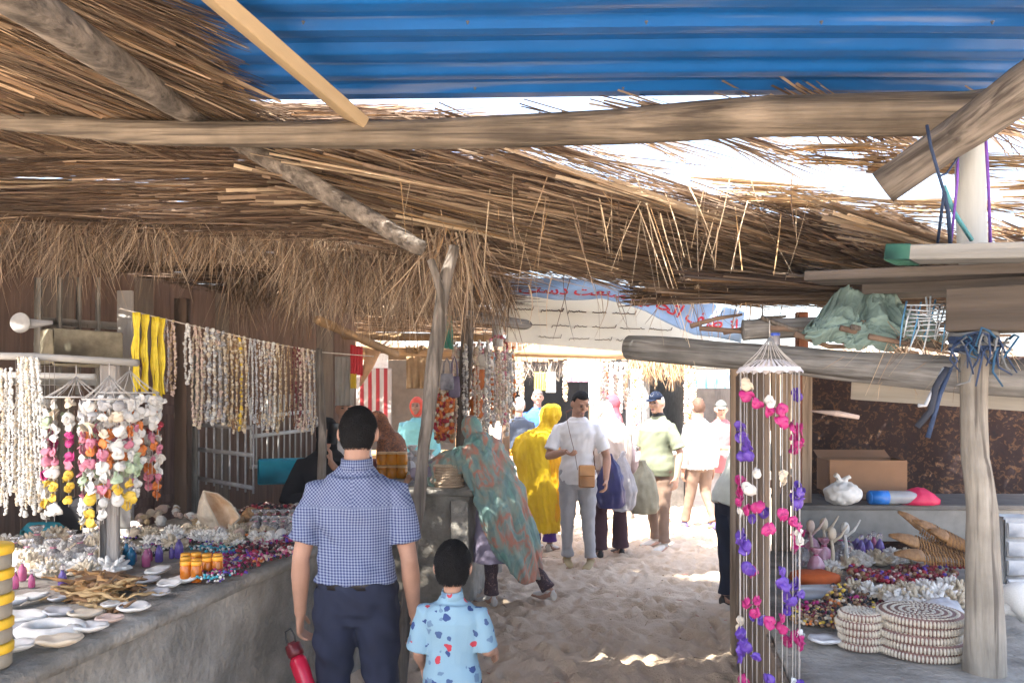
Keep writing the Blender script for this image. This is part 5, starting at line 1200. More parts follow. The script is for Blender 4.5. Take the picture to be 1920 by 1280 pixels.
def backscreen():
    r = empty('board_screen', (1.66, 5.18, 0)); random.seed(19); x = -.24
    while x < .26:
        w_ = random.uniform(.05, .075); b = MB(); b.box((x + w_ / 2, random.uniform(-.004, .004), .98), (w_, .02, 1.96), Euler((0, random.uniform(-.006, .006), 0)), bev=.003); b.build('board', mat('tan_boards_pale', (.27, .205, .15), .9, .4, 20, bump=.4, stretch=(1, 1, .06)), r, smooth=False); x += w_ + random.uniform(.004, .014)
    tag(r, 'narrow screen of pale tan boards left of the rusty corner post', 'screen')
backscreen()
# ============================================================ goods
def onp(px, py, z):                                  # where the sight line of a pixel meets a counter at height z
    Y = (CAMZ - z) * FPX / (py - HY); return Vector(((px - CX) / FPX * Y, Y, z))
def cm(name, c, **k): return mat(name, c, k.pop('rough', .6), k.pop('var', .12), k.pop('scale', 30), **k)
SH = dict(white=cm('shell_white', (.62, .61, .58), rough=.45), cream=cm('shell_cream', (.55, .47, .36), rough=.5), pink=cm('shell_pink', (.50, .17, .24), rough=.45), magenta=cm('shell_magenta', (.40, .025, .16), rough=.45),
          purple=cm('shell_purple', (.10, .045, .32), rough=.45), orange=cm('shell_orange', (.56, .17, .04), rough=.45), yellow=cm('shell_yellow', (.70, .48, .06), rough=.45), green=cm('shell_green', (.40, .50, .34), rough=.5),
          grey=cm('shell_grey', (.36, .36, .37), rough=.5), brown=cm('shell_brown', (.26, .15, .08), rough=.5), rose=cm('shell_rose', (.52, .40, .34), rough=.5), red=cm('bead_red', (.30, .02, .035), rough=.4),
          teal=cm('bead_teal', (.04, .28, .36), rough=.4), black=cm('bead_black', (.02, .018, .022), rough=.35), darkred=cm('bead_darkred', (.14, .02, .03), rough=.4), tan=cm('bead_tan', (.42, .31, .18), rough=.5), silver=cm('bead_silver', (.5, .5, .52), rough=.3))
def disc_mesh(seed, r=1.0):
    random.seed(seed); b = MB(); n = 14; rr = [r * random.uniform(.86, 1.08) for _ in range(n)]
    def ring(k, z): return [Vector((math.cos(i * 2 * math.pi / n) * rr[i] * k, math.sin(i * 2 * math.pi / n) * rr[i] * k, z + .10 * r * k * k * math.sin(i * .9 + seed))) for i in range(n)]
    vs = ring(1, 0) + ring(.55, .12 * r) + [Vector((0, 0, .15 * r))] + ring(1, -.05 * r) + ring(.5, .04 * r) + [Vector((0, 0, .08 * r))]
    fs = []
    for o, f in ((0, 0), (2 * n + 1, 1)):
        for i in range(n):
            j = (i + 1) % n; q = [(o + i, o + j, o + n + j, o + n + i), (o + n + i, o + n + j, o + 2 * n)]; fs += [t[::-1] if f else t for t in q]
    for i in range(n): j = (i + 1) % n; fs.append((j, i, 2 * n + 1 + i, 2 * n + 1 + j))
    b.add(vs, fs); return b
DM = {}
def discme(color, k):
    if (color, k) not in DM:
        b = disc_mesh(k + 1); random.seed(k * 7 + 3)
        for q in range(2 + k % 2):
            c_ = disc_mesh(k * 5 + q + 9); M = Euler((random.uniform(-.9, .9), random.uniform(-.9, .9), random.uniform(0, 6))).to_matrix(); of = Vector((random.uniform(-.7, .7), random.uniform(-.8, .8), random.uniform(-.35, .35))); b.add([M @ Vector(v) * .85 + of for v in c_.v], c_.f)
        o = b.build('shell_disc', SH[color]); DM[(color, k)] = o.data; bpy.data.objects.remove(o)
    return DM[(color, k)]
def put(me, name, parent, loc, rot=(0, 0, 0), sc=1.0):
    o = bpy.data.objects.new(name, me); COL.objects.link(o); o.parent = parent; o.location = loc; o.rotation_euler = rot; o.scale = sc if hasattr(sc, '__len__') else (sc,) * 3; return o
M_thread = mat('thread', (.42, .40, .38), .8, .1, 30); M_lace = mat('white_lace', (.62, .60, .62), .85, .1, 40)
ORD = ['first', 'second', 'third', 'fourth', 'fifth', 'sixth', 'seventh', 'eighth', 'ninth', 'tenth', 'eleventh', 'twelfth', 'thirteenth', 'fourteenth', 'fifteenth', 'sixteenth', 'seventeenth']
def mobile(apex, ringz, rr, nstr, bottom, discs, label, hoopm=M_lace, loop=.06, group=None, lace=True):
    r = empty('shell_mobile', apex); rnd = random
    H0 = ringz - apex.z
    b = MB(); b.tube([Vector((math.cos(t) * rr, math.sin(t) * rr, H0)) for t in [i * math.pi / 16 for i in range(33)]], .004, 6); b.build('hoop', hoopm, r)
    if lace:
        b = MB(); n = 64; A = [Vector((math.cos(i * 2 * math.pi / n) * rr * 1.0, math.sin(i * 2 * math.pi / n) * rr, H0 + .004)) for i in range(n)]
        B = [Vector((math.cos(i * 2 * math.pi / n) * rr * (1.13 if i % 4 else 1.05), math.sin(i * 2 * math.pi / n) * rr * (1.13 if i % 4 else 1.05), H0 - .012 - (.008 if i % 4 == 2 else 0))) for i in range(n)]
        C_ = [Vector((math.cos(i * 2 * math.pi / n) * rr * .45, math.sin(i * 2 * math.pi / n) * rr * .45, H0 + .03)) for i in range(n)]
        D_ = [v - Vector((0, 0, .002)) for v in A]; E_ = [v - Vector((0, 0, .002)) for v in B]
        b.add(A + B + C_, [(i, (i + 1) % n, n + (i + 1) % n, n + i) for i in range(n)] + [(2 * n + i, 2 * n + (i + 1) % n, (i + 1) % n, i) for i in range(0, n, 2)]); b.build('lace_cover', hoopm, r)
    b = MB()
    for i in range(14):
        t = i * 2 * math.pi / 14; b = MB(); b.tube([Vector((0, 0, loop * 0)), Vector((math.cos(t) * rr * .45, math.sin(t) * rr * .45, H0 * .52)), Vector((math.cos(t) * rr, math.sin(t) * rr, H0))], .0016, 5); b.build('cord', M_thread, r)
    b = MB(); b.tube([(0, 0, 0), (.0, 0, loop)], .002, 5); b.build('hanging_loop', M_thread, r)
    for i in range(nstr):
        t = (i + .5) * 2 * math.pi / nstr; L = bottom(i / nstr); x, y = math.cos(t) * rr, math.sin(t) * rr
        b = MB(); b.tube([Vector((x, y, H0)), Vector((x * 1.02, y * 1.02, H0 - L * .5)), Vector((x, y, H0 - L))], .0016, 4); b.build('string', M_thread, r)
    st_ = random.getstate()
    for q_ in range(4):
        for c in {d[2] for d in discs}: discme(c, q_)
    random.setstate(st_)
    for (f, z, c, s) in discs[:100]:
        t = f * 2 * math.pi; k = rnd.randint(0, 3)
        put(discme(c, k), 'shell_disc', r, (math.cos(t) * rr * 1.03, math.sin(t) * rr * 1.03, H0 - z), (math.pi / 2 + rnd.uniform(-.5, .5), rnd.uniform(-3, 3), t + math.pi / 2 + rnd.uniform(-.7, .7)), s)
    return tag(r, label, 'shell mobile', group)
random.seed(41)
D = []; N = 15
for i in range(N):                                   # purple and magenta shells run round the strings in two spirals
    for hx, col in ((0, 'purple'), (.5, 'magenta')):
        for k in range(4):
            z0 = .05 + ((i / N + hx) % 1) * .40 + k * .36
            for j in range(3 if (i + k) % 2 else 2):
                z = z0 + j * .040
                if z < 1.30: D.append(((i + .5) / N, z, col if random.random() < .86 else random.choice(['white', 'cream', 'white']), random.uniform(.017, .025)))
D = [d for d in D if math.sin(d[0] * 2 * math.pi) < .5 or random.random() < .35]; random.shuffle(D)
mobile(W(1443, 632, 2.85), W(1443, 690, 2.85).z, .102, N, lambda f: 1.32 + .08 * math.sin(f * 30), D, 'long purple and magenta shell mobile hanging from the stall log beam')
def leftmobile(px, py, pring, Y, rr, n, L, pal, label, seed):
    random.seed(seed); D = []
    for i in range(n):
        z = .03
        while z < L(i / n):
            t = z / L(i / n); c = random.choice(pal[min(len(pal) - 1, int(t * len(pal)))]); D.append(((i + .5) / n, z, c, random.uniform(.016, .025))); z += random.uniform(.034, .058)
    random.shuffle(D); D.sort(key=lambda d: math.sin(d[0] * 2 * math.pi) > .3)
    mobile(W(px, py, Y), W(px, pring, Y).z, rr, n, lambda f: L(f) + .02, D, label, M_thread, .05, 'shell mobiles on the left rack', lace=False)
leftmobile(143, 706, 744, 3.42, .115, 12, lambda f: .38 + .13 * math.sin(f * 6.28 + 4) ** 2, [['white', 'cream', 'white'], ['white', 'white', 'green'], ['magenta', 'pink', 'white', 'pink'], ['pink', 'white', 'magenta'], ['yellow', 'white', 'green'], ['white', 'yellow']], 'white and pink shell mobile, leftmost of the three on the rack', 1)
leftmobile(205, 704, 748, 3.30, .10, 12, lambda f: .42 + .12 * math.sin(f * 3.14) ** 2, [['white', 'grey'], ['white', 'cream'], ['white', 'pink', 'orange'], ['pink', 'white'], ['white', 'green'], ['yellow', 'white', 'pink'], ['yellow', 'white']], 'white shell mobile with yellow tips, between the pink one and the orange one', 2)
leftmobile(243, 694, 736, 3.46, .115, 12, lambda f: .30 + .16 * math.sin(f * 6.28 + 1) ** 2, [['white', 'white'], ['white', 'orange', 'white'], ['orange', 'white', 'red'], ['white', 'pink', 'orange'], ['white', 'orange'], ['orange', 'white', 'pink']], 'white shell mobile with orange and red shells, beside the yellow ribbons', 3)
# ---- strands and garlands
def beads(b, path, r, step, jit=.3, col=None, seed=0, elong=1.0, lump=False):
    pts = [Vector(p) for p in path]; seg = [(pts[i + 1] - pts[i]).length for i in range(len(pts) - 1)]; tot = sum(seg); s = 0; n = 0
    while s < tot and n < 400:
        d = s; i = 0
        while i < len(seg) - 1 and d > seg[i]: d -= seg[i]; i += 1
        p = pts[i].lerp(pts[i + 1], min(1, d / max(seg[i], 1e-6))); k = random.uniform(1 - jit, 1 + jit)
        if col: b.mi = random.randrange(col)
        M = Euler((random.uniform(-1, 1), random.uniform(-1, 1), random.uniform(0, 6))).to_matrix()
        b.ball(p + Vector((random.uniform(-1, 1), random.uniform(-1, 1), random.uniform(-.3, .3))) * r * jit, (r * k * elong, r * k * random.uniform(.6, .9), r * k), 6, 4, M); s += step * random.uniform(.8, 1.2); n += 1
def strand(name, top, L, r, step, cols, label, group, loop=.012, seed=0, swing=0.0, jit=.35, elong=1.2):
    random.seed(seed); b = MB(); wl = loop
    for sg in (-1, 1):
        path = [Vector((sg * .003, -.004, 0)), Vector((sg * wl, -.004 - swing * .3, -L * .3)), Vector((sg * wl * 1.1 + .004 * math.sin(seed), -.004 - swing * .7, -L * .75)), Vector((sg * wl * .2, -.004 - swing, -L))]; beads(b, path, r, step, jit, len(cols), seed, elong)
    b.mi = 0; b.tube([Vector((0, -.004, .008)), Vector((0, -.004, -.01))], .003, 5)
    o = b.build(name, [SH[c] for c in cols]); o.location = top; return tag(o, label, 'necklace', group)
GL = 'necklaces strung along the line above the left counter'
cl = [(312, 735, .006, ['grey', 'rose'], 'slim grey pink'), (324, 742, .008, ['rose', 'tan', 'rose'], 'peach coloured'), (352, 722, .010, ['white', 'white'], 'short bright white lumpy'),
      (366, 800, .009, ['cream', 'rose'], 'cream'), (375, 806, .009, ['rose', 'cream'], 'dusty rose and cream'), (388, 790, .011, ['grey', 'cream', 'white'], 'chunky grey and cream'), (398, 796, .011, ['white', 'grey', 'cream'], 'chunky white and grey'), (408, 792, .011, ['grey', 'rose', 'cream'], 'chunky grey and rose'), (418, 798, .011, ['cream', 'grey'], 'chunky cream and grey'),
      (431, 800, .009, ['tan', 'cream'], 'sandy tan'), (440, 812, .009, ['tan', 'brown', 'cream'], 'tan and brown'), (449, 806, .009, ['tan', 'yellow', 'cream'], 'golden tan'), (458, 810, .009, ['cream', 'tan'], 'pale straw coloured'),
      (470, 786, .006, ['white', 'silver'], 'thin white and silver'), (477, 792, .006, ['silver', 'grey'], 'thin silver grey'), (485, 800, .007, ['silver', 'white', 'brown'], 'silver, white and brown'), (494, 805, .008, ['white', 'cream', 'grey'], 'white and cream'),
      (503, 812, .009, ['cream', 'rose', 'grey'], 'cream, rose and grey'), (512, 806, .009, ['cream', 'white'], 'thick cream and white'), (521, 812, .008, ['cream', 'tan'], 'cream and tan'), (531, 790, .005, ['tan', 'cream'], 'very thin tan'), (541, 782, .005, ['brown', 'tan'], 'very thin brown'),
      (552, 800, .005, ['darkred', 'brown'], 'thin dark red'), (560, 806, .008, ['rose', 'darkred', 'cream'], 'rose and dark red'), (568, 812, .008, ['rose', 'cream'], 'rose and cream'), (577, 806, .008, ['cream', 'rose', 'grey'], 'mixed cream, rose and grey'), (586, 815, .007, ['grey', 'cream'], 'grey and cream'), (594, 800, .006, ['white', 'grey'], 'white and grey')]
for i, (px, py, r, cols, nm) in enumerate(cl):
    t = lineat(px); L = t.z - W(px, py, t.y).z
    prev = cl[i - 1][4] if i else 'yellow ribbon'
    strand('shell_necklace', t, L, r, r * 1.45, cols, f'{nm} shell necklace right of the {prev} one', GL, .011 + r * .4, i)
for i, px in enumerate((256, 272, 291, 303)):        # yellow ribbon garlands
    t = lineat(px); L = t.z - W(px, (738, 742, 792, 748)[i], t.y).z; b = MB(); random.seed(i)
    for sg in (-1, 0, 1):
        S = []; n = 14
        for k in range(n + 1): q = k / n; S.append((Vector((sg * .012 + .004 * math.sin(q * 9 + i), -.006 + .006 * math.sin(q * 13 + sg), -L * q * (1 - .03 * (sg + 1)))), Vector((.0085 * (1 + .3 * math.sin(q * 20 + sg)), .003 * math.sin(q * 17), 0)), Vector((0, .003, 0))))
        b.loft(S, 8)
    o = b.build('ribbon_garland', cm('ribbon_yellow', (.72, .55, .03), rough=.5)); o.location = t
    tag(o, ('yellow ribbon garland nearest the whitewashed plank', 'yellow ribbon garland, second from the whitewashed plank', 'longest yellow ribbon garland on the line', 'yellow ribbon garland closest to the peach necklace')[i], 'garland', 'yellow ribbon garlands on the line')
GS = 'white shell strands on the left rack'
for i, px in enumerate((8, 17, 26, 38, 46, 54, 62, 70, 79, 88, 97)):
    Y = 3.40 + .03 * (i % 2); t = W(46 + (px - 46) * (.55 if i > 2 else 1), 672 + (20 if i < 3 else 0), Y); L = t.z - W(px, 945 + 22 * math.sin(i * 2.1), Y).z; random.seed(i + 90); b = MB(); d = W(px, 700, Y).x - t.x
    for sg in (-1, 1): beads(b, [Vector((0, -.02, 0)), Vector((d * .5 + sg * .007, -.022, -L * .35)), Vector((d * .9 + sg * .009, -.022, -L * .8)), Vector((d, -.022, -L))], .0065, .0095, .4, 2, 0, 1.3)
    o = b.build('shell_strand', [SH['white'], SH['cream' if i % 3 == 0 else 'white']]); o.location = t; tag(o, f'long strand of small white shells on the rack, {ORD[i]} from the left edge', 'shell strand', GS)
for i in range(9):                                   # wider ones lower down
    px = 30 + i * 9; Y = 3.5; t = W(px, 760 + 12 * (i % 2), Y); L = t.z - W(px, 930 + 18 * (i % 3), Y).z; random.seed(i + 190); b = MB()
    beads(b, [Vector((0, 0, 0)), Vector((.005 * math.sin(i), 0, -L * .5)), Vector((0, 0, -L))], .010, .015, .4, 2); o = b.build('shell_strand', [SH['white'], SH['cream']]); b2 = MB(); b2.tube([(0, 0, 0), (0, 0, t.z * -0 + (W(px, 672, Y).z - t.z))], .0015, 4); b2.build('cord', M_thread, o); o.location = t
    tag(o, f'chunky white shell strand behind the thin ones, {ORD[i]} from the left', 'shell strand', 'chunky white shell strands on the left rack')
# ---- generic small goods (templates, copied)
def coral(seed, m, n=26, r=.05):
    random.seed(seed); b = MB(); b.ball((0, 0, r * .45), (r, r * .85, r * .5), 12, 8)
    for i in range(n):
        a = random.uniform(0, 6.28); e = random.uniform(.05, 1.35); d = Vector((math.cos(a) * math.cos(e), math.sin(a) * math.cos(e), math.sin(e))); p = Vector((0, 0, r * .4)) + Vector((d.x * r * .8, d.y * r * .7, d.z * r * .45))
        b.tube([p, p + d * r * .35, p + d * r * random.uniform(.5, .7)], [r * .2, r * .16, r * .07], 6)
    return b.build('coral', m)
def conch(m, lipm, s=1.0, seed=0):
    """spiral shell: whorls shrinking to a spire, with a flared lip as part"""
    b = MB(); S = []; n = 60
    for i in range(n):
        t = i / (n - 1); a = t * 3.2 * 2 * math.pi; k = (1 - t) ** 1.25; rad = .5 * k + .02; c = Vector((math.cos(a) * .42 * k, math.sin(a) * .42 * k, .1 + .85 * t)); rr = Vector((math.cos(a), math.sin(a), 0)); kn = 1 + .14 * max(0, math.sin(a * 4))
        S.append((c, rr * rad * kn, Vector((0, 0, rad * 1.15)) * kn))
    b.loft(S, 14); b.lathe([(.05, -.75), (.16, -.5), (.34, -.2), (.46, .1), (.36, .35)], n=18)
    o = b.build('seashell', m); 
    b = MB(); P = []
    for i in range(13):
        t = i / 12; a = -.4 + t * .1; z = .55 - 1.25 * t; w_ = .35 + .55 * math.sin(t * math.pi) ** .7; P.append((Vector((.30, 0, z)), Vector((.30 + w_, .22 * math.sin(t * 3.1), z + .06))))
    vs = []; 
    for p, q in P: vs += [p, p.lerp(q, .5) + Vector((0, .12, 0)), q, q + Vector((0, .05, 0)), p.lerp(q, .5) + Vector((0, .2, 0)), p + Vector((0, .08, 0))]
    fs = []
    for i in range(12):
        for k in range(6): fs.append((i * 6 + k, i * 6 + (k + 1) % 6, i * 6 + 6 + (k + 1) % 6, i * 6 + 6 + k))
    b.add(vs, fs); b.build('lip', lipm, o); o.scale = (s,) * 3; return o
def scallop(m, r=.05, seed=0):
    random.seed(seed); b = MB(); n = 28; R_ = []
    for k in range(5):
        t = k / 4; R_.append([Vector((math.cos(a) * r * t * (1 + .05 * math.sin(a * 3 + seed) + .025 * math.sin(a * 14) * t), math.sin(a) * r * .82 * t * (1 + .06 * math.sin(a * 2 + seed)), r * (.05 + .30 * t * t + .03 * math.sin(a * 5 + seed) * t))) for a in [i * 2 * math.pi / n for i in range(n)]])
    vs = sum(R_, []); fs = [(k * n + i, k * n + (i + 1) % n, (k + 1) * n + (i + 1) % n, (k + 1) * n + i) for k in range(4) for i in range(n)]; b.add(vs, fs)
    o = b.build('flat_shell', m); md = o.modifiers.new('s', 'SOLIDIFY'); md.thickness = r * .14; return o
def bottle(m, capm, h=.11, r=.02):
    b = MB(); b.lathe([(r * .8, 0), (r, h * .06), (r, h * .45), (r * .75, h * .6), (r * .35, h * .7), (r * .35, h * .78)], n=16); o = b.build('trinket_bottle', m)
    b = MB(); b.lathe([(r * .5, h * .76), (r * .55, h * .8), (r * .62, h * .9), (r * .3, h)], n=12); b.build('stopper', capm, o); return o
def jar(m, lidm, h=.075, r=.022):
    b = MB(); b.lathe([(r * .92, 0), (r, h * .05), (r, h * .8), (r * .85, h * .86)], n=18); o = b.build('jar', m)
    b = MB(); b.lathe([(r * .92, h * .84), (r * .95, h * .86), (r * .95, h), (r * .88, h * 1.02)], n=18); b.build('lid', lidm, o); return o
def necklace_heap(cols, r, R_, seed, turns=1, name='bead_necklace'):
    random.seed(seed); b = MB(); n = int(2 * math.pi * R_ / (r * 1.7))
    for k in range(n):
        a = k * 2 * math.pi / n; q = 1 + .22 * math.sin(a * 2 + seed) + .1 * math.sin(a * 5 + seed * 2); b.mi = random.randrange(len(cols)); kk = random.uniform(.75, 1.2)
        b.ball((math.cos(a) * R_ * q, math.sin(a) * R_ * .7 * q, r + abs(math.sin(a * 3 + seed)) * r * 1.1), (r * kk, r * kk, r * kk * .85), 7, 5, Euler((random.random(), random.random(), 0)).to_matrix())
    return b.build(name, [SH[c] for c in cols])
def pouch(m, ribm, h=.1, r=.035, seed=0):
    b = MB(); b.loft([(Vector((0, 0, z * h)), Vector((r * k, 0, 0)), Vector((0, r * k * .85, 0))) for z, k in ((0, .75), (.1, 1), (.35, 1.05), (.6, .7), (.72, .25), (.76, .2), (.88, .5), (1, .75))], 22, True, 1, lambda a, t: 1 + .10 * math.sin(a * 7 + seed) * (.4 + t * 1.6))
    o = b.build('gift_pouch', m); b = MB()
    b.tube([Vector((math.cos(t) * r * .24, math.sin(t) * r * .24, h * .74)) for t in [i * .45 for i in range(15)]], r * .06, 6); b.build('ribbon_tie', ribm, o); return o
TPL = {}
def place(key, maker, loc, rz=0., sc=1., label='', cat='', group=None, rx=0., ry=0.):
    if key not in TPL:
        o = maker(); TPL[key] = (o, float(o.scale[0])); fresh = True; 
    else: o = dup(TPL[key][0]); fresh = False
    k = TPL[key][1] * sc; o.location = loc; o.rotation_euler = (rx, ry, rz); o.scale = (k, k, k)
    for a in ('group',):
        if a in o: del o[a]
    tag(o, label, cat, group); return o
M_coralW = cm('coral_white', (.70, .68, .64), rough=.85, bump=.5, bscale=90); M_coralC = cm('coral_cream', (.55, .47, .35), rough=.85, bump=.5, bscale=90)
M_pl_pink = cm('glass_pink', (.60, .14, .32), rough=.15, trans=.5); M_pl_pur = cm('glass_purple', (.20, .13, .48), rough=.15, trans=.5); M_pl_or = cm('orange_plastic', (.85, .27, .02), rough=.2, trans=.55); M_pl_blue = cm('glass_blue', (.02, .22, .42), rough=.15, trans=.4)
M_cello = mat('cellophane', (.8, .78, .8), .12, .05, 10, trans=.85, spec=.8); M_lid = cm('orange_lid', (.8, .36, .03), rough=.35)
M_root = mat('dried_root', (.30, .15, .05), .7, .45, 24, col2=(.48, .27, .10), bump=.5, bscale=60, stretch=(.15, 1, 1)); M_root2 = mat('dried_root_dark', (.10, .05, .025), .75, .45, 24, col2=(.26, .14, .06), bump=.5, bscale=60, stretch=(.15, 1, 1)); M_root3 = mat('dried_root_pale', (.34, .21, .09), .7, .45, 24, col2=(.55, .38, .18), bump=.5, bscale=60, stretch=(.15, 1, 1))
def Lp(px, py): return onp(px, py, LZ + .004)
# near end of the left counter
GFL = 'white shell dishes on the near end of the left counter'
for i, (px, py, r, c) in enumerate([(45, 1168, .075, 'white'), (20, 1190, .06, 'grey'), (108, 1160, .06, 'grey'), (160, 1160, .06, 'cream'), (205, 1170, .055, 'rose'), (165, 1190, .065, 'white'), (28, 1224, .07, 'white'), (112, 1216, .075, 'yellow'), (60, 1130, .06, 'white'), (110, 1128, .05, 'grey'), (20, 1140, .06, 'grey'), (212, 1142, .05, 'white'), (345, 1094, .062, 'white'), (296, 1078, .062, 'white'), (318, 1104, .056, 'white'), (275, 1094, .055, 'grey'), (300, 1118, .05, 'grey'), (250, 1150, .06, 'white'), (-40, 1180, .07, 'white'), (-30, 1240, .07, 'white')]):
    sc = {'yellow': ['cream', 'white']}.get(c, [c]); nm = {'white': 'white', 'grey': 'pale grey', 'cream': 'cream', 'rose': 'pinkish', 'yellow': 'yellowish'}[c]
    place('scal' + sc[0] + str(i % 3), lambda: scallop(SH[sc[0]], .05, i), Lp(px, py) + Vector((0, 0, .003 * (i % 3))), i * 1.3, r / .05, f'{nm} shell dish, {"beside the dried roots" if 190 < px < 280 else ("near the orange jars" if px > 260 else "at the near left end of the counter")}', 'shell dish', GFL, .06 * math.sin(i), .08 * math.cos(i))
b = MB(); b.tube([Vector((math.cos(t) * .085, math.sin(t) * .07, .022)) for t in [i * .3 for i in range(22)]], .026, 12, ell=.8); o = b.build('shell_ring', SH['white'], disp=lambda v: v + v.normalized() * noise.noise(v * 30) * .006); o.location = Lp(95, 1192); tag(o, 'thick white ring shaped shell dish at the near left corner', 'shell dish')
random.seed(77)
for i in range(44):                                  # pile of dried roots
    px, py = random.gauss(188, 36), random.gauss(1120, 12); L = random.uniform(.12, .26); a = random.uniform(-.7, .8); b = MB(); n = 12; c1, c2 = random.uniform(-.03, .03), random.uniform(1, 3)
    pts = [Vector(((k / n - .5) * L, c1 * math.sin(k / n * 3.1) + .010 * math.sin(k * c2), .010 + .012 * math.sin(k / n * 3.1 + i) + random.uniform(-.003, .003))) for k in range(n + 1)]
    w0 = random.uniform(.008, .015); rr = [w0 * (.25 + math.sin((k + .5) / (n + 1) * math.pi) ** .7) * random.uniform(.7, 1.25) for k in range(n + 1)]
    b.tube(pts, rr, 9, ell=random.uniform(.45, .8)); p = Lp(px, py); p.z += max(0, .07 * (1 - abs(px - 190) / 85)) * random.random()
    for q in range(random.randint(0, 3)):
        k = random.randint(3, 11); e = pts[k] + Vector((random.uniform(-.02, .05), random.uniform(-.05, .05), random.uniform(0, .03))); b.tube([pts[k], (pts[k] + e) / 2 + Vector((0, .006, .004)), e], [w0 * .45, w0 * .35, w0 * .12], 6)
    o = b.build('dried_root', [M_root, M_root2, M_root3][i % 3], disp=lambda v: v + Vector((noise.noise(v * 55 + Vector((i, 0, 0))), noise.noise(v * 55 + Vector((0, i, 0))), 0)) * .004); o.location = p; o.rotation_euler = (random.uniform(-.4, .4), random.uniform(-.3, .3), a)
    tag(o, f'{("orange brown", "dark brown", "pale yellow brown")[i % 3]} {"long" if L > .19 else "short"} twisted dried root in the pile on the left counter', 'dried root', 'brown dried roots piled on the left counter')
for i in range(10):                                  # orange jars
    px, py = 348 + (i % 4) * 20, 1072 + (i // 4) * 9; place('ojar', lambda: jar(M_pl_or, M_lid, .085, .023), Lp(px, py), i, random.uniform(.92, 1.05), f'orange plastic jar, {ORD[i % 4]} from the left in the {("back", "middle", "front")[i // 4]} row on the left counter', 'jar', 'orange jars on the left counter')
for i in range(5):                                   # yellow rimmed tubs at the left edge
    b = MB(); b.lathe([(.062, 0), (.066, .006), (.066, .046)], n=28); o = b.build('tub', cm('tub_beige', (.28, .24, .18), rough=.6)); b = MB(); b.lathe([(.068, .043), (.071, .046), (.071, .066), (.066, .070)], n=28); b.build('rim', cm('tub_yellow', (.75, .45, .03), rough=.45), o); o.location = onp(-26, 1250, LZ + .004) + Vector((0, 0, .072 * i))
    tag(o, ('lowest yellow rimmed tub of the stack at the left edge', 'yellow rimmed tub, second from the bottom of the stack', 'middle yellow rimmed tub of the stack at the left edge', 'yellow rimmed tub, second from the top of the stack', 'top yellow rimmed tub of the stack at the left edge')[i], 'tub', 'stack of yellow rimmed tubs')
random.seed(9)
for i, (px, py, k) in enumerate([(62, 1100, 'pink'), (45, 1085, 'pink'), (118, 1100, 'pur'), (12, 1082, 'pink'), (272, 1062, 'pink'), (258, 1052, 'pur'), (232, 1050, 'blue'), (244, 1058, 'blue'), (305, 1052, 'pur'), (320, 1046, 'pur'), (286, 1050, 'pink'), (335, 1044, 'pur'), (30, 1100, 'pink')]):
    m_ = dict(pink=M_pl_pink, pur=M_pl_pur, blue=M_pl_blue)[k]; place('bot' + k, lambda: bottle(m_, M_cello, .12, .021), Lp(px, py) + Vector((random.uniform(-.015, .015), random.uniform(-.03, .03), 0)), i, random.uniform(.55, 1.05), f'{dict(pink="pink", pur="purple", blue="blue")[k]} glass trinket bottle {"near the tub stack" if px < 70 else ("by the left white coral" if px < 200 else "behind the orange jars")} on the left counter', 'trinket bottle', 'glass trinket bottles on the left counter')
for i in range(52):                                  # white corals and pouches behind
    px = random.uniform(0, 215); py = random.uniform(1020, 1086); place('cor%d' % (i % 4), lambda: coral(i, M_coralW if i % 2 else M_coralC, 30, .06), Lp(px, py), random.uniform(0, 6), random.uniform(.7, 1.25), f'{"white" if i % 2 else "cream"} branching coral {"near the yellow rimmed tubs" if px < 60 else ("under the pink shell mobile" if px < 140 else "close to the rack post")}, {"front row" if py > 1052 else "back row"}', 'coral', 'white corals on the near half of the left counter')
for i in range(44):
    px = random.uniform(215, 560); py = 1052 - (px - 215) * .075 + random.uniform(-46, -6); place('cor%d' % (i % 4), None, Lp(px, py), random.uniform(0, 6), random.uniform(.45, .9), f'small pale coral {"right beside the rack post" if px < 320 else ("in front of the large conch" if px < 440 else "near the far bead necklaces")} on the left counter', 'coral', 'pale corals on the far half of the left counter')
for i in range(9):
    px, py = random.choice([(28, 1050), (150, 1050), (70, 1046), (190, 1040), (10, 1060), (110, 1052), (50, 1066), (170, 1070), (135, 1036)]) if 0 else [(28, 1050), (150, 1062), (70, 1046), (190, 1030), (10, 1070), (100, 1072), (50, 1066), (170, 1074), (135, 1036)][i]
    place('pouchc', lambda: pouch(M_cello, SH['pink'], .14, .045, 2), Lp(px, py), i, random.uniform(.8, 1.15), f'clear cellophane gift pouch with ribbon among the left corals, {ORD[[1, 6, 4, 8, 0, 5, 2, 7, 3][i]]} from the left', 'gift pouch', 'cellophane gift pouches on the left counter')
heap_cols = [['purple', 'magenta', 'darkred', 'black'], ['magenta', 'pink', 'purple', 'cream'], ['orange', 'red', 'cream', 'darkred'], ['darkred', 'red', 'rose', 'black'], ['green', 'grey', 'cream', 'black'], ['black', 'white', 'grey', 'purple'], ['rose', 'red', 'white', 'pink'], ['teal', 'grey', 'black', 'white']]
hn = ['purple and dark red', 'magenta and pink', 'orange and red', 'dark red', 'greyish green', 'black and white', 'rose and red', 'teal and grey']
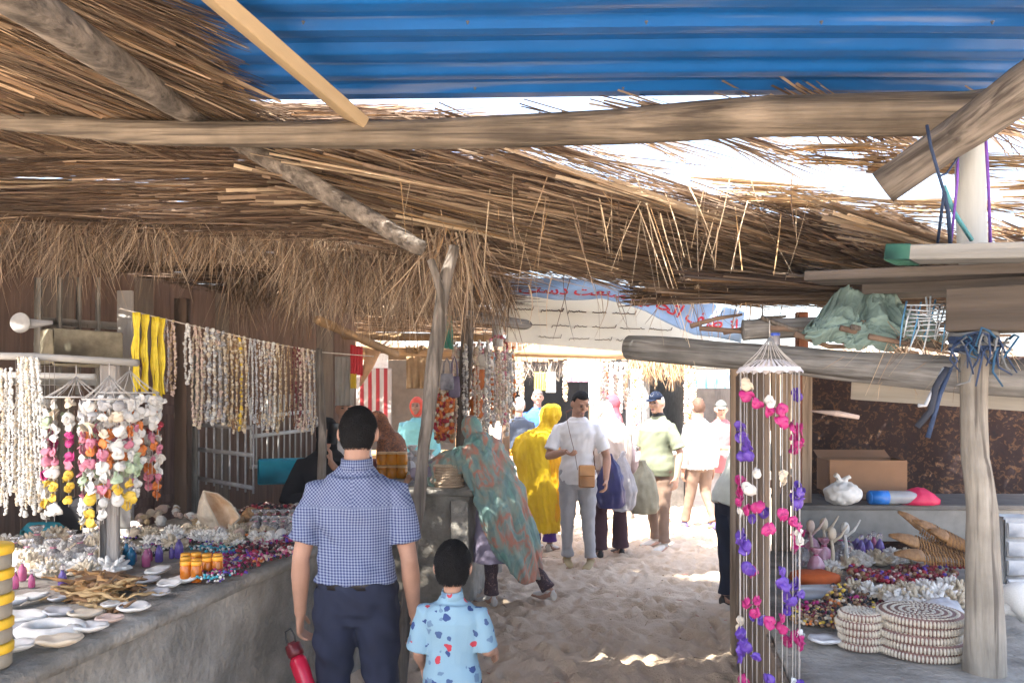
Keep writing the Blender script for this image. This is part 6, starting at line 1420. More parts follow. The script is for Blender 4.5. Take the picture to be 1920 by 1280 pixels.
for i in range(66):
    u = random.random() ** .8; px = 395 + u * 160; py = 1100 - u * 62 - random.uniform(0, 54); k = random.choice([0, 1, 3, 6, 2, 0]) if px > 440 else random.choice([5, 4, 0, 1, 7]); p = Lp(px, py)
    place('heap%d' % k, lambda: necklace_heap(heap_cols[k], .0085, .05, k), p + Vector((0, 0, random.uniform(0, .02))), random.uniform(0, 6), random.uniform(.75, 1.2), f'{hn[k]} bead necklace in the front heap on the left counter', 'bead necklace', 'bead necklaces heaped on the left counter')
for i in range(24):
    px = random.uniform(225, 420); py = random.uniform(1012, 1050) - (px - 225) * .05; k = random.choice([7, 5, 0, 4]); place('heap%d' % k, lambda: necklace_heap(heap_cols[k], .0085, .05, k), Lp(px, py) + Vector((0, 0, .004)), random.uniform(0, 6), random.uniform(.7, 1.1), f'{hn[k]} bead necklace lying behind the orange jars', 'bead necklace', 'bead necklaces behind the orange jars')
M_cow = cm('shell_tanspot', (.42, .26, .13), rough=.4, var=.5, scale=40)
def bigconch():
    r = empty('conch_shell', Lp(402, 1003) + Vector((0, .05, 0))); r.rotation_euler.z = .25; T = 26
    def cv(P, t):
        x = t * (len(P) - 1); i = min(len(P) - 2, int(x)); return Vector(P[i]).lerp(Vector(P[i + 1]), x - i)
    tip = (-.075, 0, .245); rid = [tip, (-.055, -.05, .19), (-.02, -.075, .12), (.01, -.06, .05), (.03, -.03, .005)]; rgt = [tip, (.0, .02, .225), (.075, .0, .165), (.125, -.02, .09), (.03, -.03, .005)]; lft = [tip, (-.10, .03, .18), (-.115, .04, .10), (-.08, .03, .03), (.03, -.03, .005)]
    def sheet_(A, B, bulge, name, m, n=14):
        b = MB()
        for i in range(T + 1):
            t = i / T; a, c = cv(A, t), cv(B, t)
            for k in range(n + 1):
                u = k / n; p = a.lerp(c, u); p.y += bulge * math.sin(u * math.pi) * math.sin(t * math.pi) ** .6; p += Vector((0, 1, 0)) * noise.noise(p * 30) * .006 + Vector((0, -.004, 0)) * math.sin(t * 26) * (1 if bulge < 0 else .3); b.v.append(tuple(p))
        for i in range(T):
            for k in range(n): q = i * (n + 1) + k; b.f.append([q, q + 1, q + n + 2, q + n + 1]); b.c.append((1, 1, 1)); b.m.append(0)
        o = b.build(name, m, r); md = o.modifiers.new('s', 'SOLIDIFY'); md.thickness = .006
    sheet_(rid, rgt, .05, 'orange_mouth', cm('conch_mouth', (.62, .34, .16), rough=.4, var=.3, scale=9, col2=(.72, .55, .38)))
    sheet_(rid, lft, -.03, 'pale_side', cm('conch_side', (.58, .50, .40), rough=.6, var=.3, scale=9, bump=.4, bscale=40)); sheet_(rgt, lft, .09, 'back_whorl', MATS['conch_side'])
    b = MB(); b.tube([Vector(p) for p in rid], [.004, .008, .010, .009, .005], 8); b.build('ridge', SH['cream'], r)
    tag(r, 'large cream and orange conch shell standing at the back of the left counter', 'conch shell')
bigconch()
for i in range(80):
    px = random.uniform(230, 560); py = random.uniform(955, 1012) + 0; c = random.choice(['white', 'cream', 'rose', 'tan']); place('con' + c, lambda: conch(SH[c], SH['rose' if c != 'rose' else 'cream'], .034, i), Lp(px, py) + Vector((0, 0, .022)), random.uniform(0, 6), random.uniform(.7, 1.35), f'{dict(white="white", cream="cream", rose="pinkish", tan="tan")[c]} spiral seashell at the back of the left counter near the large conch', 'seashell', 'spiral seashells at the back of the left counter', random.uniform(1.2, 1.9), random.uniform(-.5, .5))
for i, (px, py, s) in enumerate([(470, 985, .07), (500, 975, .05), (450, 990, .05)]):
    place('concow', lambda: conch(M_cow, SH['cream'], .1, 3), Lp(px, py) + Vector((0, 0, s * .7)), i * 2., s / .1, ('largest mottled brown shell right of the big conch', 'small mottled brown shell nearest the bead necklaces', 'small mottled brown shell touching the big conch')[i], 'seashell', 'mottled brown shells beside the conch', .9, .3 * i)
for i in range(14):
    px = random.uniform(465, 560); py = random.uniform(962, 980); place('heap3', lambda: 0, Lp(px, py) + Vector((0, 0, .03 + .03 * random.random())), random.uniform(0, 6), random.uniform(1, 1.6), 'dark red bead necklace heaped at the far back of the left counter', 'bead necklace', 'dark red necklaces at the back of the left counter')
for i in range(10):
    px, py = 480 + (i % 5) * 17, 990 + (i // 5) * 14; place('pouchc', None, Lp(px, py), i, .8, 'small clear gift pouch between the seashells near the far end of the left counter', 'gift pouch', 'small clear gift pouches near the far end of the left counter')
# household things behind the rack post
for (px, py, Y, s, m_, nm, lb) in [(150, 1000, 4.55, (.22, .2, .2), M_black, 'satchel', 'black satchel behind the rack post on the left counter'), (82, 1000, 4.4, (.22, .16, .09), cm('cyan_cloth', (.03, .28, .36)), 'folded_cloth', 'folded cyan cloth at the back of the left counter'), (135, 1000, 4.25, (.14, .1, .05), cm('mustard_cloth', (.45, .22, .03)), 'folded_cloth', 'small folded mustard cloth in front of the black satchel'), (176, 1000, 4.25, (.12, .12, .08), cm('red_box', (.45, .02, .02)), 'gift_box', 'red gift box beside the rack post')]:
    b = MB(); b.box((0, 0, s[2] / 2), s, bev=.03); o = b.build(nm, m_, disp=lambda v: v + Vector((noise.noise(v * 9), noise.noise(v * 9 + Vector((3, 0, 0))), noise.noise(v * 9 + Vector((0, 4, 0))))) * .02); o.location = W(px, 740, Y); o.location.z = LZ + .005; o.rotation_euler.z = .3; tag(o, lb, {'satchel': 'bag', 'folded_cloth': 'cloth', 'gift_box': 'box'}[nm])
b = MB(); b.box((0, 0, .15), (.11, .006, .17), bev=.002); b.box((0, .03, .03), (.11, .09, .05), bev=.004); o = b.build('card_stand', cm('card', (.45, .42, .38))); o.location = Lp(645 - 420, 1010) + Vector((0, 0, 0)); o.rotation_euler.z = .2; tag(o, 'small grey card stand right beside the rack post', 'card stand')
# ---- middle counter goods
def Cp(px, py): return onp(px, py, CZ + .004)
M_honey = cm('honey', (.70, .28, .02), rough=.12, trans=.35); M_pine = cm('jar_lid', (.62, .42, .22), rough=.5)
k = 0
for row in range(2):
    for c in range(3):
        place('hjar', lambda: jar(M_honey, M_pine, .115, .05), Cp(716 + c * 19, 896) + Vector((0, .0, row * .122)), k, 1, f'amber honey jar in the {"upper" if row else "lower"} row, {("left", "middle", "right")[c]} place, on the middle counter', 'jar', 'honey jars on the middle counter'); k += 1
def weave(m1, R_, t, seed, cow=True):
    b = MB(); b.mi = 0; b.lathe([(R_ * .96, 0), (R_, t * .5), (R_ * .96, t)], n=40); b.mi = 1; random.seed(seed)
    if cow:
        k = int(2 * math.pi * R_ / .0135)
        for q in range(k):
            a = q * 2 * math.pi / k; b.ball((math.cos(a) * R_, math.sin(a) * R_, t * .5), (.0085, .0055, t * .48), 7, 5, Matrix.Rotation(a, 3, 'Z'))
        for ring_ in (.84, .66, .48, .3, .14):
            k = max(5, int(2 * math.pi * R_ * ring_ / .016))
            for q in range(k):
                a = q * 2 * math.pi / k + ring_ * 9; b.ball((math.cos(a) * R_ * ring_, math.sin(a) * R_ * ring_, t * 1.0), (.0095, .006, .0045), 7, 5, Matrix.Rotation(a + .6, 3, 'Z'))
    return b
for i in range(8):
    b = weave(M_string, .125, .022, i, i == 7); o = b.build('woven_mat', [cm('woven_beige', (.50, .38, .27), rough=.85, bump=.6, bscale=120), SH['cream']]); o.location = Cp(842, 912) + Vector((random.uniform(-.01, .01), .02, .0235 * i)); tag(o, 'round beige woven mat at the top of the stack on the middle counter' if i == 7 else 'round beige woven mat in the stack on the middle counter', 'woven mat', 'woven mats stacked on the middle counter')
b = MB(); b.ball((0, 0, .06), (.065, .065, .06), 18, 12); o = b.build('round_box', cm('dark_red_wood', (.16, .04, .02), rough=.4)); o.location = Cp(874, 905) + Vector((0, .1, 0)); tag(o, 'dark red round box beside the stack of woven mats', 'box')
for i in range(12):
    px = random.uniform(735, 820); py = random.uniform(866, 886); place('pouchb', lambda: pouch(mat('milky_plastic', (.62, .60, .58), .3, .1, 10, trans=.3), SH['tan'], .2, .07, 5), Cp(px, py), i, random.uniform(.8, 1.15), 'milky plastic bag of goods with a gathered top on the middle counter', 'gift pouch', 'milky plastic bags on the middle counter')
for i in range(16):
    px = random.uniform(690, 880); py = random.uniform(872, 905); c = random.choice(['white', 'cream', 'rose']); place('con' + c, None, Cp(px, py) + Vector((0, 0, .03)), random.uniform(0, 6), random.uniform(.9, 1.5), f'{dict(white="white", cream="cream", rose="pinkish")[c]} seashell lying between the bags on the middle counter', 'seashell', 'seashells on the middle counter', 1.5, .2)
rbox('gift_box', Cp(824, 868), (.16, .12, .06), cm('blue_box', (.05, .12, .30)), 'flat blue box at the back of the middle counter', 'box')
rbox('gift_box', Cp(706, 885), (.16, .12, .13), cm('maroon_box', (.16, .05, .045)), 'maroon box left of the honey jars', 'box', .2)
# ---- hanging goods around the pole
def hang(px, py0, py1, Y, r, cols, label, group, seed, step=None, loop=.014):
    t = W(px, py0, Y); L = t.z - W(px, py1, Y).z; return strand('hanging_garland', t, L, r, step or r * 1.5, cols, label, group, loop, seed)
GP = 'shell strings hanging around the pole behind the shawled woman'
pl = [['rose', 'cream'], ['white', 'rose'], ['rose', 'white', 'cream', 'pink'], ['cream', 'white'], ['grey', 'white'], ['orange', 'cream', 'cream', 'white'], ['white', 'silver'], ['rose', 'cream', 'tan']]
pn = ['rose and cream', 'white and rose', 'pink flecked white', 'cream and white', 'grey and white', 'orange flecked cream', 'white and silver', 'rose, cream and tan']
for i in range(22):
    px = 852 + i * 5.2; hang(px, 640 + 6 * (i % 3) + (12 if i > 12 else 0), 760 + 60 * random.random(), 6.9 + .12 * (i % 4), .014, pl[i % 8], f'{pn[i % 8]} shell string hanging {"left of" if px < 872 else "right of"} the pole behind the shawled woman', GP, i)
GO = 'orange and red garlands left of the pole'
for i in range(9):
    px = 818 + i * 4; hang(px, 728 + 3 * (i % 3), 822 + 8 * (i % 2), 6.75 + .1 * (i % 3), .020, [['orange', 'red', 'cream'], ['red', 'orange', 'tan'], ['orange', 'brown', 'white']][i % 3], f'{("orange and cream", "red and orange", "orange and brown")[i % 3]} garland in the bunch right of the forked post', GO, i + 40)
b = MB(); random.seed(3); beads(b, [Vector((math.cos(t) * .085, 0, math.sin(t) * .085)) for t in [i * .35 for i in range(19)]], .016, .017, .4, 3)
o = b.build('bead_wreath', [SH['pink'], SH['rose'], SH['red']]); o.location = W(933, 648, 7.2)
for dx in (-.03, 0, .03): q = MB(); beads(q, [Vector((dx, 0, -.09)), Vector((dx * 1.3, 0, -.3)), Vector((dx, 0, -.46 - dx))], .012, .02, .4, 3); q.build('bead_tail', [SH['pink'], SH['rose'], SH['teal']], o)
tag(o, 'round pink and red bead wreath with hanging tails above the shawled woman', 'wreath')
st = place('conwhite', None, W(905, 684, 7.0), .5, 3.4, 'large white seashell hanging beside the pink wreath', 'seashell', None, .3, .5)
for i, (px, py) in enumerate([(898, 705), (893, 762)]):
    b = MB(); b.loft([(Vector((0, 0, z)), Vector((r_, 0, 0)), Vector((0, r_ * .5, 0))) for z, r_ in ((-.12, .02), (-.08, .06), (-.02, .045), (.05, .06), (.1, .02))], 16, True, 1, lambda a, t: 1 + .15 * math.sin(a * 5)); o = b.build('orange_tassel', SH['orange']); o.location = W(px, py, 7.0); tag(o, ('upper orange tassel ornament under the large white seashell', 'lower orange tassel ornament right of the pole')[i], 'tassel')
# green scarf and dark bags hanging by the forked post
cloth_sheet('green_scarf', [W(833, 590, 6.4), W(848, 590, 6.4), W(850, 655, 6.4), W(826, 652, 6.4)], cm('sea_green_cloth', (.05, .22, .18), rough=.8), 'narrow sea green scarf hanging just right of the forked post', 'scarf', 16, 20, .02)
def tote(px, py, Y, h, w_, m_, label):
    c = W(px, py, Y); b = MB(); b.loft([(Vector((0, 0, -h * k)), Vector((w_ * q, 0, 0)), Vector((0, w_ * .3 * q, 0))) for k, q in ((0, .8), (.3, .9), (.7, 1), (.95, .9), (1, .5))], 20, True, .7); o = b.build('hanging_bag', m_); o.location = c
    b = MB(); b.tube([(-w_ * .5, 0, 0), (-w_ * .4, 0, h * .6), (0, 0, h * .9), (w_ * .4, 0, h * .6), (w_ * .5, 0, 0)], .008, 7); b.build('handle', m_, o); tag(o, label, 'bag')
tote(838, 700, 6.6, .14, .06, mat('zebra_cloth', (.05, .05, .08), .9, .3, 9, col2=(.4, .4, .45)), 'black and white striped cloth bag hanging right of the forked post')
tote(852, 705, 6.62, .18, .05, cm('dusk_cloth', (.12, .10, .16)), 'dusky violet cloth bag hanging beside the striped bag')
# ---- things seen between the left stall and the forked post
def flatcloth(name, x0, y0, x1, y1, Y, m_, label, cat, amp=.02, tilt=0): return cloth_sheet(name, [W(x0, y0, Y), W(x1, y0 + tilt, Y), W(x1, y1 + tilt, Y), W(x0, y1, Y)], m_, label, cat, 24, 20, amp)
flatcloth('tan_cloth', 762, 668, 812, 728, 8.4, cm('tan_canvas', (.36, .24, .13), rough=.9), 'tan canvas cloth hanging left of the forked post', 'cloth')
flatcloth('red_bag', 657, 646, 680, 700, 7.0, cm('bright_red', (.62, .02, .03), rough=.45), 'bright red pennant hanging from the bamboo pole', 'pennant', .01, 4)
flatcloth('yellow_pennant', 657, 700, 668, 728, 7.0, cm('bright_yellow', (.72, .50, .03), rough=.45), 'small yellow pennant below the bright red pennant', 'pennant', .01)
b = MB(); b.loft([(Vector((.05, 0, .16)), Vector((.07, 0, 0)), Vector((0, .03, 0))), (Vector((.0, 0, 0)), Vector((.045, 0, 0)), Vector((0, .02, 0))), (Vector((-.07, 0, -.16)), Vector((.008, 0, 0)), Vector((0, .008, 0)))], 16); o = b.build('paper_cone', cm('peach_paper', (.70, .42, .24))); o.location = W(690, 690, 7.05); tag(o, 'peach paper cone hanging beside the bright red pennant', 'paper cone')
flatcloth('white_window', 690, 658, 728, 690, 10.2, cm('window_white', (.78, .8, .82)), 'plain white sheet standing in for a window above the red and grey striped cloth', 'window', .004)  # flat white sheet put in place of a white window
def striped():
    for i in range(9):
        pass
    m_ = mat('striped_cloth', (.42, .38, .36), .9, .05, 5); N_, L_, b_ = nodes_of(m_); tc = N_.new('ShaderNodeTexCoord'); wv = N_.new('ShaderNodeTexWave'); wv.inputs['Scale'].default_value = 3.2; wv.inputs['Distortion'].default_value = .2; L_.new(tc.outputs['Object'], wv.inputs[0])
    cr = N_.new('ShaderNodeValToRGB'); e = cr.color_ramp.elements; e[0].color = (.42, .38, .36, 1); e[0].position = .45; e[1].color = (.30, .025, .03, 1); e[1].position = .62; L_.new(wv.outputs[1], cr.inputs[0]); L_.new(cr.outputs[0], b_.inputs['Base Color'])
    flatcloth('striped_cloth', 668, 690, 734, 800, 9.9, m_, 'red and grey striped cloth wall behind the bald man', 'cloth', .015)
striped()
flatcloth('gauze_cloth', 628, 668, 664, 760, 7.2, mat('gauze', (.60, .58, .54), .9, .1, 5, trl=.4), 'white gauze cloth hanging behind the bald man', 'cloth', .03)
b = MB(); random.seed(2)
r_ = empty('straw_bundle', W(778, 655, 8.0))
for i in range(40): b.tube([Vector((random.uniform(-.12, .12), random.uniform(-.03, .03), random.uniform(-.02, .04))), Vector((random.uniform(-.05, .05), 0, random.uniform(-.05, -.02))), Vector((random.uniform(-.12, .14), random.uniform(-.03, .03), random.uniform(-.04, .05)))], .004, 5)
b.build('straw', M_bamboo, r_); tag(r_, 'loose bundle of yellow straw tucked under the far palm thatch', 'straw')
# ---- clothes hanging in the far stalls
flatcloth('white_garment', 1024, 698, 1042, 736, 12.4, cm('garment_white', (.78, .76, .70)), 'white garment hanging in the dark far stall', 'garment', .03)
flatcloth('yellow_garment', 1002, 698, 1022, 732, 12.4, cm('garment_yellow', (.80, .66, .12)), 'pale yellow garment hanging left of the white garment', 'garment', .03)
flatcloth('pink_cloth', 1064, 672, 1102, 716, 11.0, mat('pink_print', (.78, .36, .66), .8, .2, 5, col2=(.8, .65, .78)), 'bright pink cloth hanging above the young man in white', 'cloth', .03)
flatcloth('blue_tarp', 1288, 694, 1368, 728, 14.6, mat('tarp_blue', (.06, .34, .70), .6, .2, 3, col2=(.5, .65, .75)), 'crumpled blue tarpaulin under the roof of the far white stall', 'tarpaulin', .12)
flatcloth('pale_blue_cloth', 1104, 676, 1124, 760, 11.6, cm('sky_blue_cloth', (.50, .66, .78)), 'pale blue cloth hanging right of the bright pink cloth', 'cloth', .03)
for i in range(12):
    px = 1128 + (i % 6) * 9; hang(px, 682, 740 + 40 * random.random(), 11.8 + .1 * (i % 2), .022, pl[(i * 3) % 8], f'{pn[(i * 3) % 8]} garland hanging in the white framed far stall', 'garlands in the white framed far stall', i + 70, .03)
for i in range(10):
    px = 960 + i * 3.2 if i < 7 else 1052 + i; hang(px, 680, 715 + 40 * random.random(), 12.3, .022, [['tan', 'cream'], ['rose', 'tan'], ['cream', 'white']][i % 3], f'{("tan and cream", "rose and tan", "cream and white")[i % 3]} garland at the side of the dark far stall', 'garlands at the sides of the dark far stall', i + 90, .03)
for i in range(12):
    px = 1186 + (i % 4) * 5 + (100 if i > 7 else 0); hang(px, 694, 760 + 50 * random.random(), 11.3, .02, pl[(i * 5) % 8], f'{pn[(i * 5) % 8]} garland at the {"right" if i > 7 else "left"} side of the grey slat stall', 'garlands beside the grey slat stall', i + 110, .03)
def sidetable(px0, px1, Y, h, m_, label, n, seed):
    a, c = W(px0, 740, Y), W(px1, 740, Y); r = empty('goods_table', ((a.x + c.x) / 2, Y, 0)); wd = c.x - a.x; b = MB(); b.box((0, 0, h - .02), (wd, .8, .04), bev=.006); b.build('table_top', m_, r, smooth=False)
    for x in (-1, 1):
        for y in (-.35, .35): b = MB(); b.box((x * (wd / 2 - .06), y, (h - .04) / 2), (.05, .05, h - .04)); b.build('leg', m_, r, smooth=False)
    b = MB(); b.box((0, -.395, h * .55), (wd - .02, .012, h * .75)); b.build('table_skirt', m_, r, smooth=False); tag(r, label, 'table'); random.seed(seed)
    for i in range(n):
        x = a.x + wd * random.random(); y = Y + random.uniform(-.35, .35); c_ = random.choice(['white', 'cream', 'rose']); q = random.random()
        if q < .4: place('con' + c_, None, Vector((x, y, h + .035)), random.uniform(0, 6), random.uniform(1.2, 2.2), f'{dict(white="white", cream="cream", rose="pinkish")[c_]} seashell on the {label}'[:95], 'seashell', 'seashells on the ' + label, 1.5, .3)
        elif q < .75: place('pouchb', None, Vector((x, y, h)), i, random.uniform(.8, 1.3), 'bag of goods on the ' + label, 'gift pouch', 'bags on the ' + label)
        else: place('ojar', None, Vector((x, y, h)), i, 1.8, 'orange jar on the ' + label, 'jar', 'jars on the ' + label)
sidetable(895, 1000, 9.8, .85, M_white, 'white table behind the yellow chador', 26, 5)
sidetable(1180, 1215, 10.6, .8, M_white, 'white table left of the olive polo', 16, 6)
sidetable(1120, 1180, 11.2, .85, M_white, 'white table behind the cream scarf', 18, 7)
# ---- right stall goods
def Rp(px, py): return onp(px, py, RZ + .004)
random.seed(91)
for i in range(40):
    px = random.uniform(1560, 1800); py = random.uniform(1150, 1172); k = random.choice([0, 2, 5, 6]); place('heap%d' % k, lambda: 0, Rp(px, py) + Vector((0, 0, random.uniform(0, .02))), random.uniform(0, 6), random.uniform(.7, 1.0), f'{hn[k]} bead necklace lying just behind the cowrie mats', 'bead necklace', 'bead necklaces behind the cowrie mats')
M_cowrie = [cm('mat_thread', (.24, .14, .12), rough=.85), cm('cowrie', (.50, .45, .37), rough=.4, var=.2)]
for i in range(5):
    b = weave(None, .165 - .004 * i + .006 * math.sin(i * 2), .03, i); o = b.build('cowrie_mat', M_cowrie); o.location = onp(1730, 1222, RZ + .004) + Vector((.012 * math.sin(i * 2.3), .02, .032 * i)); o.rotation_euler = (0, .0, i * .7)
    tag(o, ('lowest cowrie mat of the large stack', 'second cowrie mat from the bottom of the large stack', 'middle cowrie mat of the large stack', 'second cowrie mat from the top of the large stack', 'topmost cowrie mat of the large stack beside the crooked post')[i], 'cowrie mat', 'large cowrie mats stacked on the right counter')
for i in range(5):
    b = weave(None, .082 + .004 * math.sin(i * 3), .027, i + 9); o = b.build('cowrie_mat', M_cowrie); o.location = onp(1615, 1213, RZ + .004) + Vector((.006 * math.sin(i * 1.7), .01, .029 * i))
    tag(o, ('lowest cowrie mat of the small stack', 'second cowrie mat from the bottom of the small stack', 'middle cowrie mat of the small stack', 'second cowrie mat from the top of the small stack', 'topmost cowrie mat of the small stack')[i], 'cowrie mat', 'small cowrie mats stacked on the right counter')
place('scalwhite_r', lambda: scallop(cm('plate_white', (.55, .56, .58), rough=.35), .05, 2), Rp(1546, 1208), 0, 1.35, 'pale oval shell plate at the front corner of the right counter', 'shell dish')
random.seed(55)
rc = [['brown', 'darkred', 'tan', 'black'], ['orange', 'brown', 'black', 'cream'], ['magenta', 'darkred', 'tan', 'black'], ['black', 'rose', 'brown', 'yellow']]; rn = ['brown and dark red', 'orange and brown', 'magenta and dark red', 'black and rose']
for i in range(64):
    px = random.uniform(1495, 1655); py = random.uniform(1118, 1186) - abs(px - 1570) * .08; k = random.randrange(4); place('rheap%d' % k, lambda: necklace_heap(rc[k], .0105, .05, k + 20), Rp(px, py) + Vector((0, 0, random.uniform(0, .045) * (1 - abs(px - 1575) / 110))), random.uniform(0, 6), random.uniform(.75, 1.1), f'{rn[k]} bead necklace in the big heap behind the shell plate', 'bead necklace', 'dark bead necklaces heaped on the right counter')
for i in range(34):
    px = random.uniform(1590, 1780); py = random.uniform(1088, 1108) - (px - 1590) * .03; k = random.choice([0, 2, 2]); place('rred%d' % k, lambda: necklace_heap([['darkred', 'red', 'brown', 'rose'], 0, ['red', 'darkred', 'purple', 'rose']][k], .0115, .055, k + 30), Rp(px, py) + Vector((0, 0, .02 + random.uniform(0, .03))), random.uniform(0, 6), random.uniform(.8, 1.2), f'{"dark red and brown" if k == 0 else "red and purple"} bead necklace in the row behind the white coral pieces', 'bead necklace', 'red bead necklaces in a row on the right counter')
GC = 'white coral pieces on the right counter'
for i, (px, py, s) in enumerate([(1600, 1112, .9), (1635, 1122, 1.0), (1665, 1130, 1.05), (1690, 1140, 1.1), (1720, 1140, 1.25), (1760, 1132, 1.2), (1790, 1140, 1.0), (1730, 1112, .9), (1700, 1118, .9), (1780, 1110, 1.0), (1800, 1120, 1.0), (1560, 1070, .8), (1590, 1066, .9), (1620, 1062, .9), (1650, 1060, .9), (1680, 1060, .9), (1705, 1058, .9), (1730, 1062, .9), (1755, 1066, .8), (1605, 1050, .8), (1640, 1048, .8), (1670, 1046, .8), (1700, 1048, .8), (1885, 1100, 1.2), (1905, 1090, 1.1), (1890, 1130, 1.1), (1560, 1085, .8), (1750, 1150, 1.2)]):
    place('cor%d' % (i % 4), None, Rp(px, py), i * 1.1, s * 1.0, 'spiky white coral piece, ' + (f'{ORD[i]} along the front row behind the cowrie mats' if i < 11 else (f'{ORD[i - 11]} in the back row behind the red necklaces' if i < 23 else f'{ORD[i - 23]} of those right at the counter ends')), 'coral', GC)
b = MB(); b.ball((0, 0, .05), (.09, .08, .055), 20, 14); o = b.build('wrapped_lump', mat('cloudy_wrap', (.55, .55, .58), .35, .15, 9, trans=.2), disp=lambda v: v + v.normalized() * noise.noise(v * 26) * .02); o.location = Rp(1768, 1168); tag(o, 'cloudy plastic wrapped lump behind the large cowrie stack', 'bundle')
M_bb = cm('basket_twig', (.36, .19, .07), rough=.7)
def comb(px, py, L, a, label, n=20, dz=0):
    """fan-like folded cane mat: a wooden nose and a row of ribs"""
    r = empty('cane_fan', W(px, py, 4.35 + dz)); r.rotation_euler = (.9, a, .1); M_c = mat('cane', (.20, .10, .04), .6, .35, 20, col2=(.36, .20, .085), bump=.4)
    b = MB(); b.loft([(Vector((-.16 * L, 0, .0)), Vector((0, .01, 0)), Vector((0, 0, .006))), (Vector((-.05 * L, 0, .01)), Vector((0, .026, 0)), Vector((0, 0, .012))), (Vector((.12 * L, 0, .012)), Vector((0, .040, 0)), Vector((0, 0, .018))), (Vector((.2 * L, 0, .01)), Vector((0, .032, 0)), Vector((0, 0, .014)))], 16); b.build('wooden_nose', M_c, r)
    for i in range(n):
        t = i / n; x = (.2 + .75 * t) * L; w_ = .05 * (1 - .35 * t); b = MB(); b.tube([Vector((x, -w_, .004)), Vector((x - .004, -w_ * .3, .02)), Vector((x, w_, .006))], .0045, 7); b.build('rib', M_c if i % 2 else M_bb, r)
    for y in (-.03, .03): b = MB(); b.tube([Vector((.15 * L, y, .008)), Vector((.95 * L, y * .65, .004))], .004, 6); b.build('spine', M_bb, r)
    tag(r, label, 'cane fan')
comb(1702, 972, .44, .62, 'brown cane fan leaning steeply at the top of the cane fans', dz=.2); comb(1730, 985, .40, .50, 'second brown cane fan just below the steepest one', dz=.1); comb(1690, 1010, .46, .30, 'long brown cane fan with a pale nose in the middle of the pile', dz=.0); comb(1700, 1040, .44, .12, 'dark cane fan lying lowest, nearest the purple bottles', dz=-.08); comb(1756, 1000, .30, .42, 'short cane fan partly behind the crooked post', dz=.05)
for i, (px, py, k) in enumerate([(1615, 1046, 'pur'), (1630, 1046, 'pur'), (1650, 1044, 'pur'), (1622, 1036, 'pur'), (1638, 1040, 'pink'), (1645, 1034, 'pur'), (1605, 1036, 'pur')]):
    place('bot' + k, None, Rp(px, py), i, 1.25, f'{dict(pink="pink", pur="purple")[k]} trinket bottle in the cluster on the right counter', 'trinket bottle', 'trinket bottles on the right counter')
for i, (px, py, s, c) in enumerate([(1520, 1040, 1.3, 'pink'), (1545, 1062, 1.4, 'pink'), (1560, 1030, 1.5, 'cream'), (1575, 1050, 1.4, 'cream'), (1505, 1060, 1.3, 'cream'), (1530, 1075, 1.2, 'pink'), (1500, 1030, 1.2, 'pink'), (1590, 1040, 1.0, 'cream')]):
    place('rp' + c, lambda: pouch(M_cello if c == 'cream' else mat('pink_foil', (.70, .22, .38), .2, .3, 12, col2=(.8, .6, .7), trans=.25), SH['magenta'], .12, .04, 3), Rp(px, py), i, s, f'{"shiny pink" if c == "pink" else "clear cream"} wrapped gift pouch behind the shell mobile', 'gift pouch', 'gift pouches on the right counter')
for i, (px, py, c) in enumerate([(1545, 985, 'cream'), (1520, 990, 'rose'), (1585, 995, 'white'), (1560, 1008, 'cream')]):
    b = MB(); b.tube([(0, 0, 0), (.005, 0, .08), (-.004, 0, .15)], [.012, .008, .005], 8); b.ball((0, 0, .16), (.02, .015, .03), 10, 8); b.tube([(0, 0, .12), (.04, 0, .15), (.07, 0, .2)], [.006, .006, .003], 7); o = b.build('shell_figurine', SH[c]); o.location = Rp(px, py + 60); o.scale = (1.3,) * 3; tag(o, ('tall cream shell figurine in the middle of the gift pouches', 'rose shell figurine leftmost of the pouches', 'white shell figurine nearest the purple bottles', 'short cream shell figurine')[i], 'figurine', 'shell figurines on the right counter')
b = MB(); b.loft([(Vector((0, 0, z)), Vector((r_, 0, 0)), Vector((0, r_ * .7, 0))) for z, r_ in ((0, .11), (.02, .13), (.05, .12), (.06, .09))], 26, True, .8); o = b.build('orange_cloth', cm('rust_cloth', (.50, .10, .02), rough=.8), disp=lambda v: v + v.normalized() * noise.noise(v * 22) * .01); o.location = Rp(1528, 1092); tag(o, 'rust orange folded cloth under the pink gift pouches', 'cloth')
b = MB(); b.box((0, 0, .03), (.26, .16, .05), Euler((0, 0, .1)), bev=.012); o = b.build('plastic_packet', mat('grey_film', (.36, .34, .33), .25, .2, 9, trans=.25)); o.location = Rp(1535, 1122); tag(o, 'flat grey plastic packet in front of the rust orange cloth', 'packet')
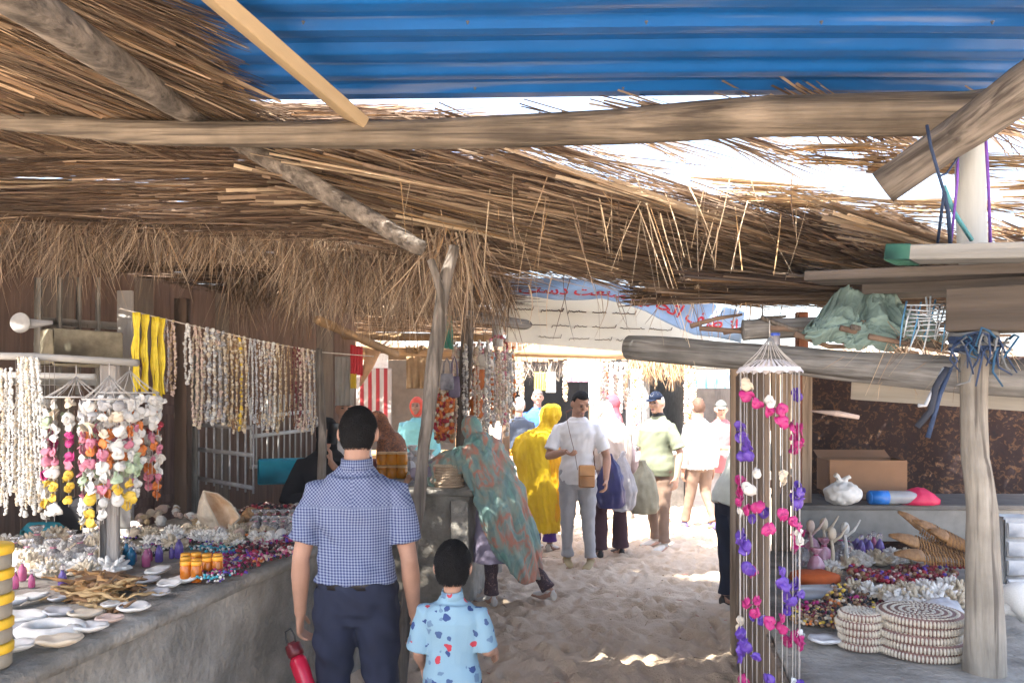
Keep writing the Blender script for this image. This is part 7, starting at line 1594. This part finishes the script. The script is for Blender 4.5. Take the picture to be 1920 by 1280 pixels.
# back table goods
def Bt(px, dy=.25): p = W(px, 740, 5.05 + dy); p.z = 1.003; return p
def cardboard():
    r = empty('cardboard_box', Bt(1614, .35)); r.rotation_euler.z = -.06; M_cb = mat('cardboard', (.25, .145, .085), .85, .1, 5); w_, d, h, t = .50, .26, .215, .006; z0 = .05
    b = MB(); b.box((0, 0, z0 / 2), (w_ * .9, d * .9, z0), bev=.004); b.build('spacer', M_cb, r)
    for nm, c, s in (('side', (0, -d / 2, z0 + h / 2), (w_, t, h)), ('side', (0, d / 2, z0 + h / 2), (w_, t, h)), ('side', (-w_ / 2, 0, z0 + h / 2), (t, d - .014, h)), ('side', (w_ / 2, 0, z0 + h / 2), (t, d - .014, h)), ('bottom', (0, 0, z0 + .006), (w_ - .02, d - .02, .006))): b = MB(); b.box(c, s); b.build(nm, M_cb, r, smooth=False)
    for sg in (-1, 1): b = MB(); b.box((0, sg * (d / 2 + (.03 if sg > 0 else -.075)), z0 + h + (.02 if sg > 0 else -.005)), (w_ - .01, .12, .004), Euler((sg * .5, 0, 0))); 
    b = MB(); b.box((0, d / 2 + .045, z0 + h + .02), (w_ - .01, .11, .004), Euler((.45, 0, 0))); b.build('flap', M_cb, r, smooth=False)
    tag(r, 'open brown cardboard box on the back table of the right stall', 'box')
cardboard()
b = MB(); b.ball((0, 0, .07), (.12, .09, .075), 24, 16); b.tube([(-.02, 0, .13), (-.03, 0, .17), (-.05, 0, .19)], [.03, .015, .02], 10); b.tube([(.0, 0, .13), (.02, 0, .17), (.05, 0, .18)], [.03, .012, .018], 10); o = b.build('knotted_bag', mat('white_plastic', (.66, .67, .66), .4, .1, 8)); remesh(o, .007, 2, lambda v, n: v + n * noise.noise(v * 30) * .010); o.location = Bt(1580, .02); tag(o, 'knotted white plastic bag on the back table', 'bag')
for (px, m1, m2, lb) in [(1638, cm('label_blue', (.02, .16, .55), rough=.3), mat('clear_bottle', (.5, .55, .6), .1, .1, 9, trans=.5), 'blue labelled plastic bottle lying on the back table'), ]:
    r = empty('lying_bottle', Bt(px + 20, .02) + Vector((0, 0, .045))); M9 = Euler((0, R(90), 0)).to_matrix()
    b = MB(); b.lathe([(.04, .0), (.043, .02), (.043, .16), (.03, .2), (.015, .22), (.015, .24)], (0, 0, 0), 20, M9); b.build('bottle_body', m2, r); b = MB(); b.lathe([(.0445, -.09), (.0445, .02)], (0, 0, 0), 20, M9); b.lathe([(.036, -.1), (.044, -.09)], (0, 0, 0), 20, M9); b.build('label', m1, r); tag(r, lb, 'bottle')
b = MB(); b.loft([(Vector((0, 0, z)), Vector((r_, 0, 0)), Vector((0, r_ * .6, 0))) for z, r_ in ((0, .13), (.03, .135), (.07, .10), (.1, .04), (.105, .01))], 28); o = b.build('pink_bundle', cm('crimson_cloth', (.55, .02, .09), rough=.5), disp=lambda v: v + v.normalized() * noise.noise(v * 20) * .012); o.location = Bt(1722, .05); tag(o, 'crimson pink cloth bundle on the back table', 'cloth bundle')
b = MB(); b.box((0, 0, .2), (.17, .14, .40), bev=.01); o = b.build('drawer_unit', cm('grey_plastic', (.30, .31, .32), rough=.5)); o.location = W(1897, 740, 4.0); o.location.z = RZ + .005
for k in range(4): b = MB(); b.box((0, -.075, .06 + .093 * k), (.14, .014, .075), bev=.004); b.build('drawer', cm('grey_plastic_light', (.38, .39, .40), rough=.5), o)
tag(o, 'small grey drawer unit right of the crooked post', 'drawers')
big2 = place('conwhite', None, onp(1905, 1190, RZ) + Vector((0, 0, .12)), 1.2, 3.3, 'large cream seashell at the right edge, right of the crooked post', 'seashell', None, 1.2, .4)
# small lid and jar on the stall beam
o = place('bluelid', lambda: jar(mat('clear_jar', (.5, .5, .55), .15, .1, 9, trans=.6), cm('lid_blue', (.06, .12, .55), rough=.4), .075, .022), W(1454, 652, 3.62) , 0, 1.0, 'small clear jar with a blue lid standing on the stall log beam', 'jar'); o.location = W(1454, 655, 3.7)
# white tube hanging in the right stall
b = MB(); b.tube([W(1520, 770, 4.6) - W(1570, 775, 4.6), Vector((0, 0, 0)), W(1610, 782, 4.6) - W(1570, 775, 4.6)], [.004, .018, .012], 10); o = b.build('folded_umbrella', cm('pale_fabric', (.55, .45, .42))); o.location = W(1570, 775, 4.6); tag(o, 'pale slim object hanging level under the stall beam against the brown cloth', 'umbrella')
# ============================================================ dusty air, a haze box added for the veil of far glare
hz = MB(); hz.box((0, 60, 4.0), (900, 700, 10.0)); ho_ = hz.build('haze', None, smooth=False); ho_.data.materials.clear()
mh = bpy.data.materials.new('haze_air'); mh.use_nodes = True; mh.node_tree.nodes.remove(mh.node_tree.nodes['Principled BSDF'])
pv = mh.node_tree.nodes.new('ShaderNodeVolumePrincipled'); pv.inputs['Color'].default_value = (1, .98, .95, 1); pv.inputs['Density'].default_value = .006; pv.inputs['Anisotropy'].default_value = .3
mh.node_tree.links.new(pv.outputs[0], mh.node_tree.nodes['Material Output'].inputs['Volume']); ho_.data.materials.append(mh); ho_['kind'] = 'stuff'
